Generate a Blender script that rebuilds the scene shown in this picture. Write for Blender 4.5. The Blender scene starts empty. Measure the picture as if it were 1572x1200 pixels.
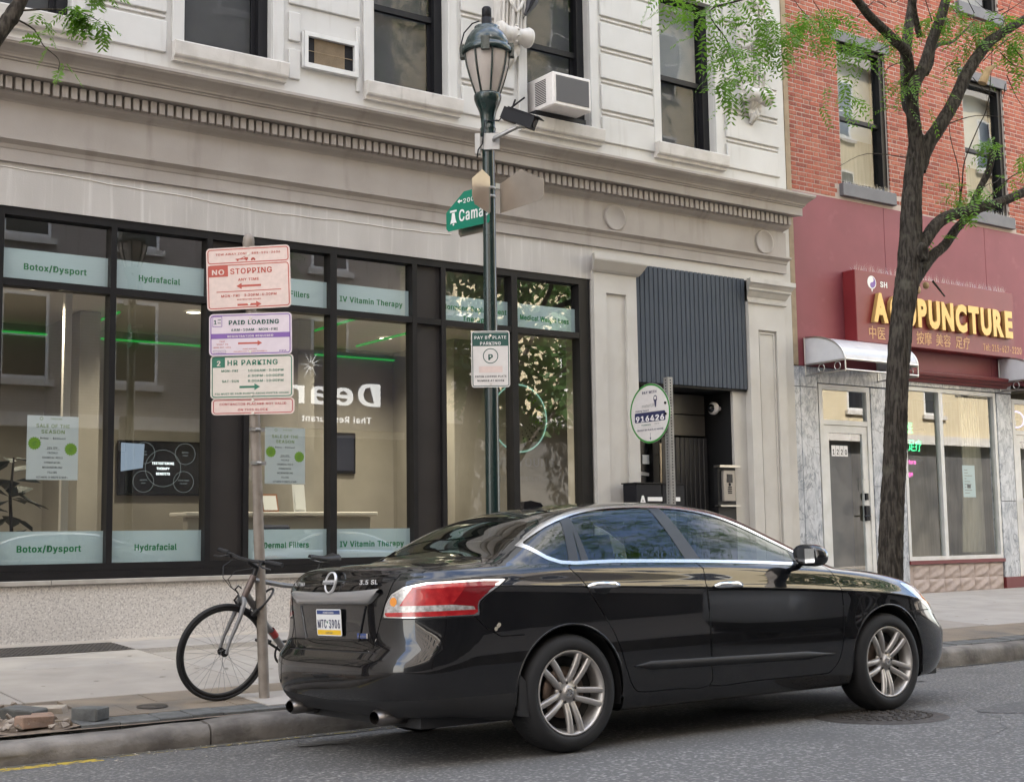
import bpy, bmesh, math, random
from mathutils import Vector, Matrix
R_ = math.radians
random.seed(7)
SC = bpy.context.scene
COL = SC.collection

# ------------------------------------------------------------------ camera
cam_d = bpy.data.cameras.new('camera')
cam = bpy.data.objects.new('camera', cam_d)
COL.objects.link(cam)
cam_d.sensor_width = 36.0
cam_d.lens = 36.0 * 2066.5 / 1572.0
cam_d.clip_end = 600
_pitch, _roll, _az = R_(6.253), R_(-0.830), R_(54.583)
_fw = Vector((math.cos(_az)*math.cos(_pitch), math.sin(_az)*math.cos(_pitch), math.sin(_pitch)))
_r = _fw.cross(Vector((0, 0, 1))).normalized()
_u = _r.cross(_fw)
_r2 = math.cos(_roll)*_r + math.sin(_roll)*_u
_u2 = -math.sin(_roll)*_r + math.cos(_roll)*_u
cam.matrix_world = Matrix(((_r2.x, _u2.x, -_fw.x, 0), (_r2.y, _u2.y, -_fw.y, 0), (_r2.z, _u2.z, -_fw.z, 1.217), (0, 0, 0, 1)))
SC.camera = cam

# ------------------------------------------------------------------ light
SUN_EL, SUN_AZ = R_(42), math.atan2(-0.227, 0.974)   # azimuth from +Y towards +X
w = bpy.data.worlds.new('World'); SC.world = w; w.use_nodes = True
nt = w.node_tree
sky = nt.nodes.new('ShaderNodeTexSky'); sky.sky_type = 'NISHITA'; sky.sun_disc = False
sky.sun_elevation = SUN_EL; sky.sun_rotation = SUN_AZ
sky.air_density = 0.9; sky.dust_density = 2.0; sky.ozone_density = 1.0
bg = nt.nodes['Background']; bg.inputs[1].default_value = 0.15
# broken fair-weather cloud all over the dome
_tc = nt.nodes.new('ShaderNodeTexCoord'); _n = nt.nodes.new('ShaderNodeTexNoise'); _n.inputs['Scale'].default_value = 2.6; _n.inputs['Detail'].default_value = 7
_mp = nt.nodes.new('ShaderNodeMapping'); _mp.inputs['Scale'].default_value = (1, 1, 1.6)
_rp = nt.nodes.new('ShaderNodeMapRange'); _rp.inputs[1].default_value = 0.42; _rp.inputs[2].default_value = 0.60; _rp.inputs[4].default_value = 0.9
_mx = nt.nodes.new('ShaderNodeMix'); _mx.data_type = 'RGBA'; _mx.inputs['B'].default_value = (5.2, 5.0, 4.7, 1)
nt.links.new(_tc.outputs['Generated'], _mp.inputs[0]); nt.links.new(_mp.outputs[0], _n.inputs[0]); nt.links.new(_n.outputs[0], _rp.inputs[0])
nt.links.new(_rp.outputs[0], _mx.inputs['Factor']); nt.links.new(sky.outputs[0], _mx.inputs['A']); nt.links.new(_mx.outputs['Result'], bg.inputs[0])
sl = bpy.data.lights.new('sun', 'SUN'); sl.energy = 4.6; sl.angle = R_(0.5); sl.color = (1.0, 0.95, 0.88)
sun = bpy.data.objects.new('sun', sl); COL.objects.link(sun)
_d = Vector((math.sin(SUN_AZ)*math.cos(SUN_EL), math.cos(SUN_AZ)*math.cos(SUN_EL), math.sin(SUN_EL)))
sun.rotation_euler = _d.to_track_quat('Z', 'Y').to_euler()
sun.location = _d*60
SC.view_settings.view_transform = 'Standard'; SC.view_settings.look = 'None'
SC.view_settings.exposure = 2.78; SC.view_settings.gamma = 1.0
SC.view_settings.use_curve_mapping = False
SC.render.engine = 'CYCLES'
cy = SC.cycles
cy.max_bounces = 8; cy.diffuse_bounces = 4; cy.glossy_bounces = 4; cy.transmission_bounces = 6; cy.transparent_max_bounces = 16
cy.caustics_reflective = False; cy.caustics_refractive = False
cy.sample_clamp_indirect = 6.0
try:
    cy.use_denoising = True; cy.denoiser = 'OPENIMAGEDENOISE'
except Exception:
    pass

# ------------------------------------------------------------------ materials
MATS = {}
def _nodes(name):
    m = bpy.data.materials.new(name); m.use_nodes = True
    MATS[name] = m
    t = m.node_tree
    return m, t, t.nodes['Principled BSDF']
def rgb(c): return (c[0], c[1], c[2], 1.0)
def mat(name, col, rough=0.6, metal=0.0, col2=None, nscale=6.0, ndetail=6.0, nlo=0.35, nhi=0.65, bump=0.0, bscale=60.0, stretch=None, spec=0.5,
        emit=None, estr=0.0, coat=0.0, third=None, tscale=1.0, tlo=0.5, thi=0.7, tstretch=None, rvar=0.0, geo=False):
    m, t, b = _nodes(name)
    N, L = t.nodes, t.links
    b.inputs['Base Color'].default_value = rgb(col)
    b.inputs['Roughness'].default_value = rough
    b.inputs['Metallic'].default_value = metal
    b.inputs['Specular IOR Level'].default_value = spec
    b.inputs['Coat Weight'].default_value = coat
    if emit:
        b.inputs['Emission Color'].default_value = rgb(emit); b.inputs['Emission Strength'].default_value = estr
    if col2 or bump or third:
        tc = N.new('ShaderNodeNewGeometry' if geo else 'ShaderNodeTexCoord')
        src = tc.outputs['Position'] if geo else tc.outputs['Object']
        def noise(scale, detail, st):
            n = N.new('ShaderNodeTexNoise'); n.inputs['Scale'].default_value = scale; n.inputs['Detail'].default_value = detail
            if st:
                mp = N.new('ShaderNodeMapping'); mp.inputs['Scale'].default_value = st
                L.new(src, mp.inputs[0]); L.new(mp.outputs[0], n.inputs[0])
            else: L.new(src, n.inputs[0])
            return n
        last = None
        if col2:
            n = noise(nscale, ndetail, stretch)
            r = N.new('ShaderNodeMapRange'); r.inputs[1].default_value = nlo; r.inputs[2].default_value = nhi
            L.new(n.outputs[0], r.inputs[0])
            mx = N.new('ShaderNodeMix'); mx.data_type = 'RGBA'
            mx.inputs['A'].default_value = rgb(col); mx.inputs['B'].default_value = rgb(col2)
            L.new(r.outputs[0], mx.inputs['Factor']); last = mx.outputs['Result']
            if rvar:
                rr = N.new('ShaderNodeMapRange'); rr.inputs[3].default_value = rough-rvar; rr.inputs[4].default_value = rough+rvar
                L.new(r.outputs[0], rr.inputs[0]); L.new(rr.outputs[0], b.inputs['Roughness'])
        if third:
            n2 = noise(tscale, 5.0, tstretch)
            r2 = N.new('ShaderNodeMapRange'); r2.inputs[1].default_value = tlo; r2.inputs[2].default_value = thi
            L.new(n2.outputs[0], r2.inputs[0])
            m2 = N.new('ShaderNodeMix'); m2.data_type = 'RGBA'
            if last: L.new(last, m2.inputs['A'])
            else: m2.inputs['A'].default_value = rgb(col)
            m2.inputs['B'].default_value = rgb(third)
            L.new(r2.outputs[0], m2.inputs['Factor']); last = m2.outputs['Result']
        if last: L.new(last, b.inputs['Base Color'])
        if bump:
            n3 = noise(bscale, 6.0, None)
            bp = N.new('ShaderNodeBump'); bp.inputs['Strength'].default_value = bump; bp.inputs['Distance'].default_value = 0.01
            L.new(n3.outputs[0], bp.inputs['Height']); L.new(bp.outputs[0], b.inputs['Normal'])
    return m
def glass(name, tint=(0.9, 0.95, 0.93), refl=1.0, rough=0.0, ior=1.52, wav=0.0):
    """thin architectural glass: clear transmission plus Fresnel mirror"""
    m = bpy.data.materials.new(name); m.use_nodes = True; MATS[name] = m
    t = m.node_tree; N, L = t.nodes, t.links
    N.remove(N['Principled BSDF']); out = N['Material Output']
    tr = N.new('ShaderNodeBsdfTransparent'); tr.inputs[0].default_value = rgb(tint)
    gl = N.new('ShaderNodeBsdfGlossy'); gl.inputs['Roughness'].default_value = rough; gl.inputs['Color'].default_value = (1, 1, 1, 1)
    lw = N.new('ShaderNodeLayerWeight'); lw.inputs[0].default_value = 0.5
    pw = N.new('ShaderNodeMath'); pw.operation = 'POWER'; pw.inputs[1].default_value = 5.0; L.new(lw.outputs['Facing'], pw.inputs[0])
    f0 = 0.08*refl
    mu = N.new('ShaderNodeMath'); mu.operation = 'MULTIPLY_ADD'; mu.inputs[1].default_value = 1-f0; mu.inputs[2].default_value = f0; mu.use_clamp = True
    L.new(pw.outputs[0], mu.inputs[0])
    if wav:
        tc = N.new('ShaderNodeTexCoord'); n = N.new('ShaderNodeTexNoise'); n.inputs['Scale'].default_value = 1.3; n.inputs['Detail'].default_value = 1
        L.new(tc.outputs['Object'], n.inputs[0])
        bp = N.new('ShaderNodeBump'); bp.inputs['Strength'].default_value = wav; bp.inputs['Distance'].default_value = 0.02
        L.new(n.outputs[0], bp.inputs['Height']); L.new(bp.outputs[0], gl.inputs['Normal'])
    mx = N.new('ShaderNodeMixShader')
    L.new(mu.outputs[0], mx.inputs[0]); L.new(tr.outputs[0], mx.inputs[1]); L.new(gl.outputs[0], mx.inputs[2])
    L.new(mx.outputs[0], out.inputs['Surface'])
    return m
def emis(name, col, s):
    return mat(name, (0.02, 0.02, 0.02), 0.5, emit=col, estr=s)

# ------------------------------------------------------------------ mesh helpers
ORG = {}
def M(m): return MATS[m] if isinstance(m, str) else m
class MB:
    def __init__(s): s.v = []; s.f = []; s.mi = []; s.cur = 0; s.sm = []; s.smooth = False
    def add(s, vs, fs):
        o = len(s.v); s.v += [tuple(p) for p in vs]
        for f in fs: s.f.append([i+o for i in f]); s.mi.append(s.cur); s.sm.append(s.smooth)
        return s
    def box(s, a, b):
        x0, y0, z0 = a; x1, y1, z1 = b
        return s.add([(x0,y0,z0),(x1,y0,z0),(x1,y1,z0),(x0,y1,z0),(x0,y0,z1),(x1,y0,z1),(x1,y1,z1),(x0,y1,z1)],
                     [(0,3,2,1),(4,5,6,7),(0,1,5,4),(1,2,6,5),(2,3,7,6),(3,0,4,7)])
    def bbox(s, a, b, r=0.006):
        """box with chamfered edges"""
        bm = bmesh.new(); bmesh.ops.create_cube(bm, size=1)
        c = [(a[i]+b[i])/2 for i in range(3)]; d = [abs(b[i]-a[i]) for i in range(3)]
        for v in bm.verts: v.co = Vector((v.co.x*d[0]+c[0], v.co.y*d[1]+c[1], v.co.z*d[2]+c[2]))
        bmesh.ops.bevel(bm, geom=list(bm.edges), offset=min(r, min(d)*0.45), segments=1, affect='EDGES')
        s.add([v.co for v in bm.verts], [[v.index for v in f.verts] for f in bm.faces]); bm.free(); return s
    def obox(s, c, ax, ay, az):
        """oriented box: centre and three half-axis vectors"""
        c, ax, ay, az = Vector(c), Vector(ax), Vector(ay), Vector(az)
        vs = [c+i*ax+j*ay+k*az for k in (-1, 1) for (i, j) in ((-1,-1),(1,-1),(1,1),(-1,1))]
        return s.add(vs, [(0,3,2,1),(4,5,6,7),(0,1,5,4),(1,2,6,5),(2,3,7,6),(3,0,4,7)])
    def quad(s, *p): return s.add(p, [tuple(range(len(p)))])
    def tube(s, pts, rad, n=8, caps=True):
        pts = [Vector(p) for p in pts]
        rads = rad if isinstance(rad, (list, tuple)) else [rad]*len(pts)
        rings = []; up = None
        for i, p in enumerate(pts):
            d = (pts[min(i+1, len(pts)-1)]-pts[max(i-1, 0)])
            if d.length < 1e-9: d = Vector((0, 0, 1))
            d.normalize()
            if up is None:
                up = d.orthogonal().normalized()
            else:
                up = (up - d*up.dot(d))
                up = up.normalized() if up.length > 1e-6 else d.orthogonal().normalized()
            q = d.cross(up)
            rings.append([p + rads[i]*(math.cos(2*math.pi*k/n)*up + math.sin(2*math.pi*k/n)*q) for k in range(n)])
        vs = [v for r in rings for v in r]; fs = []
        for i in range(len(rings)-1):
            for k in range(n):
                fs.append((i*n+k, i*n+(k+1) % n, (i+1)*n+(k+1) % n, (i+1)*n+k))
        sm = s.smooth; s.smooth = True; s.add(vs, fs); s.smooth = sm
        if caps:
            s.add(rings[0], [tuple(range(n-1, -1, -1))]); s.add(rings[-1], [tuple(range(n))])
        return s
    def lathe(s, prof, c=(0, 0, 0), n=24, axis='z', smooth=True, a0=0.0, a1=2*math.pi):
        full = abs(a1-a0-2*math.pi) < 1e-6
        m = n if full else n+1
        vs = []
        for (r, h) in prof:
            for k in range(m):
                a = a0+(a1-a0)*k/n; x, y = r*math.cos(a), r*math.sin(a)
                p = {'z': (x, y, h), 'y': (x, h, y), 'x': (h, x, y)}[axis]
                vs.append((p[0]+c[0], p[1]+c[1], p[2]+c[2]))
        fs = []
        for i in range(len(prof)-1):
            for k in range(n if full else n):
                k2 = (k+1) % m
                fs.append((i*m+k, i*m+k2, (i+1)*m+k2, (i+1)*m+k))
        sm = s.smooth; s.smooth = smooth; s.add(vs, fs); s.smooth = sm
        return s
    def prism(s, poly, h0, h1, plane='xz', flip=False):
        """extrude 2-D polygon; plane gives the two axes, the third is the extrusion"""
        n = len(poly)
        def P(u, v, h): return {'xz': (u, h, v), 'xy': (u, v, h), 'yz': (h, u, v)}[plane]
        vs = [P(u, v, h0) for u, v in poly]+[P(u, v, h1) for u, v in poly]
        fs = [tuple(range(n)), tuple(range(2*n-1, n-1, -1))]+[(i, n+i, n+(i+1) % n, (i+1) % n) for i in range(n)]
        return s.add(vs, fs)
    def sweep_x(s, prof, x0, x1, y0, e0=0.0, e1=0.0):
        """profile of (p, z): p towards the street (-Y) from y0, swept along X; ends mitred by e*p; capped"""
        n = len(prof)
        vs = [(x0-e0*p, y0-p, z) for p, z in prof]+[(x1+e1*p, y0-p, z) for p, z in prof]
        fs = [(i, n+i, n+i+1, i+1) for i in range(n-1)]
        s.add(vs, fs)
        s.add(vs[:n], [tuple(range(n))]); s.add(vs[n:], [tuple(range(n-1, -1, -1))])
        return s
    def xf(s, mat4, start=0):
        s.v[start:] = [tuple(mat4 @ Vector(p)) for p in s.v[start:]]; return s
    def mesh(s, name, mats, shift=(0, 0, 0)):
        me = bpy.data.meshes.new(name)
        o = Vector(shift)
        me.from_pydata([tuple(Vector(p)-o) for p in s.v], [], s.f)
        for m in (mats if isinstance(mats, (list, tuple)) else [mats]): me.materials.append(M(m))
        me.polygons.foreach_set('material_index', s.mi)
        me.polygons.foreach_set('use_smooth', s.sm)
        bm = bmesh.new(); bm.from_mesh(me); bmesh.ops.recalc_face_normals(bm, faces=bm.faces); bm.to_mesh(me); bm.free()
        me.update(); return me
    def build(s, name, mats, parent=None, **kw):
        org = ORG.get(parent.name, Vector((0, 0, 0))) if parent else Vector((0, 0, 0))
        me = s.mesh(name, mats, org)
        return link(name, me, parent, org, **kw)
def link(name, me, parent=None, org=Vector((0, 0, 0)), label=None, cat=None, group=None, kind=None):
    o = bpy.data.objects.new(name, me); COL.objects.link(o)
    if parent: o.parent = parent
    ORG[o.name] = Vector(org)
    tag(o, label, cat, group, kind)
    return o
def tag(o, label=None, cat=None, group=None, kind=None):
    if label: o['label'] = label
    if cat: o['category'] = cat
    if group: o['group'] = group
    if kind: o['kind'] = kind
    return o
def thing(name, loc, label, cat, group=None, rot=None, kind=None):
    """Empty at the base; rot given -> parts are authored in local coordinates"""
    o = bpy.data.objects.new(name, None); COL.objects.link(o); o.empty_display_size = 0.1
    o.location = loc
    if rot is not None: o.rotation_euler = rot
    ORG[o.name] = Vector((0, 0, 0)) if rot is not None else Vector(loc)
    return tag(o, label, cat, group, kind)
def one(name, mb, mats, label=None, cat=None, group=None, kind=None, base=None):
    """a thing that is a single mesh, its origin at its base"""
    if base is None:
        xs = [p[0] for p in mb.v]; ys = [p[1] for p in mb.v]; zs = [p[2] for p in mb.v]
        base = ((min(xs)+max(xs))/2, (min(ys)+max(ys))/2, min(zs))
    me = mb.mesh(name, mats, base)
    o = link(name, me, None, base, label, cat, group, kind); o.location = base
    return o
def inst(name, me, parent, offset, org=None, rot=None):
    """a child that shares mesh data, placed by location (parent local coordinates)"""
    o = bpy.data.objects.new(name, me); COL.objects.link(o); o.parent = parent; o.location = offset
    if rot is not None: o.rotation_euler = rot
    return o
def dup_tree(o, parent=None):
    c = o.copy(); COL.objects.link(c)
    if parent: c.parent = parent
    ORG[c.name] = ORG.get(o.name, Vector((0, 0, 0)))
    for ch in list(o.children): dup_tree(ch, c)
    return c

# ------------------------------------------------------------------ flat print: lettering and shapes laid on sign faces
_TXT = {}
def _sans():
    """the plain sans serif that ships with Blender, else its built-in font"""
    import os
    try:
        f = os.path.join(bpy.utils.system_resource('DATAFILES', path='fonts'), 'Inter.woff2')
        return bpy.data.fonts.load(f) if os.path.exists(f) else None
    except Exception:
        return None
SANS = _sans()
def text_geo(s, bold=0.0, plain=True):
    """triangles of a line of text, cap height about 1, origin at left baseline; returns verts, faces, width"""
    key = (s, bold, plain)
    if key in _TXT: return _TXT[key]
    cu = bpy.data.curves.new('lettering', 'FONT'); cu.body = s; cu.size = 1.38
    if SANS and plain and all(ord(c) < 256 for c in s): cu.font = SANS; cu.space_character = 1.13
    cu.offset = bold; cu.resolution_u = 3; cu.fill_mode = 'FRONT'
    ob = bpy.data.objects.new('lettering', cu)
    me = ob.to_mesh()
    vs = [tuple(v.co) for v in me.vertices]; fs = [tuple(p.vertices) for p in me.polygons]
    ob.to_mesh_clear(); bpy.data.objects.remove(ob); bpy.data.curves.remove(cu)
    if vs:
        x0 = min(v[0] for v in vs); x1 = max(v[0] for v in vs)
        vs = [(v[0]-x0, v[1], 0) for v in vs]; wd = x1-x0
    else: wd = 0
    _TXT[key] = (vs, fs, wd)
    return _TXT[key]
class Face:
    """a printed face: u to the right, v up, n out of the face; layers collected by material"""
    def __init__(s, o, u, v, lift=0.0006):
        s.o, s.u, s.v = Vector(o), Vector(u).normalized(), Vector(v).normalized(); s.n = s.u.cross(s.v); s.lay = {}; s.lift = lift
    def P(s, a, b, h=0): return s.o+a*s.u+b*s.v+h*s.n
    def L(s, m):
        if m not in s.lay: s.lay[m] = MB()
        return s.lay[m]
    def poly(s, m, pts, z=1):
        mb = s.L(m); mb.add([s.P(a, b, s.lift*z) for a, b in pts], [tuple(range(len(pts)))])
    def rect(s, m, a0, b0, a1, b1, z=1): s.poly(m, [(a0,b0),(a1,b0),(a1,b1),(a0,b1)], z)
    def rrect_pts(s, a0, b0, a1, b1, r, n=5):
        pts = []
        for cx, cy_, st in ((a1-r, b0+r, -90), (a1-r, b1-r, 0), (a0+r, b1-r, 90), (a0+r, b0+r, 180)):
            for k in range(n+1):
                t = R_(st+90*k/n); pts.append((cx+r*math.cos(t), cy_+r*math.sin(t)))
        return pts
    def rrect(s, m, a0, b0, a1, b1, r, z=1): s.poly(m, s.rrect_pts(a0, b0, a1, b1, r), z)
    def ring(s, m, outer, inner, z=1):
        mb = s.L(m); n = len(outer)
        mb.add([s.P(a, b, s.lift*z) for a, b in outer+inner], [(i, (i+1) % n, n+(i+1) % n, n+i) for i in range(n)])
    def border(s, m, a0, b0, a1, b1, r, t, z=1):
        s.ring(m, s.rrect_pts(a0, b0, a1, b1, r), s.rrect_pts(a0+t, b0+t, a1-t, b1-t, max(r-t, 0.001)), z)
    def circ(s, c, r, n=28, ry=None):
        ry = ry or r
        return [(c[0]+r*math.cos(2*math.pi*k/n), c[1]+ry*math.sin(2*math.pi*k/n)) for k in range(n)]
    def disc(s, m, c, r, z=1, ry=None): s.poly(m, s.circ(c, r, ry=ry), z)
    def cring(s, m, c, r1, r0, z=1, n=32): s.ring(m, s.circ(c, r1, n), s.circ(c, r0, n), z)
    def arrow(s, m, a0, b, a1, t=0.012, z=1):
        """from a0 to a1, head at a1"""
        d = 1 if a1 > a0 else -1
        h = a1-d*2.6*t
        s.poly(m, [(a0,b-t/2),(h,b-t/2),(h,b+t/2),(a0,b+t/2)] if d > 0 else [(h,b-t/2),(a0,b-t/2),(a0,b+t/2),(h,b+t/2)], z)
        s.poly(m, [(h,b-t*1.5),(a1,b),(h,b+t*1.5)], z)
    def text(s, m, txt, a, b, h, al='c', wid=None, bold=0.0, sx=1.0, z=2, rot=0.0, mirror=False):
        """cap height h with baseline b; al c/l/r about a; wid forces the width"""
        vs, fs, wd = text_geo(txt)
        if not vs: return
        k = h*sx if wid is None else wid/wd
        W = wd*k
        a0 = a-W/2 if al == 'c' else (a-W if al == 'r' else a)
        ca, sa = math.cos(rot), math.sin(rot)
        thin = SANS is not None and all(ord(c) < 256 for c in txt)
        e = min((.020 if thin else .004)+bold*.55, .05)      # stroke weight: the line is struck several times, each slightly off and above the last
        for q, (dx, dy) in enumerate(((0, 0), (-e, -e*.4), (e, -e*.4), (-e, e*.4), (e, e*.4))):
            pts = []
            for x, y, _ in vs:
                xx, yy = (a0-a+(x+dx)*k), (y+dy)*h
                pts.append(s.P(a+xx*ca-yy*sa, b+xx*sa+yy*ca, s.lift*(z+.12*q)))
            s.L(m).add(pts, fs)
    def build(s, parent, name='lettering', names=None):
        for m, mb in s.lay.items():
            mb.build((names or {}).get(m, name), m, parent)
# ------------------------------------------------------------------ material list
mat('beige_paint', (0.53, 0.51, 0.475), 0.6, col2=(0.48, 0.455, 0.42), nscale=2.2, bump=0.08, bscale=40, third=(0.40, 0.375, 0.335), tscale=3.0, tlo=0.58, thi=0.8, tstretch=(1, 1, 0.35))
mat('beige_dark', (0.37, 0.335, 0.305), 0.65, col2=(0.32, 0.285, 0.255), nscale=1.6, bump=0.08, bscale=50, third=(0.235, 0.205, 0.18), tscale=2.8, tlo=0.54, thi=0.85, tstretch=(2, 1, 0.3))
mat('lintel_stone', (0.50, 0.475, 0.445), 0.75, col2=(0.41, 0.385, 0.36), nscale=2.0, stretch=(1, 1, 0.25), bump=0.12, bscale=70, third=(0.62, 0.60, 0.57), tscale=7, tlo=0.56, thi=0.8, tstretch=(2.2, 1, 0.12))
mat('white_paint', (0.575, 0.568, 0.548), 0.55, col2=(0.525, 0.515, 0.492), nscale=1.7, bump=0.05, bscale=30, third=(0.40, 0.375, 0.34), tscale=3.5, tlo=0.58, thi=0.9, tstretch=(2.4, 1, 0.22))
mat('sill_paint', (0.60, 0.575, 0.54), 0.6, col2=(0.50, 0.475, 0.44), nscale=5, bump=0.08, bscale=60, third=(0.36, 0.34, 0.31), tscale=9, tlo=0.6, thi=0.85, tstretch=(1.5, 1, 0.3))
mat('terrazzo', (0.56, 0.525, 0.49), 0.5, col2=(0.38, 0.355, 0.335), nscale=55, ndetail=2, nlo=0.5, nhi=0.62, third=(0.68, 0.65, 0.61), tscale=46, tlo=0.56, thi=0.66)
mat('base_grime', (0.42, 0.39, 0.35), 0.7, col2=(0.33, 0.305, 0.27), nscale=6)
mat('bronze_frame', (0.010, 0.0095, 0.010), 0.45, spec=0.22, col2=(0.015, 0.014, 0.0145), nscale=3)
mat('bronze_panel', (0.026, 0.023, 0.022), 0.5, spec=0.25, col2=(0.033, 0.029, 0.028), nscale=2)
mat('sash_black', (0.011, 0.011, 0.013), 0.5, spec=0.25)
mat('charcoal_slat', (0.072, 0.084, 0.102), 0.7, spec=0.12, col2=(0.082, 0.094, 0.112), nscale=4, stretch=(6, 6, 0.6))
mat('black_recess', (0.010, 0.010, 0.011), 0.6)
mat('brown_metal', (0.10, 0.09, 0.078), 0.35)
mat('door_slat', (0.030, 0.028, 0.028), 0.45)
mat('steel', (0.55, 0.54, 0.52), 0.28, 1.0)
mat('brass_steel', (0.52, 0.44, 0.33), 0.25, 1.0)
mat('chrome_tan', (0.30, 0.275, 0.245), 0.4, 0.3)
mat('galvanised', (0.42, 0.42, 0.41), 0.5, 0.85, col2=(0.33, 0.32, 0.31), nscale=14, bump=0.05, bscale=90)
mat('pole_steel', (0.225, 0.195, 0.165), 0.6, 0.35, col2=(0.30, 0.265, 0.23), nscale=9, bump=0.05, bscale=90, third=(0.16, 0.115, 0.085), tscale=11, tlo=0.6, thi=0.8)
mat('aluminium', (0.62, 0.60, 0.57), 0.34, 1.0, col2=(0.55, 0.52, 0.48), nscale=3, rvar=0.08)
mat('white_frame', (0.66, 0.66, 0.65), 0.4, col2=(0.58, 0.58, 0.56), nscale=5)
mat('film', (0.64, 0.76, 0.80), 0.35, col2=(0.68, 0.79, 0.83), nscale=1.2)
mat('film_green', (0.018, 0.24, 0.085), 0.5)
mat('paper', (0.72, 0.74, 0.76), 0.6)
mat('ink_black', (0.02, 0.02, 0.022), 0.5)
mat('ink_green', (0.02, 0.16, 0.10), 0.5)
mat('ink_darkgreen', (0.012, 0.075, 0.06), 0.5)
mat('ink_lime', (0.22, 0.42, 0.03), 0.5)
mat('ink_olive', (0.26, 0.37, 0.10), 0.5)
mat('ink_red', (0.47, 0.085, 0.06), 0.5)
mat('ink_crimson', (0.42, 0.055, 0.06), 0.5)
mat('ink_purple', (0.20, 0.10, 0.36), 0.5)
mat('ink_navy', (0.022, 0.025, 0.085), 0.5)
mat('ink_grey', (0.35, 0.35, 0.35), 0.5)
mat('ink_white', (0.80, 0.79, 0.78), 0.5)
mat('ink_brown', (0.30, 0.12, 0.06), 0.5)
mat('sign_pink', (0.74, 0.60, 0.55), 0.42, col2=(0.68, 0.555, 0.51), nscale=30, third=(0.60, 0.50, 0.45), tscale=6, tlo=0.6, thi=0.9)
mat('sign_lilac', (0.70, 0.62, 0.68), 0.42, col2=(0.66, 0.58, 0.64), nscale=20)
mat('sign_cream', (0.69, 0.64, 0.58), 0.42, col2=(0.65, 0.60, 0.54), nscale=20)
mat('sign_white', (0.72, 0.69, 0.665), 0.4, col2=(0.67, 0.64, 0.62), nscale=20)
mat('street_green', (0.0, 0.19, 0.115), 0.4)
mat('lamp_green', (0.006, 0.019, 0.0175), 0.25, col2=(0.009, 0.026, 0.0235), nscale=5, coat=0.3)
mat('sign_back', (0.40, 0.35, 0.30), 0.34, 0.85, col2=(0.33, 0.29, 0.25), nscale=4)
mat('lamp_glass', (0.50, 0.45, 0.41), 0.45, col2=(0.42, 0.38, 0.35), nscale=5)
mat('cam_black', (0.010, 0.010, 0.013), 0.5, spec=0.2)
mat('box_grey', (0.52, 0.51, 0.49), 0.5)
mat('red_stucco', (0.225, 0.050, 0.062), 0.6, col2=(0.20, 0.043, 0.053), nscale=1.8, bump=0.06, bscale=60, third=(0.265, 0.075, 0.086), tscale=4, tlo=0.6, thi=0.85)
mat('red_sign', (0.20, 0.022, 0.026), 0.45, col2=(0.175, 0.018, 0.022), nscale=2)
mat('red_trim', (0.135, 0.016, 0.018), 0.5)
mat('mortar', (0.47, 0.395, 0.35), 0.9, bump=0.2, bscale=120)
for i, c in enumerate(((0.385, 0.105, 0.062), (0.325, 0.082, 0.050), (0.42, 0.135, 0.082), (0.26, 0.068, 0.044), (0.375, 0.122, 0.076))):
    mat('brick%d' % i, c, 0.85, col2=tuple(k*0.78 for k in c), nscale=18, bump=0.25, bscale=90, third=(0.45, 0.25, 0.19), tscale=22, tlo=0.66, thi=0.8)
mat('lintel_grey', (0.115, 0.115, 0.125), 0.6, col2=(0.135, 0.135, 0.145), nscale=6, bump=0.1)
mat('tan_strip', (0.34, 0.26, 0.17), 0.8, col2=(0.26, 0.20, 0.13), nscale=8)
mat('gold', (0.52, 0.35, 0.125), 0.4, 0.45)
mat('gold_print', (0.62, 0.34, 0.14), 0.5)
mat('tile_pink', (0.43, 0.355, 0.325), 0.7, col2=(0.38, 0.31, 0.28), nscale=9, bump=0.3, bscale=45)
mat('canopy', (0.62, 0.63, 0.66), 0.22, col2=(0.54, 0.55, 0.58), nscale=4)
mat('rubber', (0.012, 0.012, 0.013), 0.75, bump=0.1, bscale=150)
mat('bark', (0.075, 0.065, 0.054), 0.92, spec=0.15, col2=(0.030, 0.026, 0.022), nscale=13, stretch=(3.0, 3.0, 0.45), nlo=0.42, nhi=0.58, bump=1.0, bscale=34, third=(0.115, 0.108, 0.086), tscale=5, tlo=0.6, thi=0.8)
mat('cut_wood', (0.48, 0.34, 0.18), 0.8, col2=(0.38, 0.25, 0.13), nscale=10)
mat('pigeon', (0.035, 0.037, 0.05), 0.7, col2=(0.09, 0.09, 0.10), nscale=14)
mat('asphalt', (0.105, 0.102, 0.098), 0.88, col2=(0.33, 0.32, 0.30), nscale=42, ndetail=3, nlo=0.52, nhi=0.74, bump=0.9, bscale=60, third=(0.085, 0.082, 0.079), tscale=0.9, tlo=0.52, thi=0.8)
mat('gutter_dirt', (0.10, 0.09, 0.065), 0.9, col2=(0.085, 0.08, 0.068), nscale=9, bump=0.5, bscale=120)
mat('yellow_paint', (0.10, 0.095, 0.085), 0.8, col2=(0.42, 0.30, 0.03), nscale=24, ndetail=8, nlo=0.44, nhi=0.54)
mat('yellow_worn', (0.10, 0.096, 0.088), 0.85, col2=(0.36, 0.27, 0.05), nscale=26, ndetail=8, nlo=0.52, nhi=0.62)
mat('kerb_stone', (0.19, 0.172, 0.152), 0.85, col2=(0.095, 0.085, 0.076), nscale=5, bump=0.6, bscale=30, third=(0.27, 0.25, 0.225), tscale=2.2, tlo=0.56, thi=0.75)
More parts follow.
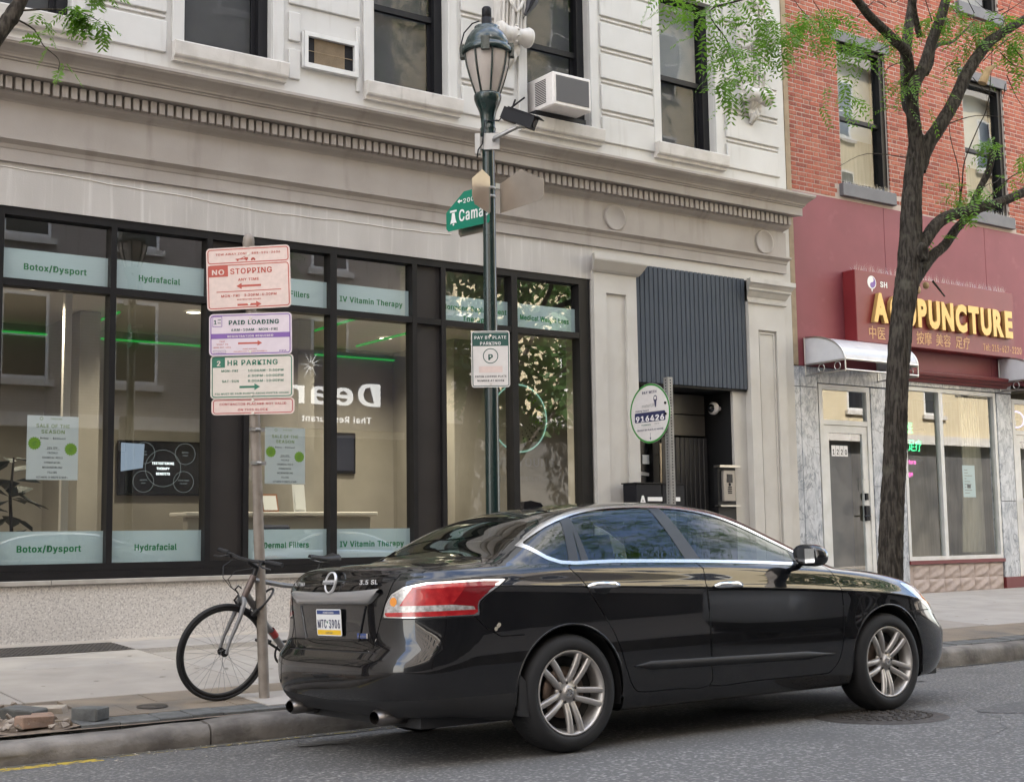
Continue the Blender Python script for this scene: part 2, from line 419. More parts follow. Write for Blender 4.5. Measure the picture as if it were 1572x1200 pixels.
for i, c in enumerate(((0.365, 0.335, 0.30), (0.345, 0.312, 0.275), (0.39, 0.36, 0.325), (0.325, 0.29, 0.252))):
    mat('concrete%d' % i, c, 0.85, col2=tuple(k*0.87 for k in c), nscale=3.2, bump=0.2, bscale=90, third=tuple(k*0.7 for k in c), tscale=1.7, tlo=0.6, thi=0.85)
mat('pebble_concrete', (0.27, 0.24, 0.205), 0.9, col2=(0.17, 0.15, 0.125), nscale=50, bump=0.5, bscale=70)
mat('sand_pave', (0.235, 0.19, 0.14), 0.9, col2=(0.165, 0.135, 0.105), nscale=2.4, bump=0.4, bscale=90, third=(0.12, 0.112, 0.10), tscale=1.6, tlo=0.55, thi=0.75)
mat('blue_paver', (0.125, 0.127, 0.122), 0.85, col2=(0.075, 0.076, 0.074), nscale=10, bump=0.4, bscale=60)
mat('pale_paver', (0.40, 0.36, 0.30), 0.85, col2=(0.32, 0.28, 0.235), nscale=10, bump=0.4, bscale=60)
mat('brick_loose', (0.30, 0.20, 0.145), 0.9, col2=(0.21, 0.15, 0.115), nscale=12, bump=0.5, bscale=60)
mat('soil', (0.22, 0.17, 0.125), 0.95, col2=(0.14, 0.11, 0.085), nscale=14, bump=0.8, bscale=40)
mat('rubble', (0.36, 0.31, 0.255), 0.9, col2=(0.24, 0.20, 0.165), nscale=5, bump=0.4, bscale=50)
mat('iron', (0.085, 0.075, 0.066), 0.65, 0.5, col2=(0.055, 0.048, 0.042), nscale=20, bump=0.3, bscale=80)
mat('caulk', (0.62, 0.58, 0.53), 0.7)
mat('inside_wall', (0.34, 0.32, 0.285), 0.8, col2=(0.30, 0.28, 0.25), nscale=2)
mat('inside_floor', (0.22, 0.18, 0.14), 0.5)
mat('inside_ceiling', (0.52, 0.50, 0.46), 0.8)
mat('inside_dark', (0.20, 0.20, 0.20), 0.7, col2=(0.15, 0.15, 0.152), nscale=1.5)
mat('seat_grey', (0.13, 0.13, 0.135), 0.8)
mat('desk_white', (0.55, 0.52, 0.48), 0.5)
mat('fabric_navy', (0.02, 0.025, 0.05), 0.8)
mat('curtain', (0.42, 0.38, 0.29), 0.8, col2=(0.34, 0.30, 0.22), nscale=4, stretch=(5, 5, 0.4))
mat('screen', (0.010, 0.011, 0.014), 0.2)
mat('houseplant', (0.010, 0.022, 0.014), 0.6)
mat('blind', (0.50, 0.52, 0.53), 0.7)
glass('shop_glass', (0.80, 0.845, 0.83), 1.75)
glass('window_glass', (0.62, 0.63, 0.64), 0.26, wav=0.12)
glass('window_glass_clear', (0.68, 0.72, 0.75), 0.75, wav=0.10)
emis('downlight', (1.0, 0.86, 0.62), 1.6)
emis('led_green', (0.06, 1.0, 0.14), 0.05)
emis('led_ring', (0.55, 1.0, 0.82), 0.09)
emis('neon_green', (0.06, 1.0, 0.35), 0.35)
emis('neon_pink', (1.0, 0.12, 0.55), 0.35)
emis('neon_blue', (0.35, 0.35, 1.0), 0.25)
emis('sign_glow', (1.0, 1.0, 0.98), 0.62)  # white restaurant lettering, drawn with emission of its own
def leaf_mat(name, c):
    m, t, b = _nodes(name); N, L = t.nodes, t.links
    b.inputs['Base Color'].default_value = rgb(c); b.inputs['Roughness'].default_value = 0.45
    oi = N.new('ShaderNodeTexCoord'); n = N.new('ShaderNodeTexNoise'); n.inputs['Scale'].default_value = 2.5
    L.new(oi.outputs['Object'], n.inputs[0])
    mx = N.new('ShaderNodeMix'); mx.data_type = 'RGBA'; mx.inputs['A'].default_value = rgb(tuple(k*0.6 for k in c)); mx.inputs['B'].default_value = rgb(tuple(min(1, k*1.35) for k in c))
    L.new(n.outputs[0], mx.inputs['Factor']); L.new(mx.outputs['Result'], b.inputs['Base Color'])
    tl = N.new('ShaderNodeBsdfTranslucent'); tl.inputs[0].default_value = rgb((c[0]*1.5, c[1]*1.6, c[2]*0.8))
    ms = N.new('ShaderNodeMixShader'); ms.inputs[0].default_value = 0.42
    L.new(b.outputs[0], ms.inputs[1]); L.new(tl.outputs[0], ms.inputs[2]); L.new(ms.outputs[0], N['Material Output'].inputs['Surface'])
    return m
leaf_mat('leaf', (0.125, 0.245, 0.038))
leaf_mat('leaf_far', (0.05, 0.11, 0.03))
# marble with veins
def marble(name):
    m, t, b = _nodes(name); N, L = t.nodes, t.links
    tc = N.new('ShaderNodeTexCoord'); mp = N.new('ShaderNodeMapping'); mp.inputs['Rotation'].default_value = (0.3, 0.8, 0.2); mp.inputs['Scale'].default_value = (1.7, 1.7, 0.9)
    L.new(tc.outputs['Object'], mp.inputs[0])
    def nz(sc, de, di):
        n = N.new('ShaderNodeTexNoise'); n.inputs['Scale'].default_value = sc; n.inputs['Detail'].default_value = de; n.inputs['Distortion'].default_value = di; L.new(mp.outputs[0], n.inputs[0]); return n
    cl = N.new('ShaderNodeValToRGB'); cl.color_ramp.elements[0].position = .36; cl.color_ramp.elements[0].color = rgb((0.27, 0.295, 0.335)); cl.color_ramp.elements[1].position = .62; cl.color_ramp.elements[1].color = rgb((0.52, 0.54, 0.575))
    L.new(nz(3.2, 9, 1.6).outputs[0], cl.inputs[0]); last = cl.outputs[0]
    for sc, di, wd, col in ((1.8, 2.2, .030, (0.12, 0.135, 0.16)), (4.0, 1.5, .022, (0.62, 0.63, 0.66))):
        n = nz(sc, 7, di); su = N.new('ShaderNodeMath'); su.operation = 'SUBTRACT'; su.inputs[1].default_value = .5; L.new(n.outputs[0], su.inputs[0])
        ab = N.new('ShaderNodeMath'); ab.operation = 'ABSOLUTE'; L.new(su.outputs[0], ab.inputs[0])
        r = N.new('ShaderNodeMapRange'); r.inputs[1].default_value = 0; r.inputs[2].default_value = wd; r.inputs[3].default_value = .7; r.inputs[4].default_value = 0; L.new(ab.outputs[0], r.inputs[0])
        mx = N.new('ShaderNodeMix'); mx.data_type = 'RGBA'; mx.inputs['B'].default_value = rgb(col); L.new(r.outputs[0], mx.inputs['Factor']); L.new(last, mx.inputs['A']); last = mx.outputs['Result']
    L.new(last, b.inputs['Base Color']); b.inputs['Roughness'].default_value = 0.3
    return m
marble('marble')
# flat running-bond brick for the far side of the street
def brick_tex(name, c1, c2, mo, scale=1.0):
    m, t, b = _nodes(name); N, L = t.nodes, t.links
    tc = N.new('ShaderNodeTexCoord'); mp = N.new('ShaderNodeMapping'); mp.inputs['Rotation'].default_value = (R_(90), 0, 0)
    L.new(tc.outputs['Object'], mp.inputs[0])
    br = N.new('ShaderNodeTexBrick'); br.inputs['Color1'].default_value = rgb(c1); br.inputs['Color2'].default_value = rgb(c2); br.inputs['Mortar'].default_value = rgb(mo)
    br.inputs['Scale'].default_value = scale; br.inputs['Brick Width'].default_value = 0.22; br.inputs['Row Height'].default_value = 0.072; br.inputs['Mortar Size'].default_value = 0.008
    L.new(mp.outputs[0], br.inputs[0]); L.new(br.outputs[0], b.inputs['Base Color']); b.inputs['Roughness'].default_value = 0.85
brick_tex('yellow_brick', (0.54, 0.455, 0.29), (0.49, 0.41, 0.26), (0.48, 0.43, 0.34))
brick_tex('brown_brick', (0.25, 0.215, 0.19), (0.21, 0.18, 0.16), (0.30, 0.28, 0.26))

# ------------------------------------------------------------------ ground
def road_z(y): return 0.0193 - 0.00558*(y-4.3)**2
def walk_z(x, y): return 0.10 + 0.04*(y-8.5) + 0.004*max(0.0, x-6)*(y-8.5)/4.5
def sheet(name, fn, x0, x1, y0, y1, nx, ny, m, kind='structure', label=None):
    mb = MB()
    vs = []
    for j in range(ny+1):
        for i in range(nx+1):
            x = x0+(x1-x0)*i/nx; y = y0+(y1-y0)*j/ny; vs.append((x, y, fn(x, y)))
    mb.smooth = True
    mb.add(vs, [(j*(nx+1)+i, j*(nx+1)+i+1, (j+1)*(nx+1)+i+1, (j+1)*(nx+1)+i) for j in range(ny) for i in range(nx)])
    o = mb.build(name, m, None, kind=kind)
    return o
ground = sheet('ground', lambda x, y: -0.35, -300, 300, -300, 300, 4, 4, 'gutter_dirt')
road = sheet('road', lambda x, y: road_z(y)+0.004*math.sin(x*1.7+y*0.8)*math.sin(y*2.1), -60, 80, 0.18, 8.40, 200, 26, 'asphalt')
# worn yellow line and gutter dirt along the kerb
sheet('yellow_kerb_line', lambda x, y: road_z(y)+0.0035, -8, 2.75, 8.10, 8.24, 40, 2, 'yellow_paint').parent = road
sheet('yellow_kerb_line', lambda x, y: road_z(y)+0.0035, 2.75, 4.9, 8.20, 8.245, 20, 1, 'yellow_worn').parent = road
sheet('gutter_dirt_strip', lambda x, y: road_z(y)+0.0042+0.006*math.sin(x*3)*0.3, -10, 30, 8.25, 8.37, 60, 2, 'gutter_dirt').parent = road
# leaf and grit litter in the gutter
mb = MB(); rg = random.Random(3)
for i in range(420):
    x = rg.uniform(0.5, 14); y = 8.3-abs(rg.gauss(0, 0.22)); z = road_z(y)+0.006
    s = rg.uniform(0.004, 0.016); a = rg.uniform(0, 6.3)
    mb.add([(x+s*math.cos(a), y+s*math.sin(a), z), (x+s*.5*math.cos(a+1.8), y+s*.5*math.sin(a+1.8), z+0.006), (x-s*math.cos(a), y-s*math.sin(a), z+.002), (x+s*.5*math.cos(a-1.8), y+s*.5*math.sin(a-1.8), z+0.003)], [(0, 1, 2, 3)])
o = mb.build('gutter_litter', 'pale_paver', None, kind='stuff', label='pale leaf and grit litter along the gutter', cat='litter')
# kerb of granite stones
kerb = sheet('kerb', lambda x, y: -0.02+0.003*(y-8.3)+(0.0 if x < 4 else 0.02), -12, 34, 8.36, 8.56, 46, 2, 'gutter_dirt')
def kerb_top(x): return 0.055 + 0.045*min(1, max(0, (x-2)/4))
def kerb_stone(x0, x1, seed):
    rg = random.Random(seed)
    mb = MB(); n = max(4, int((x1-x0)/0.18)); prof = []
    for k in range(7):
        t = k/6*math.pi/2; prof.append((8.36-0.05*math.sin(t)+0.0, -0.05*(1-math.cos(t))))
    vs = []; m = 11
    for i in range(n+1):
        x = x0+(x1-x0)*i/n; zt = kerb_top(x)+0.006*math.sin(x*2.3+seed)
        e = 0.010 if i in (0, n) else 0.0
        j = [rg.uniform(-.007, .007) for _ in range(m)]
        pts = [(8.325, -0.14), (8.318, -0.08), (8.316, -0.02), (8.318, zt-0.065), (8.324, zt-0.04), (8.338, zt-0.018), (8.362, zt-0.004), (8.41, zt), (8.47, zt+0.002), (8.515, zt), (8.525, zt-0.12)]
        for q, (y, z) in enumerate(pts): vs.append((x, y+j[q]*0.7+e, z+(j[q]*0.5 if q > 1 else 0)-e))
    mb.smooth = True
    mb.add(vs, [(i*m+k, (i+1)*m+k, (i+1)*m+k+1, i*m+k+1) for i in range(n) for k in range(m-1)])
    mb.smooth = False
    mb.add(vs[:m], [tuple(range(m))]); mb.add(vs[-m:], [tuple(range(m))])
    return mb
x = -9.2; k = 0
for ln in (2.9, 2.6, 2.4, 2.2, 2.62, 2.1, 2.45, 2.3, 2.6, 2.0, 2.4, 2.7, 2.2, 2.5, 2.4):
    kerb_stone(x, x+ln-0.012, k).build('kerbstone', 'kerb_stone', kerb); x += ln; k += 1
# sidewalk: base sheet, flags, furnishing strip
side = sheet('sidewalk', lambda x, y: walk_z(x, y)-0.022, -14, 36, 8.52, 13.3, 50, 8, 'soil')
def slab(x0, x1, y0, y1, m, name='slab', g=0.005, th=0.05, dz=0.0, bev=0.006, parent=None):
    mb = MB(); x0 += g; x1 -= g; y0 += g; y1 -= g
    c = [(x0, y0), (x1, y0), (x1, y1), (x0, y1)]
    ci = [(x0+bev, y0+bev), (x1-bev, y0+bev), (x1-bev, y1-bev), (x0+bev, y1-bev)]
    lo = [(a, b, walk_z(a, b)+dz-th) for a, b in c]; mi = [(a, b, walk_z(a, b)+dz-bev*0.7) for a, b in c]; hi = [(a, b, walk_z(a, b)+dz) for a, b in ci]
    mb.add(lo+mi+hi, [(8, 9, 10, 11)]+[(4*q+i, 4*q+(i+1) % 4, 4*q+4+(i+1) % 4, 4*q+4+i) for q in (0, 1) for i in range(4)])
    return mb.build(name, m, parent or side)
rg = random.Random(11)
xs = [-6.2, -4.4, -2.6, -0.9, 0.9, 2.7, 4.46, 6.3, 8.1, 9.9, 11.7, 13.5, 15.3, 17.1, 18.9, 20.7, 22.5, 24.3]
for i in range(len(xs)-1):
    slab(xs[i], xs[i+1], 9.62, 11.35, 'concrete%d' % rg.randrange(4), dz=rg.uniform(-.003, .003))
    if xs[i] == 2.7:
        slab(xs[i], xs[i+1], 11.35, 12.30, 'concrete0', dz=0.001)
    elif 4.4 < xs[i] < 9:
        slab(xs[i], xs[i+1], 11.35, 11.98, 'concrete%d' % rg.randrange(3), dz=0.002)
        slab(xs[i], xs[i+1], 11.98, 12.36, 'pebble_concrete', dz=-0.002)
        slab(xs[i], xs[i+1], 12.36, 12.99, 'concrete2', dz=0.001)
    else:
        slab(xs[i], xs[i+1], 11.35, 12.99, 'concrete%d' % rg.randrange(4), dz=rg.uniform(-.003, .003))
# furnishing strip: sandy setts, blue pavers along the kerb
xx = 2.62
while xx < 24:
    w_ = rg.uniform(0.55, 0.75)
    slab(xx, xx+w_, 8.80, 9.22, 'sand_pave', 'paver', g=0.002, dz=rg.uniform(-.003, .002), bev=0.003)
    slab(xx+0.3, xx+0.3+w_, 9.22, 9.62, 'sand_pave' if rg.random() < .72 else 'blue_paver', 'paver', g=0.002, dz=rg.uniform(-.003, .002), bev=0.003)
    xx += w_
xx = 2.75
while xx < 24:
    w_ = rg.uniform(0.20, 0.27)
    slab(xx, xx+w_, 8.545+rg.uniform(0, .01), 8.80, 'blue_paver', 'paver', g=0.003, dz=rg.uniform(-.006, .004), th=0.09)
    xx += w_
for (a, b, c_, d_) in ((4.05, 4.5, 8.62, 9.2),):
    slab(a, b, c_, d_, 'concrete2', 'patch', dz=0.009)
# small round valve cover and door-side steel hatch, iron cover in the road
mb = MB(); cx, cy_ = 3.38, 9.02
mb.lathe([(0.0, 0.0), (0.075, 0.0), (0.085, -0.004), (0.10, -0.003), (0.105, -0.012)], (cx, cy_, walk_z(cx, cy_)+0.012), 24)
one('valve_cover', mb, 'iron', 'small round rusty valve cover in the sandy paving before the bicycle', 'cover')
ht = thing('pavement_hatch', (3.55, 12.65, walk_z(3.5, 12.65)), 'dark steel cellar hatch set in the pavement against the granite base', 'hatch')
mb = MB(); 
def wz(x, y, h): return (x, y, walk_z(x, y)+h)
mb.add([wz(2.72, 12.31, .004), wz(4.44, 12.31, .004), wz(4.44, 12.98, .004), wz(2.72, 12.98, .004)], [(0, 1, 2, 3)])
mb.build('plate', 'iron', ht)
mb = MB()
for i in range(40):
    for j in range(14):
        x0 = 2.76+i*0.042+(0.021 if j % 2 else 0); y0 = 12.34+j*0.045
        mb.add([wz(x0, y0, .0045), wz(x0+.02, y0+.006, .0045), wz(x0+.012, y0+.012, .009), wz(x0+.006, y0+.004, .009)], [(0, 1, 2, 3)])
mb.build('tread_pattern', 'iron', ht, kind='stuff')
# pale repair cracks
def crack(pts, name='repair_crack', r=0.010, m='caulk', parent=None):
    mb = MB()
    for a, b in zip(pts[:-1], pts[1:]):
        a, b = Vector(a), Vector(b); d = (b-a); 
        n = Vector((-d.y, d.x, 0)).normalized()*r*random.uniform(.5, 1.3)
        mb.add([a-n, a+n, b+n*.9, b-n*.9], [(0, 1, 2, 3)])
    return mb.build(name, m, parent or side)
crack([wz(2.75, 12.22, .006), wz(3.05, 12.26, .006), wz(3.32, 12.2, .006), wz(3.62, 12.02, .006), wz(3.78, 12.12, .006), wz(4.05, 12.24, .006)])
crack([wz(3.62, 12.02, .006), wz(3.80, 11.92, .006), wz(4.08, 11.78, .006)])
crack([wz(2.5, 11.2, .006), wz(2.72, 11.28, .006), wz(2.9, 11.15, .006)])
# iron manhole cover in the road
mh = thing('manhole_cover', (7.30, 6.06, road_z(6.06)), 'round cast iron manhole cover in the asphalt beside the front wheel', 'manhole')
mb = MB(); mb.lathe([(0.0, 0.010), (0.36, 0.010), (0.37, 0.006), (0.41, 0.008), (0.43, 0.004), (0.45, -0.004)], (7.3, 6.06, road_z(6.06)), 36); 
mb.xf(Matrix.Translation((0, 6.06, road_z(6.06))) @ Matrix.Rotation(math.atan(-0.00558*2*(6.06-4.3)), 4, 'X') @ Matrix.Translation((0, -6.06, -road_z(6.06))))
mb.build('cover', 'iron', mh)
mb = MB()
for rr, n in ((0.31, 30), (0.24, 24), (0.17, 16), (0.10, 10)):
    for k in range(n):
        a = 2*math.pi*k/n; px_, py_ = 7.3+rr*math.cos(a), 6.06+rr*math.sin(a)
        z = road_z(py_)+0.010
        mb.box((px_-.013, py_-.013, z-.004), (px_+.013, py_+.013, z+0.006))
mb.build('stud_pattern', 'iron', mh, kind='stuff')

# cracks, patches and stains in the asphalt, gum on the flags
rgc = random.Random(17)
def road_crack(x, y, a, n, r=.006):
    pts = [(x, y, road_z(y)+.0065)]
    for k in range(n):
        a += rgc.uniform(-.5, .5); x += .16*math.cos(a); y += .16*math.sin(a); pts.append((x, y, road_z(y)+.0065))
    crack(pts, 'asphalt_crack', r, 'tar', road)
mat('tar', (0.035, 0.034, 0.033), 0.8); mat('patch_asphalt', (0.085, 0.083, 0.08), 0.85, col2=(0.20, 0.195, 0.185), nscale=42, nlo=.55, nhi=.75, bump=.8, bscale=60)
mat('oil_stain', (0.085, 0.083, 0.08), 0.7, col2=(0.15, 0.146, 0.14), nscale=20)
for q in ((8.6, 7.2, .1, 12, .003), (3.2, 7.6, .15, 9, .003), (6.9, 5.0, .5, 8, .0025)): road_crack(*q)
pts = []
for k in range(22):
    t_ = k/22*6.283; pts.append((8.7+(.75+.12*math.sin(3*t_))*math.cos(t_), 5.6+(.36+.05*math.cos(2*t_))*math.sin(t_)))
mb = MB(); mb.add([(a, b, road_z(b)+.0055) for a, b in pts], [tuple(range(22))]); mb.build('asphalt_patch', 'patch_asphalt', road)
for (cx, cy2, rr0) in ((7.2, 7.1, .2), (4.0, 7.75, .10), (9.4, 7.6, .14)):
    n_ = 18; pts = []
    for k in range(n_):
        t_ = k/n_*6.283; r0 = rr0*(1+.3*math.sin(3*t_+cx)+.15*math.sin(5*t_)); pts.append((cx+1.4*r0*math.cos(t_), cy2+r0*math.sin(t_)))
    mb = MB(); mb.add([(a, b, road_z(b)+.0072) for a, b in pts], [tuple(range(n_))]); mb.build('oil_spot', 'oil_stain', road)
mb = MB()
for i in range(150):
    x, y = rgc.uniform(1.5, 17), rgc.uniform(9.7, 12.8); r0 = rgc.uniform(.010, .026)
    mb.add([wz(x+r0*math.cos(k*.785)*rgc.uniform(.8, 1.2), y+r0*math.sin(k*.785), .0052) for k in range(8)], [tuple(range(8))])
mb.build('gum_spots', 'pebble_concrete', side, kind='stuff')
# tree pit with rubble at the left edge, loose paving bricks
pit = sheet('tree_pit', lambda x, y: walk_z(x, y)-0.012+0.02*math.sin(x*7)*math.sin(y*9), 0.9, 2.75, 8.56, 9.62, 18, 10, 'soil')
mb = MB(); rg = random.Random(5)
for i in range(520):
    x, y = rg.uniform(0.95, 2.72), rg.uniform(8.6, 9.55); z = walk_z(x, y)-0.01
    s = rg.choice((.008, .010, .013, .016, .022, .034)); 
    if x < 1.5 and s > .02: s = .012
    base = []
    for k in range(8):
        d = Vector((rg.uniform(-1, 1), rg.uniform(-1, 1), rg.uniform(-.6, .9)))
        base.append(d)
    bm = bmesh.new(); 
    for d in base: bm.verts.new(Vector((x, y, z+s*.4))+d*s)
    bm.verts.index_update()
    g = bmesh.ops.convex_hull(bm, input=list(bm.verts))
    bm.verts.index_update()
    mb.add([v.co for v in bm.verts], [[v.index for v in f.verts] for f in bm.faces]); bm.free()
o = mb.build('rubble', 'rubble', None, kind='stuff', label='pale rubble and gravel filling the tree pit', cat='rubble')
def loose(x, y, dz, rz, tilt, dims, m, label, name='paving_brick'):
    mb = MB(); mb.bbox((-dims[0]/2, -dims[1]/2, 0), (dims[0]/2, dims[1]/2, dims[2]), 0.008)
    rgx = random.Random(int(x*1000))
    mb.v = [(a+rgx.uniform(-.004, .004), b+rgx.uniform(-.004, .004), c+rgx.uniform(-.003, .003)) for a, b, c in mb.v]
    me = mb.mesh(name, m); o = link(name, me, None, (0, 0, 0), label, 'brick', 'loose bricks at the tree pit')
    o.location = (x, y, walk_z(x, y)+dz); o.rotation_euler = (tilt[0], tilt[1], rz)
loose(2.50, 8.68, -0.012, R_(12), (0.0, 0.04), (0.22, 0.105, 0.075), 'brick_loose', 'brown loose brick lying frontmost on the rubble beside the kerb')
loose(2.72, 9.16, -0.02, R_(-35), (0.10, -0.02), (0.24, 0.11, 0.06), 'pale_paver', 'pale tan brick lying tilted on the paving beyond the others')
loose(2.55, 9.10, -0.02, R_(-52), (0.04, 0.06), (0.26, 0.16, 0.07), 'blue_paver', 'grey paving block lying next to the pale tan brick')
loose(2.61, 8.89, -0.03, R_(-10), (0.0, 0.0), (0.13, 0.11, 0.07), 'brick_loose', 'small brown half brick between the grey blocks at the pit')
loose(2.86, 8.72, -0.004, R_(-62), (0.03, -0.03), (0.22, 0.12, 0.085), 'blue_paver', 'loose dark grey block at the kerb edge, nearest the loose brown brick')

# ------------------------------------------------------------------ the far side of the street (behind the camera; seen mirrored in glass and paint)
sheet('far_sidewalk', lambda x, y: 0.10, -60, 80, -5.2, 0.0, 4, 2, 'concrete3')
mb = MB(); mb.box((-60, 0.0, -0.2), (80, 0.16, 0.105)); o = mb.build('far_kerb', 'kerb_stone', None, kind='structure')
mat('far_shop', (0.06, 0.06, 0.062), 0.5, col2=(0.12, 0.115, 0.11), nscale=1.1)
def far_block(name, x0, x1, h, m, label, floors, wx, fac=0.0, y=-5.0, shopm='far_shop', shop_h=4.0):
    b = thing(name, ((x0+x1)/2, y-4, 0.1), label, 'building')
    mb = MB(); mb.box((x0, y-9, shop_h), (x1, y, h)); mb.build('wall', m, b)
    mb = MB(); mb.box((x0+.02, y-9, 0.1), (x1-.02, y-0.25, shop_h)); mb.build('storefront', shopm, b)
    mb = MB(); mb.sweep_x([(-0.05, shop_h-.05), (-0.35, shop_h-.05), (-0.35, shop_h+.12), (-.05, shop_h+.3)], x0, x1, y); 
    mb2 = MB(); mb2.box((x0, y-.05, h), (x1, y+.4, h+.5)); mb2.build('cornice', 'beige_paint', b)
    mb3 = MB(); mb3.box((x0, y-.05, shop_h-.1), (x1, y+.18, shop_h+.22)); mb3.build('band_course', 'beige_paint', b)
    z = shop_h+1.0
    for f_ in range(floors):
        x = x0+1.2
        while x+1.1 < x1:
            mb = MB(); mb.box((x, y-.1, z), (x+1.1, y+0.02, z+2.0)); wn = mb.build('window', 'white_frame', b)
            mb = MB(); mb.box((x+.08, y, z+.08), (x+1.02, y+.03, z+.97)); mb.box((x+.08, y, z+1.03), (x+1.02, y+.03, z+1.92)); mb.build('pane', 'screen', wn)
            mb = MB(); mb.box((x-.12, y, z-.16), (x+1.22, y+.12, z-.01)); mb.build('sill', 'beige_paint', b)
            x += wx
        z += 3.3
    return b
far_block('brown_brick_building', -40, 18.5, 20.0, 'brown_brick', 'brown brick building across the street behind the viewer', 5, 2.6)
far_block('yellow_brick_building', 18.5, 48, 18.0, 'yellow_brick', 'sunlit yellow brick building across the street behind the viewer', 4, 4.2, shop_h=4.5)
# restaurant sign opposite, seen mirrored in the shop glass
rs = thing('restaurant_sign', (16.4, -4.9, 4.05), 'white restaurant lettering on a navy fascia across the street', 'sign')
mb = MB(); mb.box((14.3, -4.95, 4.08), (18.45, -4.62, 6.1)); mb.build('fascia', 'ink_navy', rs)
F = Face((16.35, -4.60, 4.1), (-1, 0, 0), (0, 0, 1), 0.004)
F.text('sign_glow', 'Dear', 0.0, 0.62, 0.82, wid=2.5, bold=0.02)
F.text('sign_glow', 'Thai Restaurant', 0.0, 0.16, 0.22, wid=2.0, bold=0.015)
for k in range(12):
    a = 2*math.pi*k/12; r0, r1 = 0.06, 0.30 if k % 2 else 0.42
    c0 = (0.75, 1.6)
    F.poly('sign_glow', [(c0[0]+r0*math.cos(a)-.01, c0[1]+r0*math.sin(a)), (c0[0]+r1*math.cos(a), c0[1]+r1*math.sin(a)), (c0[0]+r0*math.cos(a)+.015, c0[1]+r0*math.sin(a)+.015)])
F.build(rs)
# ------------------------------------------------------------------ apartment building with the shopfront
YB = 13.0
BX0, BX1 = -3.2, 14.16
apt = thing('apartment_building', (5.5, 13.0, 0.2), 'white and beige stone apartment building with dark shop windows and dentil cornice', 'building')
def wall_holes(mb, x0, x1, z0, z1, y, holes, depth=0.25):
    """front faces with rectangular openings and their reveals"""
    xs = sorted({x0, x1, *[h[0] for h in holes], *[h[1] for h in holes]}); zs = sorted({z0, z1, *[h[2] for h in holes], *[h[3] for h in holes]})
    xs = [x for x in xs if x0 <= x <= x1]; zs = [z for z in zs if z0 <= z <= z1]
    for i in range(len(xs)-1):
        for j in range(len(zs)-1):
            cx, cz = (xs[i]+xs[i+1])/2, (zs[j]+zs[j+1])/2
            if any(h[0] < cx < h[1] and h[2] < cz < h[3] for h in holes): continue
            mb.quad((xs[i], y, zs[j]), (xs[i+1], y, zs[j]), (xs[i+1], y, zs[j+1]), (xs[i], y, zs[j+1]))
    for a, b, c, d in holes:
        mb.quad((a, y, c), (a, y+depth, c), (a, y+depth, d), (a, y, d)); mb.quad((b, y, c), (b, y+depth, c), (b, y+depth, d), (b, y, d))
        mb.quad((a, y, c), (b, y, c), (b, y+depth, c), (a, y+depth, c)); mb.quad((a, y, d), (b, y, d), (b, y+depth, d), (a, y+depth, d))
W2 = 2.185
WX = [(-1.42+W2*0, -0.42), (0.76, 1.76), (2.95, 3.95), (5.13, 6.13), (7.40, 8.40), (9.57, 10.57), (11.78, 12.77)]
holes = [(a, b, 6.40, 8.55) for a, b in WX]+[(a, b, 10.0, 12.2) for a, b in WX]
YU = 13.06   # upper wall plane
mb = MB(); wall_holes(mb, BX0, BX1, 5.9, 32.0, YU, holes)  # unseen upper storeys raised this tall to shade the houses opposite
mb.quad((BX1, YU, 5.9), (BX1, YU+10, 5.9), (BX1, YU+10, 32), (BX1, YU, 32)); mb.quad((BX0, YU, 5.9), (BX0, YU+10, 5.9), (BX0, YU+10, 32), (BX0, YU, 32))
mb.quad((BX0, YU, 32), (BX1, YU, 32), (BX1, YU+10, 32), (BX0, YU+10, 32)); mb.quad((BX0, YU+10, 0), (BX1, YU+10, 0), (BX1, YU+10, 32), (BX0, YU+10, 32))
mb.build('upper_wall', 'white_paint', apt)
# rusticated panels and the beads between their courses
piers = [(-0.20, 0.55), (1.98, 2.74), (4.14, 4.94), (6.33, 7.22), (8.60, 9.38), (10.76, 11.66), (12.98, 14.02)]
rows = [(6.27, 6.61), (6.70, 7.03), (7.12, 7.45), (7.54, 7.87), (7.96, 8.29), (8.38, 8.71)]
for a, b in piers:
    for z0, z1 in rows:
        if a == 6.33 and z0 < 6.9:    # the wall air conditioner interrupts the lowest courses
            for aa, bb in ((6.33, 6.47), (7.17, 7.22)):
                mb = MB(); mb.bbox((aa, YU-0.028, z0), (bb, YU+.01, z1), 0.008); mb.build('wall_panel', 'white_paint', apt)
            continue
        mb = MB(); mb.bbox((a, YU-0.028, z0), (b, YU+.01, z1), 0.010); mb.build('wall_panel', 'white_paint', apt)
        mb = MB(); mb.bbox((a+.01, YU-0.020, z1+0.027), (b-.01, YU+.01, z1+0.063), 0.012)
        if not (a == 6.33 and z0 < 6.7): mb.build('bead', 'sill_paint', apt)
